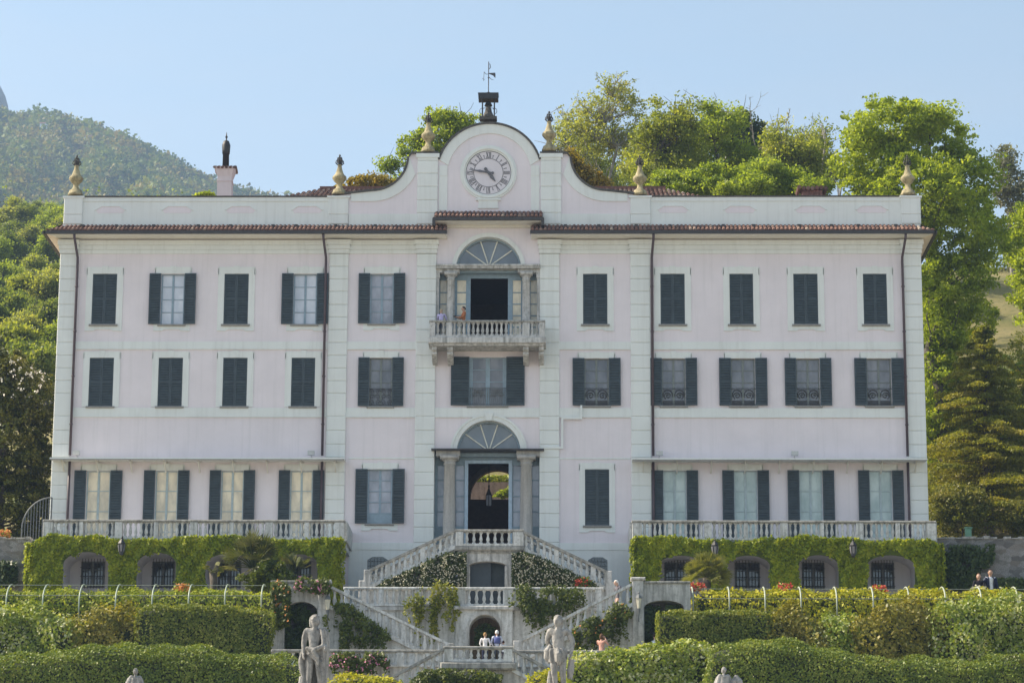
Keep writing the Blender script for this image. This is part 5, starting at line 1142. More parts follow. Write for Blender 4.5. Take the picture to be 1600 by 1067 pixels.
tree('tree', 'airy light green tree left of the clock gable', base_at(690, 30), [lob(*a) for a in ((705, 190, 30, 42, 22), (650, 225, 30, 32, 28), (700, 230, 30, 50, 35), (640, 262, 29, 40, 22), (625, 290, 28, 34, 16), (735, 205, 30, 25, 22))], 'l_fresh', 460, 46, .55, .13, None, 'bark', .28, 90, .35, 1.7, 1, split=9)
tree('tree', 'low rusty green tree above the roof left of the clock gable', base_at(580, 26), [lob(*a) for a in ((575, 288, 26, 32, 10), (545, 297, 26, 20, 8), (600, 292, 26, 22, 12))], 'l_rust', 150, 45, .42, .13, None, 'bark', .2, 14)
for px, py, Y, rx, ry, m_, lb in ((1005, 235, 58, 60, 60, 'l_olive', 'pale olive tree deep behind the roof between the airy tree and the rounded one'), (1095, 215, 60, 60, 55, 'l_fresh', 'light green tree deep behind the roof above the middle of the row'), (1195, 235, 58, 58, 50, 'l_sparse', 'pale thin leaved tree deep behind the roof below the leafless trees'), (1275, 240, 56, 42, 50, 'l_olive', 'pale olive tree deep behind the roof just left of the bright maple'), (930, 255, 50, 60, 40, 'l_olive', 'pale tree deep behind the copper yellow tree right of the gable')):
    tree('tree', lb, base_at(px, Y), [lob(px, py, Y, rx, ry), lob(px, py+40, Y, rx*1.1, ry*.8)], m_, 420, 28, .8, .145, None, 'bark', .28, 70, .2, 1.7, 1, split=12)
for px, py, Y, rx, lb in ((1050, 290, 20, 42, 'low bright bush peeping over the roof right of the finial'), (1255, 290, 21, 40, 'low bright bush behind the old brick chimney'), (1150, 292, 19, 50, 'low bright bush over the middle of the right parapet')):
    tree('bush', lb, base_at(px, Y), [lob(px, py, Y, rx, 18), lob(px+12, py+14, Y, rx, 16)], 'l_fresh', 300, 55, .5, .13, None, 'bark', .15, 24, .3, 1.7, 0, 'shrub', split=8)
b = at(322, 305, 6); t = thing('roof_shrub', 'small green shrub growing above the parapet beside the pink chimney', 'shrub', tuple(b-np.array((0, 0, 1.0)))); P, _ = in_lobes([lob(*a) for a in ((322, 306, 6, 18, 5), (310, 307, 6, 10, 3))], 900, .2); leaves('foliage', P-(b-np.array((0, 0, 1.0))), .12*RG.uniform(.6, 1.3, 900), 'l_fresh', t); m = MB(); m.tube([(0, 0, -.3), (.05, 0, .9)], .05, 5); m.build('stem', 'bark', t)

# right: conifer, bushes, olives
def conifer(label, px, py_top, py_bot, Y, wid, mat, nb=150, per=420, ls=.10):
    top = at(px, py_top, Y); bot = at(px, py_bot, Y); base = np.array((top[0], Y, gz_hill(top[0], Y)-.3)); t = thing('conifer', label, 'conifer', tuple(base)); H_ = top[2]-base[2]; z0 = max(.6, bot[2]-base[2]); mb = MB(); limb(mb, (0, 0, 0), (0, 0, H_), .30, .03, .006, 8, 8); Cs = []; tone = []
    for k in range(nb):
        u = (k+RG.random())/nb; z = H_-(H_-z0)*u; L_ = (.35+wid*u**.75)*RG.uniform(.55, 1.1); a = k*2.4+RG.uniform(-.4, .4); d = np.array((math.cos(a), math.sin(a), 0)); rise = RG.uniform(-.02, .16); dr = RG.uniform(.10, .24)
        f = lambda s: d*L_*s+np.array((0, 0, z+L_*(rise*s-dr*s*s)))
        mb.tube([f(0), f(.35), f(.7), f(.97)], [.05, .035, .02, .008], 4, cap=False); n = int(per*(.25+L_/wid)); s_ = RG.random(n)**.6; w = .10+.24*L_*np.sin(np.clip(s_, 0, 1)*PI*.82)*.8; sd = np.array((-d[1], d[0], 0)); off = RG.normal(size=n)*.45*w
        P = d[None]*(L_*s_)[:, None]+sd[None]*off[:, None]; P[:, 2] = z+L_*(rise*s_-dr*s_*s_)-np.abs(off)*.22-RG.random(n)**2*.20+.03; Cs.append(P); tone.append(np.full(n, RG.random()*.55)+RG.random(n)*.45)
    C = np.vstack(Cs); leaves('crown', C, ls*RG.uniform(.6, 1.4, len(C)), mat, t, 2.4, rnd=np.concatenate(tone)); mb.build('trunk', 'bark', t, True); return t
conifer('broad bronze green conifer with layered drooping boughs right of the villa', 1535, 508, 810, 17., 5.2, 'l_yew', 190, 560, .11)
Y = 21; tree('conifer', 'second bronze conifer at the right edge behind the layered one', (at(1610, 800, Y)[0], Y, 5.), [lob(*a) for a in ((1610, 560, Y, 40, 40), (1625, 640, Y, 60, 60), (1600, 700, Y, 50, 50))], 'l_yew', 360, 60, .45, .11, None, 'bark', .25, 30)
Y = 25; tree('tree', 'dark leafy tree filling the gap between villa and bronze conifer', base_at(1470, Y), [lob(*a) for a in ((1520, 640, Y, 60, 60), (1580, 720, Y, 70, 70), (1570, 600, Y, 50, 50), (1462, 560, Y, 34, 40), (1480, 610, Y, 40, 50), (1465, 690, Y, 40, 60), (1500, 740, Y, 60, 50), (1455, 780, Y, 30, 40))], 'l_fresh', 560, 80, .6, .15, None, 'bark', .25, 26)
Y = 13.; tree('bush', 'tall brown green shrub over the rubble wall beside the right corner of the villa', (at(1500, 840, Y)[0], Y, 1.4), [lob(*a) for a in ((1500, 785, Y, 46, 36), (1475, 800, Y, 28, 34), (1525, 795, Y, 28, 36), (1505, 815, Y, 45, 22))], 'l_shrub', 270, 45, .42, .12, None, 'bark', .09, 40, .3, 1.6, 0, 'shrub')
tree('bush', 'round shrub over the rubble wall at the right edge', (at(1600, 840, Y)[0], Y, 1.4), [lob(*a) for a in ((1600, 805, Y, 36, 30), (1620, 800, Y, 40, 34), (1590, 820, Y, 30, 16))], 'l_shrub', 170, 45, .42, .12, None, 'bark', .09, 24, .3, 1.6, 0, 'shrub')
for i, (px, py, Y, r) in enumerate(((1560, 440, 60, 30), (1585, 465, 58, 24), (1545, 480, 54, 20))):
    tree('olive_tree', ('grey olive tree highest on the dry meadow', 'grey olive tree at the right edge of the dry meadow', 'small grey olive tree lowest on the dry meadow')[i], base_at(px, Y), [lob(px, py, Y, r, r*.7), lob(px-r*.6, py+r*.3, Y, r*.6, r*.6), lob(px+r*.5, py+r*.4, Y, r*.6, r*.5)], 'l_silver', 170, 45, .5, .14, 'olive trees on the meadow', 'barkpale', .2, 20)

# left: flowering evergreen, hillside trees
Y = 3.5; ev = tree('evergreen', 'dense dark evergreen with white flowers filling the left edge beside the villa', (at(-10, 840, Y)[0], Y, 1.2), [lob(*a) for a in ((25, 610, Y, 55, 55), (55, 640, Y, 34, 55), (-30, 600, Y, 60, 60), (0, 700, Y, 85, 90), (55, 740, Y, 32, 85), (-70, 720, Y, 80, 110), (10, 790, Y, 75, 60), (60, 800, Y, 26, 50), (20, 820, Y, 45, 40), (20, 570, Y, 30, 22))], 'l_magn', 1150, 75, .42, .125, None, 'bark', .3, 40, .55, 1.6, 0)
P, _ = in_lobes([lob(*a) for a in ((20, 590, Y-1.7, 50, 32), (50, 590, Y-1.5, 26, 20), (30, 600, Y-2.2, 50, 20))], 50, .85); MT['petal'] = plain('white_petals', (.72, .68, .58), .6)
leaves('flowers', np.repeat(P, 4, 0)-np.array(ev.location)+RG.normal(size=(200, 3))*.05, np.full(200, .10), 'petal', ev, 1.2)
KIN = []
def on_slope(px, py, up_):
    for Y in np.arange(26., 330, 1.):
        c = at(px, py, Y)
        if c[2]-up_ <= gz_hill(c[0], Y): return c
    return at(px, py, 326.)
SPOT = [(-60, 440), (5, 432), (48, 462), (-20, 490), (30, 505), (78, 492), (86, 530), (10, 550), (55, 556), (-60, 520), (20, 362), (60, 352), (92, 362), (-30, 352), (75, 402), (30, 398), (-15, 400), (55, 425), (97, 430), (0, 340), (40, 333), (80, 330), (110, 336), (-60, 335), (92, 462), (65, 380), (-40, 450), (110, 400), (12, 468), (70, 440), (-10, 350), (100, 345), (25, 326), (62, 322), (45, 372), (8, 385), (88, 385), (120, 350), (35, 478), (66, 516)]
for i, (px, py) in enumerate(SPOT):
    far = py < 415
    if len(KIN) < 5:
        k = i; c = on_slope(px, py, 7.5); s_ = (c[1]+128)/1000*.0; rr = 30; Y0 = c[1]
        t = tree('hillside_tree', 'x', (c[0], Y0, c[2]-7.5), [lob(px, py, Y0, rr, rr*.8), lob(px-rr*.7, py+rr*.4, Y0, rr*.7, rr*.7), lob(px+rr*.7, py+rr*.5, Y0, rr*.7, rr*.7), lob(px, py+rr*.9, Y0, rr*.9, rr*.7)], ('l_hill', 'l_fresh', 'l_olive', 'l_hill', 'l_sparse')[k], 330, 46, .75, .17, 'trees on the left hillside', 'bark', .22, 30, .35, 1.6, 1, split=5)
        KIN.append((t, 7.5))
    else:
        src, ch_ = KIN[i % 5]; sc_ = RG.uniform(.75, 1.2); c = on_slope(px, py, ch_*sc_); t = copy_tree(src); t.scale = (sc_,)*3; t.rotation_euler = (0, 0, RG.uniform(0, 6)); t.location = (c[0], c[1], c[2]-ch_*sc_)
    t['label'] = ('one of the spring green trees low on the left slope, just above the dark evergreen' if not far else 'one of the hazier trees higher on the left slope, below the mountain'); t['group'] = 'nearer trees on the left slope' if not far else 'farther trees on the left slope'

nW = 900; wx = RG.uniform(-170, 60, nW); wy = RG.uniform(70, 345, nW); g = (wx < -22-(wy-70)*.0) | (wy > 120); wx, wy = wx[g], wy[g]; nW = len(wx); k = 70
B = np.array([(x, y, gz_hill(x, y)) for x, y in zip(wx, wy)]); hg = RG.uniform(3.2, 6.5, nW); C = np.repeat(B, k, 0); hh = np.repeat(hg, k); D = RG.normal(size=(nW*k, 3)); D /= np.linalg.norm(D, axis=1)[:, None]; D[:, 2] = np.abs(D[:, 2])*1.3-.05
C = C+D*hh[:, None]*np.array((.75, .75, .95))*(RG.random(nW*k)[:, None]**.4); tone = np.repeat(RG.random(nW), k)*.7+RG.random(nW*k)*.3
tag(leaves('hillside_wood', C, hh*.09*RG.uniform(.7, 1.3, nW*k), 'l_hill', None, 1.4, up=.2, rnd=tone), 'young spring woodland covering the left slope between its larger trees', 'wood', kind='stuff')

# ---- hedges
MT['h_yellow'] = leaf('golden_privet', [(0.184, 0.2185, 0.0115), (0.3335, 0.345, 0.0172), (0.483, 0.46, 0.0253), (0.575, 0.529, 0.0575)], .3, .5, 1.2)
MT['h_green'] = leaf('privet_green', [(0.1207, 0.1727, 0.0151), (0.2146, 0.2762, 0.0241), (0.3353, 0.3866, 0.0361), (0.4829, 0.4833, 0.0753)], .3, .5, 1.2)
MT['h_dark'] = leaf('dark_hedge', [(0.0739, 0.1036, 0.0151), (0.1274, 0.1658, 0.0226), (0.2146, 0.2486, 0.0361), (0.3621, 0.359, 0.0904)], .28, .45, 1.0)
MT['h_warm'] = leaf('warm_hedge', [(0.099, 0.1026, 0.0146), (0.1782, 0.1744, 0.0229), (0.2772, 0.2513, 0.0364), (0.4158, 0.3591, 0.1144)], .28, .45, .9)
MT['h_box'] = leaf('box_hedge', [(0.0739, 0.1104, 0.0181), (0.1274, 0.1795, 0.0271), (0.1945, 0.2486, 0.0392), (0.2951, 0.3245, 0.0753)], .25, .45, .7, ((.09, .07, .035), .45, .62))
MT['h_white'] = leaf('variegated_hedge', [(0.0988, 0.1491, 0.0193), (0.1975, 0.2645, 0.0321), (0.316, 0.3661, 0.0642), (0.5851, 0.6, 0.396)], .3, .4, .9)
def wob(a, b, y0, amp, n=14, y1=None, seed=0): return [(a+(b-a)*i/n, y0+((y1 if y1 is not None else y0)-y0)*i/n+amp*math.sin(i*1.7+seed)+amp*.6*math.sin(i*3.1+seed*2)) for i in range(n+1)]
hedge('hedge', 'low yellow green hedge behind the green hooked posts at left', wob(-160, 430, 921, 1.5, 24), -10.9, 1.7, T1, 'h_green', .8, .105, 330, .08, 'hedges along the upper fences', seed=1, spr=.12)
hedge('hedge', 'low bright golden hedge behind the pale hooked posts at right', wob(1086, 1760, 921, 1.5, 24, seed=2), -10.9, 1.7, T1, 'h_yellow', .8, .105, 330, .08, 'hedges along the upper fences', seed=2, spr=.12)
hedge('hedge', 'square clipped hedge ending beside the left garden stair', [(212, 948), (225, 942), (300, 941), (360, 944), (405, 948), (421, 954)], -15.2, 1.8, T1-.3, 'h_dark', .34, .085, 560, .08, seed=3, rh=1.1)
hedge('hedge', 'square clipped hedge with lit left end beside the right garden stair', [(1027, 957), (1034, 952), (1100, 951), (1195, 951), (1204, 955)], -15.2, 1.8, T1-.3, 'h_dark', .28, .085, 560, .07, seed=4, rh=.9)
for (nm, lb, pr, mat, sd, Y) in (('shrub', 'rough shrub with pale new leaves at the left edge of the middle row', [(-150, 955), (-60, 950), (0, 952), (40, 948), (75, 955), (112, 972), (118, 985)], 'h_white', 5, -15.4), ('shrub', 'golden brown shrub just left of the square clipped hedge', [(113, 972), (120, 957), (150, 950), (190, 951), (215, 958), (222, 970)], 'h_warm', 6, -15.0),
                              ('shrub', 'low brownish shrub right of the square hedge with the lit end', [(1196, 962), (1215, 953), (1245, 955), (1275, 968), (1292, 975)], 'h_warm', 7, -15.0), ('shrub', 'loose green shrub between the brownish shrub and the golden mound', [(1270, 982), (1295, 962), (1322, 955), (1345, 965), (1352, 980)], 'h_white', 8, -15.2),
                              ('shrub', 'golden mound shrub in the middle row at right', [(1338, 975), (1352, 955), (1385, 949), (1425, 946), (1462, 952), (1478, 962)], 'h_warm', 9, -15.6), ('shrub', 'big rounded green shrub with pale tips at the right edge of the middle row', [(1455, 965), (1475, 942), (1510, 935), (1555, 936), (1600, 938), (1680, 935), (1760, 945)], 'h_white', 10, -16.0)):
    hedge(nm, lb, pr, Y, 2.0, T1-.6, mat, .7, .115, 360, .22, None, seed=sd, cat='shrub', spr=.22)
hedge('hedge', 'long wavy box hedge across the bottom left corner', [(-160, 1030), (-60, 1022), (0, 1020), (60, 1013), (110, 1005), (170, 1001), (230, 1001), (290, 1003), (340, 1010), (390, 1016), (440, 1021), (476, 1027), (482, 1034)], -24., 2.4, T2-1.2, 'h_box', .75, .082, 620, .10, seed=11, core='hedgecore', rh=1.9)
hedge('hedge', 'pale leaved hedge in front of the woman with the camera', [(886, 1030), (895, 1020), (930, 1017), (1000, 1010), (1060, 1004), (1105, 999), (1118, 1006)], -22., 2.2, T2-1.2, 'h_white', .5, .12, 360, .13, seed=12, spr=.12, rh=1.0)
hedge('hedge', 'long wavy box hedge across the bottom right corner', [(1105, 1010), (1125, 1000), (1165, 993), (1210, 992), (1255, 997), (1290, 1007), (1330, 1015), (1390, 1020), (1450, 1024), (1520, 1024), (1580, 1019), (1640, 1017), (1760, 1020)], -24., 2.4, T2-1.2, 'h_box', .75, .082, 620, .10, seed=13, rh=1.9)
hedge('hedge', 'short bright hedge between the two statues, left part', [(512, 1064), (520, 1056), (570, 1055), (618, 1058), (626, 1066)], -21, 1.2, T2, 'h_yellow', .3, .1, 330, .06, seed=14, spr=.1)
hedge('hedge', 'short bright hedge behind the right statue', [(828, 1060), (836, 1050), (850, 1048), (884, 1052), (890, 1062)], -21, 1.2, T2, 'h_yellow', .3, .1, 330, .06, seed=15, spr=.1)

# ---- climbers, flowers
def inpoly(px, py, poly):
    c = np.zeros(len(px), bool); n = len(poly)
    for i in range(n):
        (x0, y0), (x1, y1) = poly[i], poly[(i+1) % n]; g = ((y0 > py) != (y1 > py)) & (px < (x1-x0)*(py-y0)/(y1-y0+1e-9)+x0); c ^= g
    return c
def climber(name, lab, polys, Y, mat, n, ls=.11, thick=.25, gap=.0, cat='climbing plant', flower=None, nf=0, fs=.08, seed=0, fl_name='flowers', trail=0):
    pts = []
    for poly in polys:
        X = np.array([p[0] for p in poly]); Yp = np.array([p[1] for p in poly]); A = .5*abs(np.dot(X, np.roll(Yp, 1))-np.dot(Yp, np.roll(X, 1))); pts.append((poly, A))
    tot = sum(a for _, a in pts); PX = []; PY = []
    for poly, A in pts:
        k = int(n*A/tot*2.2)+10; X = [p[0] for p in poly]; Yp = [p[1] for p in poly]; a = RG.uniform(min(X), max(X), k); b = RG.uniform(min(Yp), max(Yp), k); g = inpoly(a+RG.normal(size=k)*3.2, b+RG.normal(size=k)*2.6, poly)
        s = np.sin(a*.21+seed)+np.sin(b*.27+seed*2)+np.sin(a*.09-b*.13+seed)*1.2+.8*np.sin(a*.55+b*.4); g &= s > -2.6+gap*2.6; PX.append(a[g]); PY.append(b[g])
    PX = np.concatenate(PX); PY = np.concatenate(PY); k = len(PX); o = at(float(PX.mean()), float(PY.max()), Y); t = thing(name, lab, cat, tuple(o))
    d0 = FW*F; D = d0[None]+RT[None]*(PX-800)[:, None]-UP[None]*(PY-533.5)[:, None]; q = CAM+D*((Y-CAM[1])/D[:, 1])[:, None]
    q[:, 1] -= thick*RG.random(k)**1.5+.08*np.sin(PX*.2)+.06
    if trail:
        ex = []
        for j in RG.choice(k, trail):
            ln = RG.uniform(.3, 1.3); m_ = int(ln*34); zz = np.sort(RG.random(m_))*ln; ph = RG.uniform(0, 6); ex.append(np.stack((q[j][0]+.06*np.sin(zz*5+ph)+RG.normal(size=m_)*.045, q[j][1]+RG.normal(size=m_)*.03, q[j][2]-zz), 1))
        q = np.vstack([q]+ex); k = len(q)
    leaves('foliage', q-o, ls*RG.uniform(.6, 1.4, k), mat, t, 1.6, nrm=np.tile(np.array((-.2, -.8, .5)), (k, 1)))
    m = MB()
    for j in RG.choice(k, min(k, 26), replace=False): p = q[j]-o; e = RG.normal(size=2)*.12; m.tube([(p[0]+e[0], .0, p[2]+e[1]), (p[0]+e[0]*.4, .01, p[2]+e[1]*.5), (p[0], -.02, p[2])], .012, 4)
    m.build('stems', 'bark', t)
    if flower:
        s = RG.choice(k, nf); f = np.repeat(q[s], 3, 0)-o+RG.normal(size=(nf*3, 3))*fs*.35; f[:, 1] -= .08; leaves(fl_name, f, fs*RG.uniform(.7, 1.3, nf*3), flower, t, 1.15, nrm=np.tile(np.array((0, -1, .3)), (nf*3, 1)))
    return t
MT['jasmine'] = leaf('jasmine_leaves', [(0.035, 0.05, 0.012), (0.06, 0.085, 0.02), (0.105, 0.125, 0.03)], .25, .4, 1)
MT['cream'] = plain('cream_flowers', (.52, .48, .34), .6); MT['rose'] = plain('pink_roses', (.62, .22, .33), .6); MT['red'] = plain('red_flowers', (.55, .06, .03), .6); MT['orange'] = plain('orange_flowers', (.75, .28, .06), .6)
MT['vine'] = leaf('vine_leaves', [(0.05, 0.075, 0.012), (0.09, 0.12, 0.018), (0.15, 0.175, 0.024)], .3, .45, .9); MT['vineyel'] = leaf('golden_climber', [(0.0768, 0.1008, 0.011), (0.1632, 0.1917, 0.018), (0.2688, 0.2808, 0.027), (0.3456, 0.315, 0.045)], .35, .5, .8)
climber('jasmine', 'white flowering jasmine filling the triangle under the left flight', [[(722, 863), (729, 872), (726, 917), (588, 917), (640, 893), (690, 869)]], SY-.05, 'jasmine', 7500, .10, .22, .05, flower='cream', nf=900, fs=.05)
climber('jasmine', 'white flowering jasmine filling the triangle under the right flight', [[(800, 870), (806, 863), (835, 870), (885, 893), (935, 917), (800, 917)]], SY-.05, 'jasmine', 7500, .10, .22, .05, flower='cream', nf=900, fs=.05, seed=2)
climber('red_flowers', 'small red flowers at the foot of the right stair flight', [[(897, 905), (915, 902), (925, 912), (900, 916)]], SY-.3, 'vine', 260, .1, .2, 0, 'flowers', 'red', 50, .06)
climber('climber', 'golden climber hanging over the balustrade left of the niche', [[(642, 935), (660, 920), (675, 922), (690, 905), (703, 915), (716, 921), (716, 948), (700, 955), (650, 955), (628, 950)], [(652, 952), (664, 952), (661, 984), (655, 978)], [(672, 950), (684, 950), (683, 990), (676, 984)], [(690, 950), (697, 950), (695, 985)], [(712, 945), (722, 950), (717, 967)]], WY-.25, 'vineyel', 1400, .095, .3, .7, seed=3, trail=40)
climber('climber', 'green and yellow climber over the balustrade right of the niche', [[(795, 940), (808, 925), (812, 912), (828, 912), (835, 925), (850, 918), (890, 920), (915, 925), (905, 945), (880, 950), (860, 960), (830, 965), (800, 948)], [(828, 950), (850, 950), (852, 980), (842, 985), (836, 972)], [(822, 950), (835, 955), (830, 968)], [(882, 950), (900, 950), (893, 965)]], WY-.25, 'vine', 2500, .10, .35, .55, seed=5, trail=46)
climber('vine', 'dark vines on the wall under the left garden stair', [[(520, 945), (545, 943), (570, 965), (600, 985), (612, 998), (590, 1008), (570, 1000), (555, 1003), (540, 985), (525, 965)], [(531, 970), (545, 985), (541, 1013), (531, 1013)], [(550, 990), (562, 995), (558, 1013)], [(505, 960), (512, 965), (510, 985)]], FY-.15, 'vine', 2900, .10, .3, .55, seed=7, trail=36)
climber('vine', 'green vines with yellow tips on the wall under the right garden stair', [[(895, 1013), (893, 985), (920, 968), (950, 955), (968, 940), (985, 955), (990, 962), (970, 970), (962, 985), (945, 998), (925, 1008), (905, 1015)]], FY-.15, 'vine', 2700, .10, .3, .5, trail=26, flower='orange', nf=24, fs=.06, seed=8)
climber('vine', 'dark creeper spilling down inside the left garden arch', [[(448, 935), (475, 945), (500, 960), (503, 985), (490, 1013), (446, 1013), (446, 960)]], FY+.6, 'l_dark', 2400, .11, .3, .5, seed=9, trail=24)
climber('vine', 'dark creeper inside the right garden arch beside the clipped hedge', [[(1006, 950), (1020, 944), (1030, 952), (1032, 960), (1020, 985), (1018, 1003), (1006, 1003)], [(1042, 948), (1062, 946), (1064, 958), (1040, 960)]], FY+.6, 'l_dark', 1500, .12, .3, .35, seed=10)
climber('roses', 'pink climbing roses on top of the left garden arch', [[(460, 912), (475, 902), (490, 910), (505, 906), (518, 916), (515, 928), (498, 926), (480, 922), (462, 920)]], FY-.25, 'vine', 900, .11, .3, .2, 'roses', 'rose', 70, .065, seed=11)
climber('roses', 'pink roses along the lowest balustrade left of the landing', [[(515, 1030), (530, 1018), (560, 1022), (595, 1020), (610, 1035), (605, 1048), (560, 1052), (520, 1050)]], LY-.3, 'vine', 1300, .11, .3, .35, 'roses', 'rose', 90, .065, seed=12)
climber('creeper', 'orange and green creeper at the left end of the garden arch', [[(424, 915), (436, 908), (450, 918), (455, 935), (448, 975), (430, 985), (424, 960)]], FY-.2, 'vine', 1700, .12, .4, .2, 'climbing plant', 'orange', 90, .06, seed=13)
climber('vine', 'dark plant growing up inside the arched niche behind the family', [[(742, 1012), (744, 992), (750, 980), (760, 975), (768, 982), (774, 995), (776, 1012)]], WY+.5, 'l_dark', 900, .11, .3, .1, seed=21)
climber('ivy_patch', 'dark ivy over the grotto arch below the landing', [[(640, 1068), (660, 1052), (690, 1045), (720, 1052), (760, 1052), (785, 1058), (770, 1068)]], CY-.3, 'vine', 1700, .12, .4, .2, seed=14)
climber('ivy_patch', 'dark creeper on the rubble wall right of the villa', [[(1472, 870), (1490, 855), (1530, 858), (1552, 852), (1548, 880), (1525, 890), (1520, 922), (1470, 922)]], -2.2, 'l_dark', 3600, .14, .4, .2, seed=15)
climber('ivy_patch', 'dark ivy tuft on the rubble wall at the left edge', [[(-20, 890), (8, 878), (24, 880), (28, 895), (20, 915), (-20, 918)]], -2.2, 'l_dark', 1200, .14, .4, .2, seed=16)
climber('ivy_patch', 'low dark hedge at the foot of the right rubble wall behind the couple', [[(1552, 905), (1600, 905), (1700, 905), (1700, 925), (1552, 925)]], -2.6, 'l_dark', 1600, .14, .6, .1, seed=17)
for i, (px, py, Y, c, lb) in enumerate(((285, 919, -9.4, 'orange', 'orange and yellow flowers peeping over the left hedge'), (1088, 917, -9.4, 'red', 'red flowers at the left end of the golden hedge'), (1224, 918, -9.4, 'red', 'red and white flowers over the golden hedge, left of centre'), (1372, 920, -9.4, 'red', 'dark red and yellow flowers over the golden hedge, by a hooked post'), (5, 834, -1.4, 'orange', 'coral flowers on top of the left rubble wall'), (1528, 922, -9.4, 'cream', 'white and red flowers below the walking couple'))):
    climber('flowers', lb, [[(px-13, py+6), (px-9, py-3), (px, py-5), (px+9, py-3), (px+13, py+6)]], Y, 'h_green', 200, .1, .3, 0, 'flowers', c, 120, .075, seed=i)

# ---- palms
def palm(name, lab, px, py, Y, R, n, mat, kind, zfoot):
    c = at(px, py, Y); t = thing(name, lab, 'palm', (c[0], Y, zfoot)); o = np.array((c[0], Y, zfoot)); m = MB(); m.tube([(0, 0, -.2), (.05, 0, (c[2]-zfoot)*.5), c-o], [.16, .14, .17], 8); m.build('trunk', 'bark', t, True); m = MB()
    for k in range(n):
        a = RG.uniform(0, 2*PI); el = RG.uniform(-.25, 1.45) if kind == 'fan' else RG.uniform(-.35, 1.5); d = np.array((math.cos(a)*math.cos(el), math.sin(a)*math.cos(el), math.sin(el))); L_ = R*RG.uniform(.5, .75); s0 = c-o; tip = s0+d*L_; rn = RG.random()
        m.tube([s0, s0+d*L_*.5+np.array((0, 0, .04)), tip], .016, 4, rnd=.2); side = np.cross(d, RG.normal(size=3)*.5+np.array((0, 0, 1.))); side /= np.linalg.norm(side)
        for q in range(15):
            b = R_(-85+170*q/14); e = d*math.cos(b)+side*math.sin(b); ln = R*RG.uniform(.36, .5)*(.65+.35*math.cos(b)); w = np.cross(e, np.cross(d, side)); w /= np.linalg.norm(w)+1e-9; up = np.cross(e, w); w2 = .028*w; end = tip+e*ln-np.array((0, 0, .12*ln if el < .8 else .04))
            m.add([tip-w2*.4, tip+e*ln*.5-w2, end, tip+e*ln*.5+w2, ], [(0, 1, 2, 3)], 0, min(1, max(0, rn*.6+RG.random()*.4)))
    m.build('fronds', mat, t); return t
MT['palm'] = leaf('palm_fronds', [(.04, .06, .018), (.07, .09, .028), (.13, .14, .045), (.22, .19, .10)], .25, .45, 1.5); MT['palmgold'] = leaf('pale_palm_fronds', [(.10, .12, .03), (.18, .19, .05), (.27, .26, .09)], .3, .45, 1.5)
palm('fan_palm', 'large shaggy fan palm before the left arches', 396, 888, -8.0, 1.6, 60, 'palm', 'fan', T0); palm('fan_palm', 'small dark fan palm leaning out right of the large shaggy palm', 452, 898, -8.6, 1.1, 22, 'palm', 'fan', T0)
palm('fan_palm', 'slim young fan palm left of the large shaggy palm', 333, 893, -8.4, .55, 10, 'palmgold', 'fan', T0); palm('fan_palm', 'small round pale palm before the right terrace arches', 1104, 902, -8.6, 1.1, 90, 'palmgold', 'ball', T0)
tree('bush', 'green bush below the large shaggy palm', (at(420, 915, -8.8)[0], -8.8, T0), [lob(420, 898, -8.8, 34, 22), lob(445, 905, -8.8, 20, 16), lob(395, 908, -8.8, 20, 12)], 'vine', 90, 45, .34, .12, None, 'bark', .05, 14, .3, 1.6, 0, 'shrub')
# garden seen through the hall
gy = 14.; t = thing('courtyard_wall', 'sunlit rough garden wall seen through the arch of the main doorway', 'wall', (.4, gy, 0)); m = MB(); m.box(-6, 6, 0, .5, .5, fz(753, 764, gy)); m.build('wall', stone('pinkish_stone', (.42, .34, .31), (.52, .44, .40), (.25, .21, .19), 3), t)
tree('bush', 'green potted shrub seen through the arch of the main doorway', (at(785, 790, 12.8)[0], 12.8, 4.), [lob(785, 770, 12.8, 12, 7), lob(797, 768, 12.8, 8, 8)], 'l_fresh', 40, 40, .2, .09, None, 'bark', .04, 8, .3, 1.6, 0, 'shrub')
hedge('hedge', 'green bank above the wall seen through the main doorway', wob(715, 830, 741, 1, 8), 15.5, 1.5, 4, 'h_green', .3, .12, 200, .08, seed=20)
# ================================================================== PEOPLE AND STATUES
import bmesh
def cloth(name, c): return plain(name, c, .85, 0, .18, 9, .2)
MT['skin'] = plain('skin', (.52, .33, .25), .6, 0, .06); MT['skintan'] = plain('tanned_skin', (.42, .25, .18), .6, 0, .06)
BASE = dict(pelvis=(0, 0, .52), waist=(0, 0, .60), chest=(0, .005, .71), neck=(0, .01, .825), head=(0, -.005, .885), crown=(0, 0, .945), nose=(0, -.062, .895), chin=(0, -.035, .862),
            shL=(.105, .01, .815), elL=(.145, .015, .635), wrL=(.155, -.03, .50), shR=(-.105, .01, .815), elR=(-.145, .015, .635), wrR=(-.155, -.03, .50),
            hiL=(.05, 0, .50), knL=(.06, -.012, .285), anL=(.065, .015, .055), toL=(.075, -.085, .018), hiR=(-.05, 0, .50), knR=(-.06, -.012, .285), anR=(-.065, .015, .055), toR=(-.075, -.085, .018))
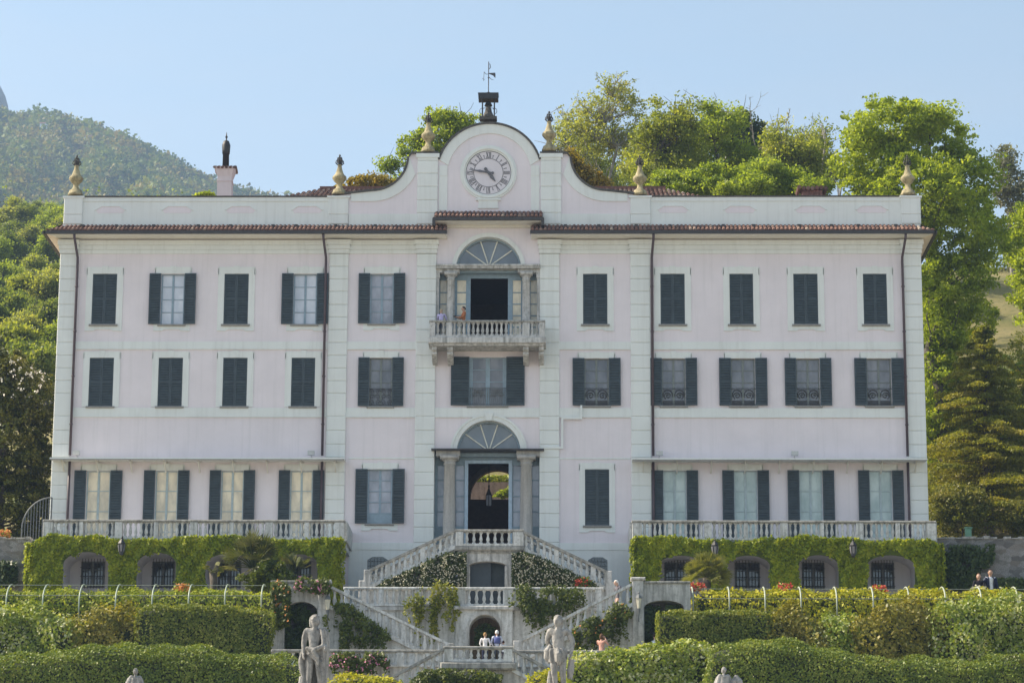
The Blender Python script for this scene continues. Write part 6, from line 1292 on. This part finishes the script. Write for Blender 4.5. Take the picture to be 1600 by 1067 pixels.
BONES = [('pelvis', 'waist', 'top'), ('waist', 'chest', 'top'), ('chest', 'neck', 'top'), ('neck', 'head', 'skin'), ('head', 'crown', 'skin'), ('head', 'nose', 'skin'), ('head', 'chin', 'skin'), ('chest', 'shL', 'top'), ('shL', 'elL', 'top'), ('elL', 'wrL', 'fore'), ('chest', 'shR', 'top'), ('shR', 'elR', 'top'), ('elR', 'wrR', 'fore'),
         ('pelvis', 'hiL', 'legs'), ('hiL', 'knL', 'legs'), ('knL', 'anL', 'legs'), ('anL', 'toL', 'shoe'), ('pelvis', 'hiR', 'legs'), ('hiR', 'knR', 'legs'), ('knR', 'anR', 'legs'), ('anR', 'toR', 'shoe')]
RAD = dict(pelvis=(.083, .062), waist=(.076, .055), chest=(.088, .062), neck=(.037, .038), head=(.030, .036), crown=(.026, .032), nose=(.008, .008), chin=(.016, .015), shL=.040, elL=.027, wrL=.017, hiL=.056, knL=.036, anL=.023, toL=.016)
def body(name, H, pose, parent, mats, subdiv=2, robust=1., origin=None):
    "one continuous skinned surface; materials by the nearest bone"
    J = dict(BASE); J.update(pose); names = list(J); V = [np.array(J[n])*H for n in names]; E = [(names.index(a), names.index(b)) for a, b, _ in BONES]
    R = []
    for n in names:
        r = RAD.get(n, RAD.get(n[:-1]+'L', .02)); r = (r, r) if not isinstance(r, tuple) else r; R.append((r[0]*H*robust if n not in ('head', 'crown', 'nose', 'chin', 'neck') else r[0]*H, r[1]*H*robust if n not in ('head', 'crown', 'nose', 'chin', 'neck') else r[1]*H))
    for s in 'LR':
        w = np.array(J['wr'+s]); d = w-np.array(J['el'+s]); d /= np.linalg.norm(d); side = np.array(pose.get('palm'+s, (0, -1, 0)), float); side = side-d*np.dot(side, d); side /= np.linalg.norm(side)+1e-9; curl = np.cross(d, side)*(1 if s == 'L' else -1)
        pi = len(V); V.append((w+d*.035)*H); R.append((.020*H, .012*H)); E.append((names.index('wr'+s), pi))
        for q, (off, ln) in enumerate(((.018, .034), (.006, .042), (-.006, .040), (-.018, .030))):
            k = len(V); V.append((w+d*.058+side*off)*H); R.append((.0052*H,)*2); E.append((pi, k)); V.append((w+d*(.058+ln*.55)+side*off*1.1+curl*.006)*H); R.append((.0048*H,)*2); E.append((k, k+1)); V.append((w+d*(.058+ln*.9)+side*off*1.1+curl*.018)*H); R.append((.004*H,)*2); E.append((k+1, k+2))
        k = len(V); V.append((w+d*.03+side*.028)*H); R.append((.006*H,)*2); E.append((pi, k)); V.append((w+d*.052+side*.036+curl*.008)*H); R.append((.005*H,)*2); E.append((k, k+1))
    me = bpy.data.meshes.new(name); me.from_pydata([tuple(v) for v in V], E, []); o = bpy.data.objects.new(name, me); COL.objects.link(o)
    sk = o.modifiers.new('s', 'SKIN'); sk.use_smooth_shade = True; sk.branch_smoothing = .6
    for i, v in enumerate(me.skin_vertices[0].data): v.radius = R[i]; v.use_root = (i == names.index('pelvis'))
    sb = o.modifiers.new('d', 'SUBSURF'); sb.levels = subdiv; sb.render_levels = subdiv
    bpy.context.view_layer.update(); dg = bpy.context.evaluated_depsgraph_get(); nm = bpy.data.meshes.new_from_object(o.evaluated_get(dg)); bpy.data.objects.remove(o); nm.name = name
    # head with brow, nose, jaw and ears, joined to the neck
    bm = bmesh.new(); bm.from_mesh(nm); hv, hf = head_geo(J, H); vs = [bm.verts.new(p) for p in hv]
    for f in hf: bm.faces.new([vs[i] for i in f])
    bm.to_mesh(nm); bm.free()
    nm.materials.clear(); keys = ['skin', 'top', 'legs', 'shoe']
    for k in keys: nm.materials.append(mats[k])
    P = np.array([p.center for p in nm.polygons]); best = np.full(len(P), 1e9); lab = np.zeros(len(P), int)
    for a, b, z in BONES:
        A, B = np.array(J[a])*H, np.array(J[b])*H; t = np.clip(((P-A)@(B-A))/np.dot(B-A, B-A), 0, 1); d = np.linalg.norm(P-(A+t[:, None]*(B-A)), axis=1); z2 = mats.get('forearm', 'top') if z == 'fore' else z; g = d < best; best[g] = d[g]
        idx = keys.index(z2); lab[g] = idx
        if z == 'fore' and z2 == 'top': lab[g & (t > .93)] = 0
    for s in 'LR':
        w = np.array(J['wr'+s])*H; d = w-np.array(J['el'+s])*H; d /= np.linalg.norm(d); g = ((P-w)@d > -.005*H) & (np.linalg.norm(P-w, axis=1) < .14*H); lab[g] = 0
    lab[P[:, 2] > (J['neck'][2]+.02)*H] = 0
    g = (P[:, 2] < .56*H) & (lab == 1) & (np.abs(P[:, 0]) < .1*H) & (P[:, 2] < (J['pelvis'][2]+.02)*H); lab[g] = 2
    nm.polygons.foreach_set('material_index', lab.astype(np.int32)); nm.polygons.foreach_set('use_smooth', [True]*len(P))
    return link(name, nm, parent), {n: v for n, v in zip(names, V)}
def head_frame(J):
    f = np.array(J['nose'], float)-np.array(J['head'], float); f[2] = 0; f /= np.linalg.norm(f); up = np.array((0, 0, 1.)); sd = np.cross(up, f)
    c = np.array(J['head'], float)*.45+np.array(J['crown'], float)*.55; return c, f, sd, up
def head_pt(c, f, sd, up, H, th, ph, k=1.):
    "th from the top (0) to the chin (pi), ph around, 0 = face"
    z = math.cos(th); r = math.sin(th); w = .051*(1-.24*max(0, -z)**1.2); fx_ = math.cos(ph); d = (.060 if fx_ > 0 else .066)*(1-.10*max(0, -z))
    ex = 0.
    if abs(ph) < .30 and -.45 < z < .12: ex = .016*(1-abs(ph)/.30)*(1-abs(z+.22)/.34 if abs(z+.22) < .34 else 0)
    if abs(ph) < .8 and .05 < z < .35: ex += .004
    if .25 < abs(ph) < .62 and -.08 < z < .08: ex -= .006
    if abs(ph) < .35 and -.95 < z < -.68: ex += .006
    if abs(abs(ph)-PI/2) < .14 and -.3 < z < .15: w += .010
    return (c+up*(z*.072-.002)+sd*(r*w*math.sin(ph))+f*(r*(d+ex)*fx_+.004))*H if k == 1. else (c+up*(z*.072*k-.002)+sd*(r*w*k*math.sin(ph))+f*(r*d*k*fx_+.004))*H
def head_geo(J, H, k=1., n=28, m=20):
    fr = head_frame(J); v = []; f = []
    for j in range(1, m):
        for i in range(n): v.append(tuple(head_pt(*fr, H, PI*j/m, 2*PI*i/n-PI, k)))
    v.append(tuple(head_pt(*fr, H, 0, 0, k))); v.append(tuple(head_pt(*fr, H, PI, 0, k))); t, b = len(v)-2, len(v)-1
    for j in range(m-2):
        for i in range(n): f.append((j*n+i, (j+1)*n+i, (j+1)*n+(i+1) % n, j*n+(i+1) % n))
    for i in range(n): f.append((t, i, (i+1) % n)); f.append((b, (m-2)*n+(i+1) % n, (m-2)*n+i))
    return v, f
def hair(J, H, parent, mat, long=0., bun=False, vol=1.10):
    J = {k: np.array(v)/H for k, v in J.items()}; fr = head_frame(J); v = []; n = 24; m_ = 15; mb = MB()
    for j in range(1, m_):
        th = PI*.70*j/m_
        for i in range(n):
            ph = 2*PI*i/n-PI; face = max(0, math.cos(ph)); lim = 1.02-.30*(abs(ph) < .5)+(.42 if abs(ph) > 1.2 else 0)+(.5 if abs(ph) > 1.9 else 0)
            k = vol+(.03*math.sin(ph*5+j)+.02*math.sin(ph*9-j*2))*(vol-1)*10 if th < lim else .86
            p = head_pt(*fr, H, th, ph, k+.0001)
            if long and abs(ph) > 1.25 and j > m_-5: p = p+np.array((0, 0, -long*H*(j-m_+5)/3.))
            v.append(tuple(p))
    v.append(tuple(head_pt(*fr, H, 0, 0, 1.10))); f = [(j*n+i, (j+1)*n+i, (j+1)*n+(i+1) % n, j*n+(i+1) % n) for j in range(m_-2) for i in range(n)]+[(len(v)-1, i, (i+1) % n) for i in range(n)]
    mb.add(v, f); return mb.build('hair', mat, parent, True)
def person(label, px, py_head, Y, zfoot, H, rz, pose, top, legs, haircol, shoe=(.05, .045, .04), forearm='top', long=0., group=None, skin='skin', robust=1.):
    p = at(px, py_head, Y); t = thing('person', label, 'person', (p[0], Y, zfoot), group, R_(rz))
    if H is None: H = p[2]-zfoot
    i = len(bpy.data.materials); M = dict(skin=MT[skin], top=cloth('top_cloth', top), legs=cloth('legs_cloth', legs), shoe=cloth('shoe', shoe), forearm=forearm)
    b, J = body('body', H, pose, t, M, 2, robust); hair(J, H, t, cloth('hair_colour', haircol), long); return t, J, H
bfl = fz(527.5, 764, BY)+.0
# two on the balcony
t, J, H = person('person in a lavender shirt with grey blond hair leaning on the balcony rail', 689.5, 482, -.95, bfl, None, 165, dict(elL=(.15, -.10, .66), wrL=(.10, -.24, .62), elR=(-.15, -.10, .66), wrR=(-.10, -.24, .62)), (.50, .46, .72), (.10, .12, .18), (.36, .28, .2))
t, J, H = person('dark haired man in rust orange jacket holding a camera at the balcony rail', 724.5, 478.5, -.9, bfl, None, -75, dict(elL=(.13, -.05, .64), wrL=(.05, -.19, .655), elR=(-.13, -.05, .64), wrR=(-.05, -.19, .655)), (.42, .16, .07), (.10, .10, .12), (.025, .02, .02), skin='skintan')
m = MB(); m.bbox(-.05, .05, -.44*1.0, -.36, .655*H, .655*H+.08, .01); m.tube([(0, -.44, .655*H+.04), (0, -.5, .655*H+.04)], .03, 8); tag(m.build('camera_body', 'blackmetal', None), 'small black camera in the hands of the man in rust orange', 'camera'); o = bpy.data.objects['camera_body']; o.location = t.location; o.rotation_euler = t.rotation_euler
# coming down the right garden stair
person('white haired person in dark vest coming down the right garden stair', 965, 905, FY+.9, fz(952, 965, FY+.9)-.35, None, -60, dict(head=(0, -.04, .875), crown=(0, -.045, .935), nose=(0, -.10, .87), chin=(0, -.075, .85), knL=(.06, -.10, .30), anL=(.065, -.06, .09), toL=(.07, -.15, .05)), (.16, .15, .17), (.12, .12, .13), (.72, .70, .66))
# family leaning on the lowest landing, seen from behind
G3 = 'family on the lowest landing'
person('woman with short blond hair and white top seen from behind on the landing', 758, 987, CY+1.0, T1, None, 170, dict(elL=(.16, .0, .64), wrL=(.12, -.12, .56), elR=(-.16, 0, .64), wrR=(-.12, -.12, .56)), (.80, .77, .78), (.03, .035, .07), (.36, .22, .10), group=G3)
t, J, H = person('white haired man with blue backpack seen from behind on the landing', 776.5, 983.5, CY+1.0, T1, None, 185, dict(elL=(.16, .0, .64), wrL=(.10, -.13, .56), elR=(-.16, 0, .64), wrR=(-.10, -.13, .56)), (.62, .64, .76), (.07, .08, .10), (.74, .72, .68), group=G3)
bp = thing('backpack', 'blue backpack on the back of the white haired man', 'backpack', tuple(t.location)); bp.rotation_euler = t.rotation_euler
m = MB(); v = []
for (z, w, d) in ((.60, .06, .02), (.615, .085, .06), (.69, .09, .075), (.76, .08, .06), (.785, .05, .02)):
    for k in range(10): a = 2*PI*k/10; v.append((w*H*math.cos(a)*.95, (.075+d*.55*(1+math.sin(a)))*H, z*H))
f = [(j*10+k, j*10+(k+1) % 10, (j+1)*10+(k+1) % 10, (j+1)*10+k) for j in range(4) for k in range(10)]+[list(range(9, -1, -1)), [40+k for k in range(10)]]; m.add(v, f); m.build('bag', cloth('backpack_blue', (.10, .12, .30)), bp, True)
for s in (-1, 1): m = MB(); m.tube([(s*.06*H, .09*H, .77*H), (s*.065*H, .0, .835*H), (s*.06*H, -.075*H, .76*H), (s*.08*H, -.05*H, .66*H), (s*.09*H, .06*H, .62*H)], .014*H, 5); m.build('strap', cloth('strap_blue', (.08, .09, .2)), bp)
person('dark haired child in white top beside the man with the backpack', 786.5, 1000, CY+1.0, T1, None, 190, dict(), (.80, .79, .80), (.06, .06, .09), (.06, .03, .025), group=G3)
# photographer, hidden visitor, couple
t, J, H = person('brown haired woman in salmon top raising a camera below the right stair', 940, 989, -14.4, T1, None, 150, dict(elL=(.16, -.10, .72), wrL=(.05, -.13, .87), elR=(-.16, -.08, .70), wrR=(-.04, -.14, .86)), (.62, .34, .27), (.12, .10, .10), (.13, .07, .04), forearm='skin', long=.03)
m = MB(); m.bbox(-.07, .07, -.40, -.31, .865*H, .865*H+.1, .01); m.tube([(0, -.40, .865*H+.05), (0, -.49, .865*H+.05)], .035, 8); o = tag(m.build('camera_body', 'blackmetal', None), 'black camera held up by the woman in the salmon top', 'camera'); o.location = t.location; o.rotation_euler = t.rotation_euler
person('visitor in pale blue shirt half hidden by the square hedge with the lit end', 1024, 988, -13.2, T1, None, 120, dict(), (.62, .68, .84), (.1, .1, .13), (.05, .035, .03))
person('dark haired man in navy jacket and white shirt walking before the right wall', 1547, 888.5, -8.2, T0, None, 12, dict(knL=(.06, -.07, .29), anL=(.065, -.02, .07), toL=(.07, -.11, .03), elR=(-.17, .02, .65), wrR=(-.15, -.04, .51)), (.75, .76, .82), (.05, .055, .07), (.02, .018, .016), skin='skintan')
mj = [o for o in bpy.data.objects if o.name.startswith('person') and o.get('label', '').startswith('dark haired man in navy')][0]
Hj = float(at(1547, 888.5, -8.2)[2]-T0); jm = MB()
v = []; rows = ((.49, .112, .082), (.58, .098, .075), (.68, .108, .080), (.76, .110, .076), (.815, .072, .050))
for z, a, b in rows:
    for k in range(17): an = R_(-62+304*k/16); v.append((a*Hj*math.cos(an)*1.0, b*Hj*math.sin(an)+.003, z*Hj))
f = [(j*17+k, j*17+k+1, (j+1)*17+k+1, (j+1)*17+k) for j in range(4) for k in range(16)]; jm.add(v, f)
for s, el, wr in ((1, (.145, .015, .635), (.155, -.03, .50)), (-1, (-.17, .02, .65), (-.15, -.04, .51))): jm.tube([(s*.095*Hj, .01*Hj, .80*Hj), tuple(np.array(el)*Hj), tuple(np.array(wr)*Hj)], [.052*Hj, .040*Hj, .028*Hj], 9)
jm.build('jacket', cloth('navy_jacket', (.018, .022, .05)), mj, True)
t, J, H = person('brown haired woman in black beside the man in the navy jacket', 1529, 895, -8.3, T0, None, -8, dict(elL=(.14, -.04, .65), wrL=(.03, -.14, .62), elR=(-.14, -.04, .65), wrR=(-.06, -.13, .58)), (.022, .02, .028), (.03, .028, .035), (.14, .075, .04), long=.07)
m = MB(); m.bbox(-.16, .12, -.32, -.22, .53*H, .60*H, .02); o = tag(m.build('handbag', cloth('white_bag', (.7, .7, .7))), 'small white bag held by the woman in black', 'bag'); o.location = t.location; o.rotation_euler = t.rotation_euler

# ---- statues on the gate pillars, far in front of the house
GY = -60.
def pillar(px, lab, top_py=None, zt=None, w=.5):
    x = float(at(px, 1067, GY)[0]); m = MB(); h = zt+16; t = thing('gate_pillar', lab, 'pillar', (x, GY, -16)); m.bbox(-w, w, -w, w, 0, h-.35, .03); m.build('shaft', 'stone', t); m = MB(); m.bbox(-w-.12, w+.12, -w-.12, w+.12, h-.35, h-.2, .04); m.bbox(-w+.05, w-.05, -w+.05, w-.05, h-.2, h, .02); m.build('capital', 'stone', t); return x
SH = 1.95
STM = dict(skin=MT['statue'], top=MT['statue'], legs=MT['statue'], shoe=MT['statue'])
def drape(mb, rows, n=26, folds=9, amp=.07):
    "hanging cloth: rows of (z, cx, cy, rx, ry, a0, a1)"
    v = []
    for (z, cx, cy, rx, ry, a0, a1) in rows:
        for k in range(n+1): a = R_(a0+(a1-a0)*k/n); w = 1+amp*math.sin(k*folds*2*PI/n+z*3); v.append((cx+rx*w*math.cos(a), cy+ry*w*math.sin(a), z))
    q = n+1; f = [(j*q+k, j*q+k+1, (j+1)*q+k+1, (j+1)*q+k) for j in range(len(rows)-1) for k in range(n)]
    o = len(mb.v); mb.add(v, f); return mb
def carve(t, H, seed):
    "figure, hair, drapery and stump of a statue fused and weathered into one carved surface"
    bm = bmesh.new(); ch = [c for c in COL.objects if c.parent == t and c.name.split('.')[0] in ('figure', 'hair', 'cloak', 'loincloth', 'tree_stump', 'drapery', 'companion')]
    for c in ch: bm.from_mesh(c.data)
    me = bpy.data.meshes.new('figure'); bm.to_mesh(me); bm.free(); o = bpy.data.objects.new('figure', me); COL.objects.link(o)
    sd_ = o.modifiers.new('s', 'SOLIDIFY'); sd_.thickness = .010*H; sd_.offset = 0
    r = o.modifiers.new('r', 'REMESH'); r.mode = 'VOXEL'; r.voxel_size = .0058*H; sm = o.modifiers.new('m', 'SMOOTH'); sm.factor = .5; sm.iterations = 1
    for k, (sz, st) in enumerate(((.10, .009), (.03, .006))):
        tx = bpy.data.textures.new('weather', 'CLOUDS'); tx.noise_scale = sz*H; tx.noise_depth = 3; d = o.modifiers.new('d', 'DISPLACE'); d.texture = tx; d.strength = st*H; d.mid_level = .5; d.texture_coords = 'LOCAL'
    bpy.context.view_layer.update(); nm = bpy.data.meshes.new_from_object(o.evaluated_get(bpy.context.evaluated_depsgraph_get())); bpy.data.objects.remove(o)
    for c in ch: bpy.data.objects.remove(c)
    nm.materials.clear(); nm.materials.append(MT['statue']); nm.polygons.foreach_set('use_smooth', [True]*len(nm.polygons)); nm.name = 'figure'; return link('figure', nm, t)
def statue(px, py_head, lab, pose, extra, rz=0, robust=1.1):
    top = at(px, py_head, GY); zf = float(top[2])-SH*.985; x = pillar(px, lab.split(' statue')[0]+' statue standing on a tall gate pillar' if 0 else ('tall stone gate pillar carrying the left statue' if px < 700 else 'tall stone gate pillar carrying the right statue'), zt=zf-.12)
    t = thing('statue', lab, 'statue', (float(top[0]), GY, zf), None, R_(rz)); b, J = body('figure', SH, pose, t, STM, 2, robust); m = MB(); m.bbox(-.36, .36, -.3, .3, -.12, 0.01, .02); m.build('plinth', 'statue', t); extra(t, J, SH); carve(t, SH, px); return t
def ex1(t, J, H):
    hair(J, H, t, 'statue', .03, vol=1.22)
    m = MB()
    # cloak over his left shoulder, falling behind and down to the ground; skirt from the hips
    drape(m, [(.56*H, 0, .0, .115*H, .085*H, -150, 160), (.50*H, 0, .0, .125*H, .095*H, -140, 170), (.40*H, .01*H, .0, .125*H, .10*H, -80, 185), (.25*H, .01*H, .01*H, .125*H, .10*H, -60, 190), (.10*H, .01*H, .02*H, .13*H, .10*H, -50, 195), (.0, .01*H, .02*H, .135*H, .105*H, -50, 195)], 46, 9, .13)
    drape(m, [(.835*H, .075*H, .0, .055*H, .06*H, -120, 150), (.79*H, .10*H, .0, .065*H, .075*H, -120, 150), (.68*H, .115*H, .0, .065*H, .08*H, -125, 150), (.56*H, .12*H, -.01*H, .06*H, .08*H, -125, 150), (.40*H, .125*H, -.01*H, .05*H, .07*H, -120, 160), (.22*H, .125*H, -.0, .045*H, .065*H, -120, 160), (.05*H, .12*H, .0, .04*H, .06*H, -120, 160)], 30, 6, .17)
    m.tube([(-.10*H, -.07*H, .575*H), (0, -.11*H, .545*H), (.10*H, -.09*H, .59*H), (.12*H, -.03*H, .66*H)], [.02*H, .028*H, .026*H, .02*H], 7); m.tube([(-.02*H, -.115*H, .54*H), (.04*H, -.11*H, .45*H), (.05*H, -.10*H, .36*H)], [.022*H, .022*H, .012*H], 6)
    m.build('cloak', 'statue', t, True); m = MB(); m.tube([(-.155*H, -.01*H, .53*H), (-.17*H, .0, .40*H), (-.15*H, .02*H, .27*H), (-.12*H, .02*H, .2*H)], [.018*H, .028*H, .026*H, .03*H], 7); m.tube([(-.13*H, .04*H, .22*H), (-.135*H, .05*H, .12*H), (-.12*H, .05*H, 0)], [.05*H, .06*H, .075*H], 8); m.build('tree_stump', 'statue', t, True)
statue(492, 962.5, 'weathered marble statue of a draped man at left, head turned right', dict(head=(.005, -.01, .885), nose=(.045, -.045, .89), chin=(.03, -.035, .858), pelvis=(.008, 0, .52), elR=(-.132, .015, .635), wrR=(-.135, -.04, .515), elL=(.135, .0, .65), wrL=(.14, -.09, .585), knR=(-.055, -.02, .28), knL=(.07, -.04, .29), anL=(.09, .02, .055)), ex1, 5, 1.12)
def ex2(t, J, H):
    hair(J, H, t, 'statue', .0, vol=1.16); m = MB()
    drape(m, [(.575*H, -.01*H, 0, .105*H, .078*H, -170, 175), (.53*H, -.01*H, 0, .112*H, .088*H, -170, 175), (.46*H, -.015*H, 0, .11*H, .088*H, -170, 180), (.40*H, -.02*H, 0, .10*H, .085*H, -165, 180)], 38, 8, .15); m.tube([(.0, -.085*H, .57*H), (.01*H, -.11*H, .5*H), (.015*H, -.10*H, .42*H), (.015*H, -.08*H, .36*H)], [.02*H, .035*H, .032*H, .014*H], 7)
    m.tube([(-.10*H, .02*H, .62*H), (-.14*H, .01*H, .55*H), (-.145*H, .02*H, .46*H), (-.12*H, .03*H, .40*H)], [.025*H, .042*H, .04*H, .02*H], 8); m.build('loincloth', 'statue', t, True)
    m = MB(); m.tube([(.165*H, .02*H, .44*H), (.15*H, .03*H, .30*H), (.14*H, .04*H, .20*H)], [.03*H, .045*H, .03*H], 7); m.tube([(-.10*H, .06*H, .30*H), (-.105*H, .06*H, .15*H), (-.10*H, .06*H, 0)], [.03*H, .045*H, .06*H], 8); m.build('tree_stump', 'statue', t, True)
statue(872.5, 962.5, 'weathered marble statue of a nude man in loincloth at right, arm bent', dict(head=(-.005, -.01, .885), nose=(-.03, -.058, .892), chin=(-.02, -.04, .86), chest=(-.008, .005, .71), elR=(-.15, .06, .67), wrR=(-.09, .10, .60), elL=(.185, .02, .66), wrL=(.165, -.02, .525), shL=(.108, .01, .81), knR=(-.05, -.05, .285), anR=(-.03, .0, .055), toR=(-.03, -.10, .018), knL=(.06, -.02, .285), pelvis=(.0, 0, .52)), ex2, -5, 1.12)
for px, py, lab, dog in ((212, 1045, 'small marble figure seen only from the shoulders up at bottom left', 0), (1131, 1043, 'small marble figure with a rounded companion at bottom right', 1)):
    top = at(px, py, GY); Hs = 1.05; zf = float(top[2])-Hs*.985; x = float(top[0]); g = thing('gate_pillar', 'low gate pillar below the small figure at bottom '+('right' if dog else 'left'), 'pillar', (x, GY, -16)); m = MB(); m.bbox(-.45, .45, -.4, .4, 0, zf+16-.1, .03); m.build('shaft', 'stone', g); m = MB(); m.bbox(-.55, .55, -.5, .5, zf+16-.1, zf+16, .03); m.build('capital', 'stone', g)
    t = thing('statue', lab, 'statue', (x, GY, zf), None, R_(10)); b, J = body('figure', Hs, dict(elR=(-.17, -.02, .66), wrR=(-.13, -.1, .58), elL=(.17, -.02, .66), wrL=(.13, -.1, .58), head=(0, -.01, .90), crown=(0, 0, .95)), t, STM, 2, 1.25); hair(J, Hs, t, 'statue', .02); m = MB(); drape(m, [(.78*Hs, -.02, 0, .15*Hs, .11*Hs, 0, 360), (.6*Hs, -.05, 0, .19*Hs, .13*Hs, 0, 360), (.3*Hs, -.05, 0, .2*Hs, .15*Hs, 0, 360), (0, -.05, 0, .2*Hs, .15*Hs, 0, 360)], 28, 8, .08); m.build('drapery', 'statue', t, True)
    if dog: m = MB(); m.tube([(.32, .0, 0), (.33, 0, .4), (.31, -.02, .72), (.30, -.04, .86)], [.16, .15, .15, .03], 10); m.build('companion', 'statue', t, True)
    carve(t, Hs, px)
# ================================================================== SKY, SUN, VIEW
SUN_EL, SUN_AZ = R_(42), R_(82)          # azimuth counted from +Y (into the picture) towards -X (left)
w_ = bpy.data.worlds.new('World'); scn.world = w_; w_.use_nodes = True; N = w_.node_tree.nodes; bg = N['Background']
sky = N.new('ShaderNodeTexSky'); sky.sky_type = 'NISHITA'; sky.sun_disc = False; sky.sun_elevation = SUN_EL; sky.sun_rotation = -SUN_AZ
sky.altitude = 200; sky.air_density = 1.; sky.dust_density = 1.6; sky.ozone_density = 1.0
hs = N.new('ShaderNodeHueSaturation'); hs.inputs['Saturation'].default_value = .76; hs.inputs['Hue'].default_value = .482; w_.node_tree.links.new(sky.outputs[0], hs.inputs['Color']); WL = w_.node_tree.links
tcw = N.new('ShaderNodeTexCoord'); mpw = N.new('ShaderNodeMapping'); mpw.inputs['Scale'].default_value = (2, 2, 9); WL.new(tcw.outputs['Generated'], mpw.inputs[0]); nzw = N.new('ShaderNodeTexNoise'); nzw.inputs['Scale'].default_value = 2.2; nzw.inputs['Detail'].default_value = 7; WL.new(mpw.outputs[0], nzw.inputs['Vector'])
cir = _ramp(N, WL, nzw.outputs['Fac'], [(.42, (0, 0, 0)), (.75, (.28, .28, .28))]); bw = N.new('ShaderNodeRGBToBW'); WL.new(hs.outputs[0], bw.inputs[0]); cc = N.new('ShaderNodeMath'); cc.operation = 'MULTIPLY'; cc.inputs[1].default_value = 1.12; WL.new(bw.outputs[0], cc.inputs[0])
WL.new(_mix(N, WL, cir, hs.outputs[0], cc.outputs[0]), bg.inputs[0]); bg.inputs[1].default_value = .103
sl = bpy.data.lights.new('sun', 'SUN'); so = bpy.data.objects.new('sun', sl); COL.objects.link(so)
sl.energy = 4.6; sl.angle = R_(.53); sl.color = (1, .87, .68)
sd = Vector((-math.sin(SUN_AZ)*math.cos(SUN_EL), math.cos(SUN_AZ)*math.cos(SUN_EL), math.sin(SUN_EL)))
so.rotation_euler = sd.to_track_quat('Z', 'Y').to_euler(); so.location = (-60, 40, 80)
scn.view_settings.view_transform = 'Standard'; scn.view_settings.look = 'None'; scn.view_settings.gamma = 1; scn.view_settings.exposure = 1.05
scn.cycles.volume_bounces = 0; scn.cycles.max_bounces = 8; scn.cycles.transmission_bounces = 4; scn.cycles.use_denoising = True
# air between here and the mountain
m = MB(); m.box(-1300, 1500, -160, 2000, -21, 640); hz = m.build('haze', 'wire'); hm = bpy.data.materials.new('air'); hm.use_nodes = True; hn = hm.node_tree.nodes; hn.clear(); ho = hn.new('ShaderNodeOutputMaterial'); hv = hn.new('ShaderNodeVolumePrincipled')
hv.inputs['Color'].default_value = (.45, .64, .95, 1); hv.inputs['Density'].default_value = .00024; hv.inputs['Anisotropy'].default_value = .2; hm.node_tree.links.new(hv.outputs[0], ho.inputs['Volume']); hz.data.materials.clear(); hz.data.materials.append(hm); tag(hz, kind='stuff', label='thin blue haze in the air', cat='haze')
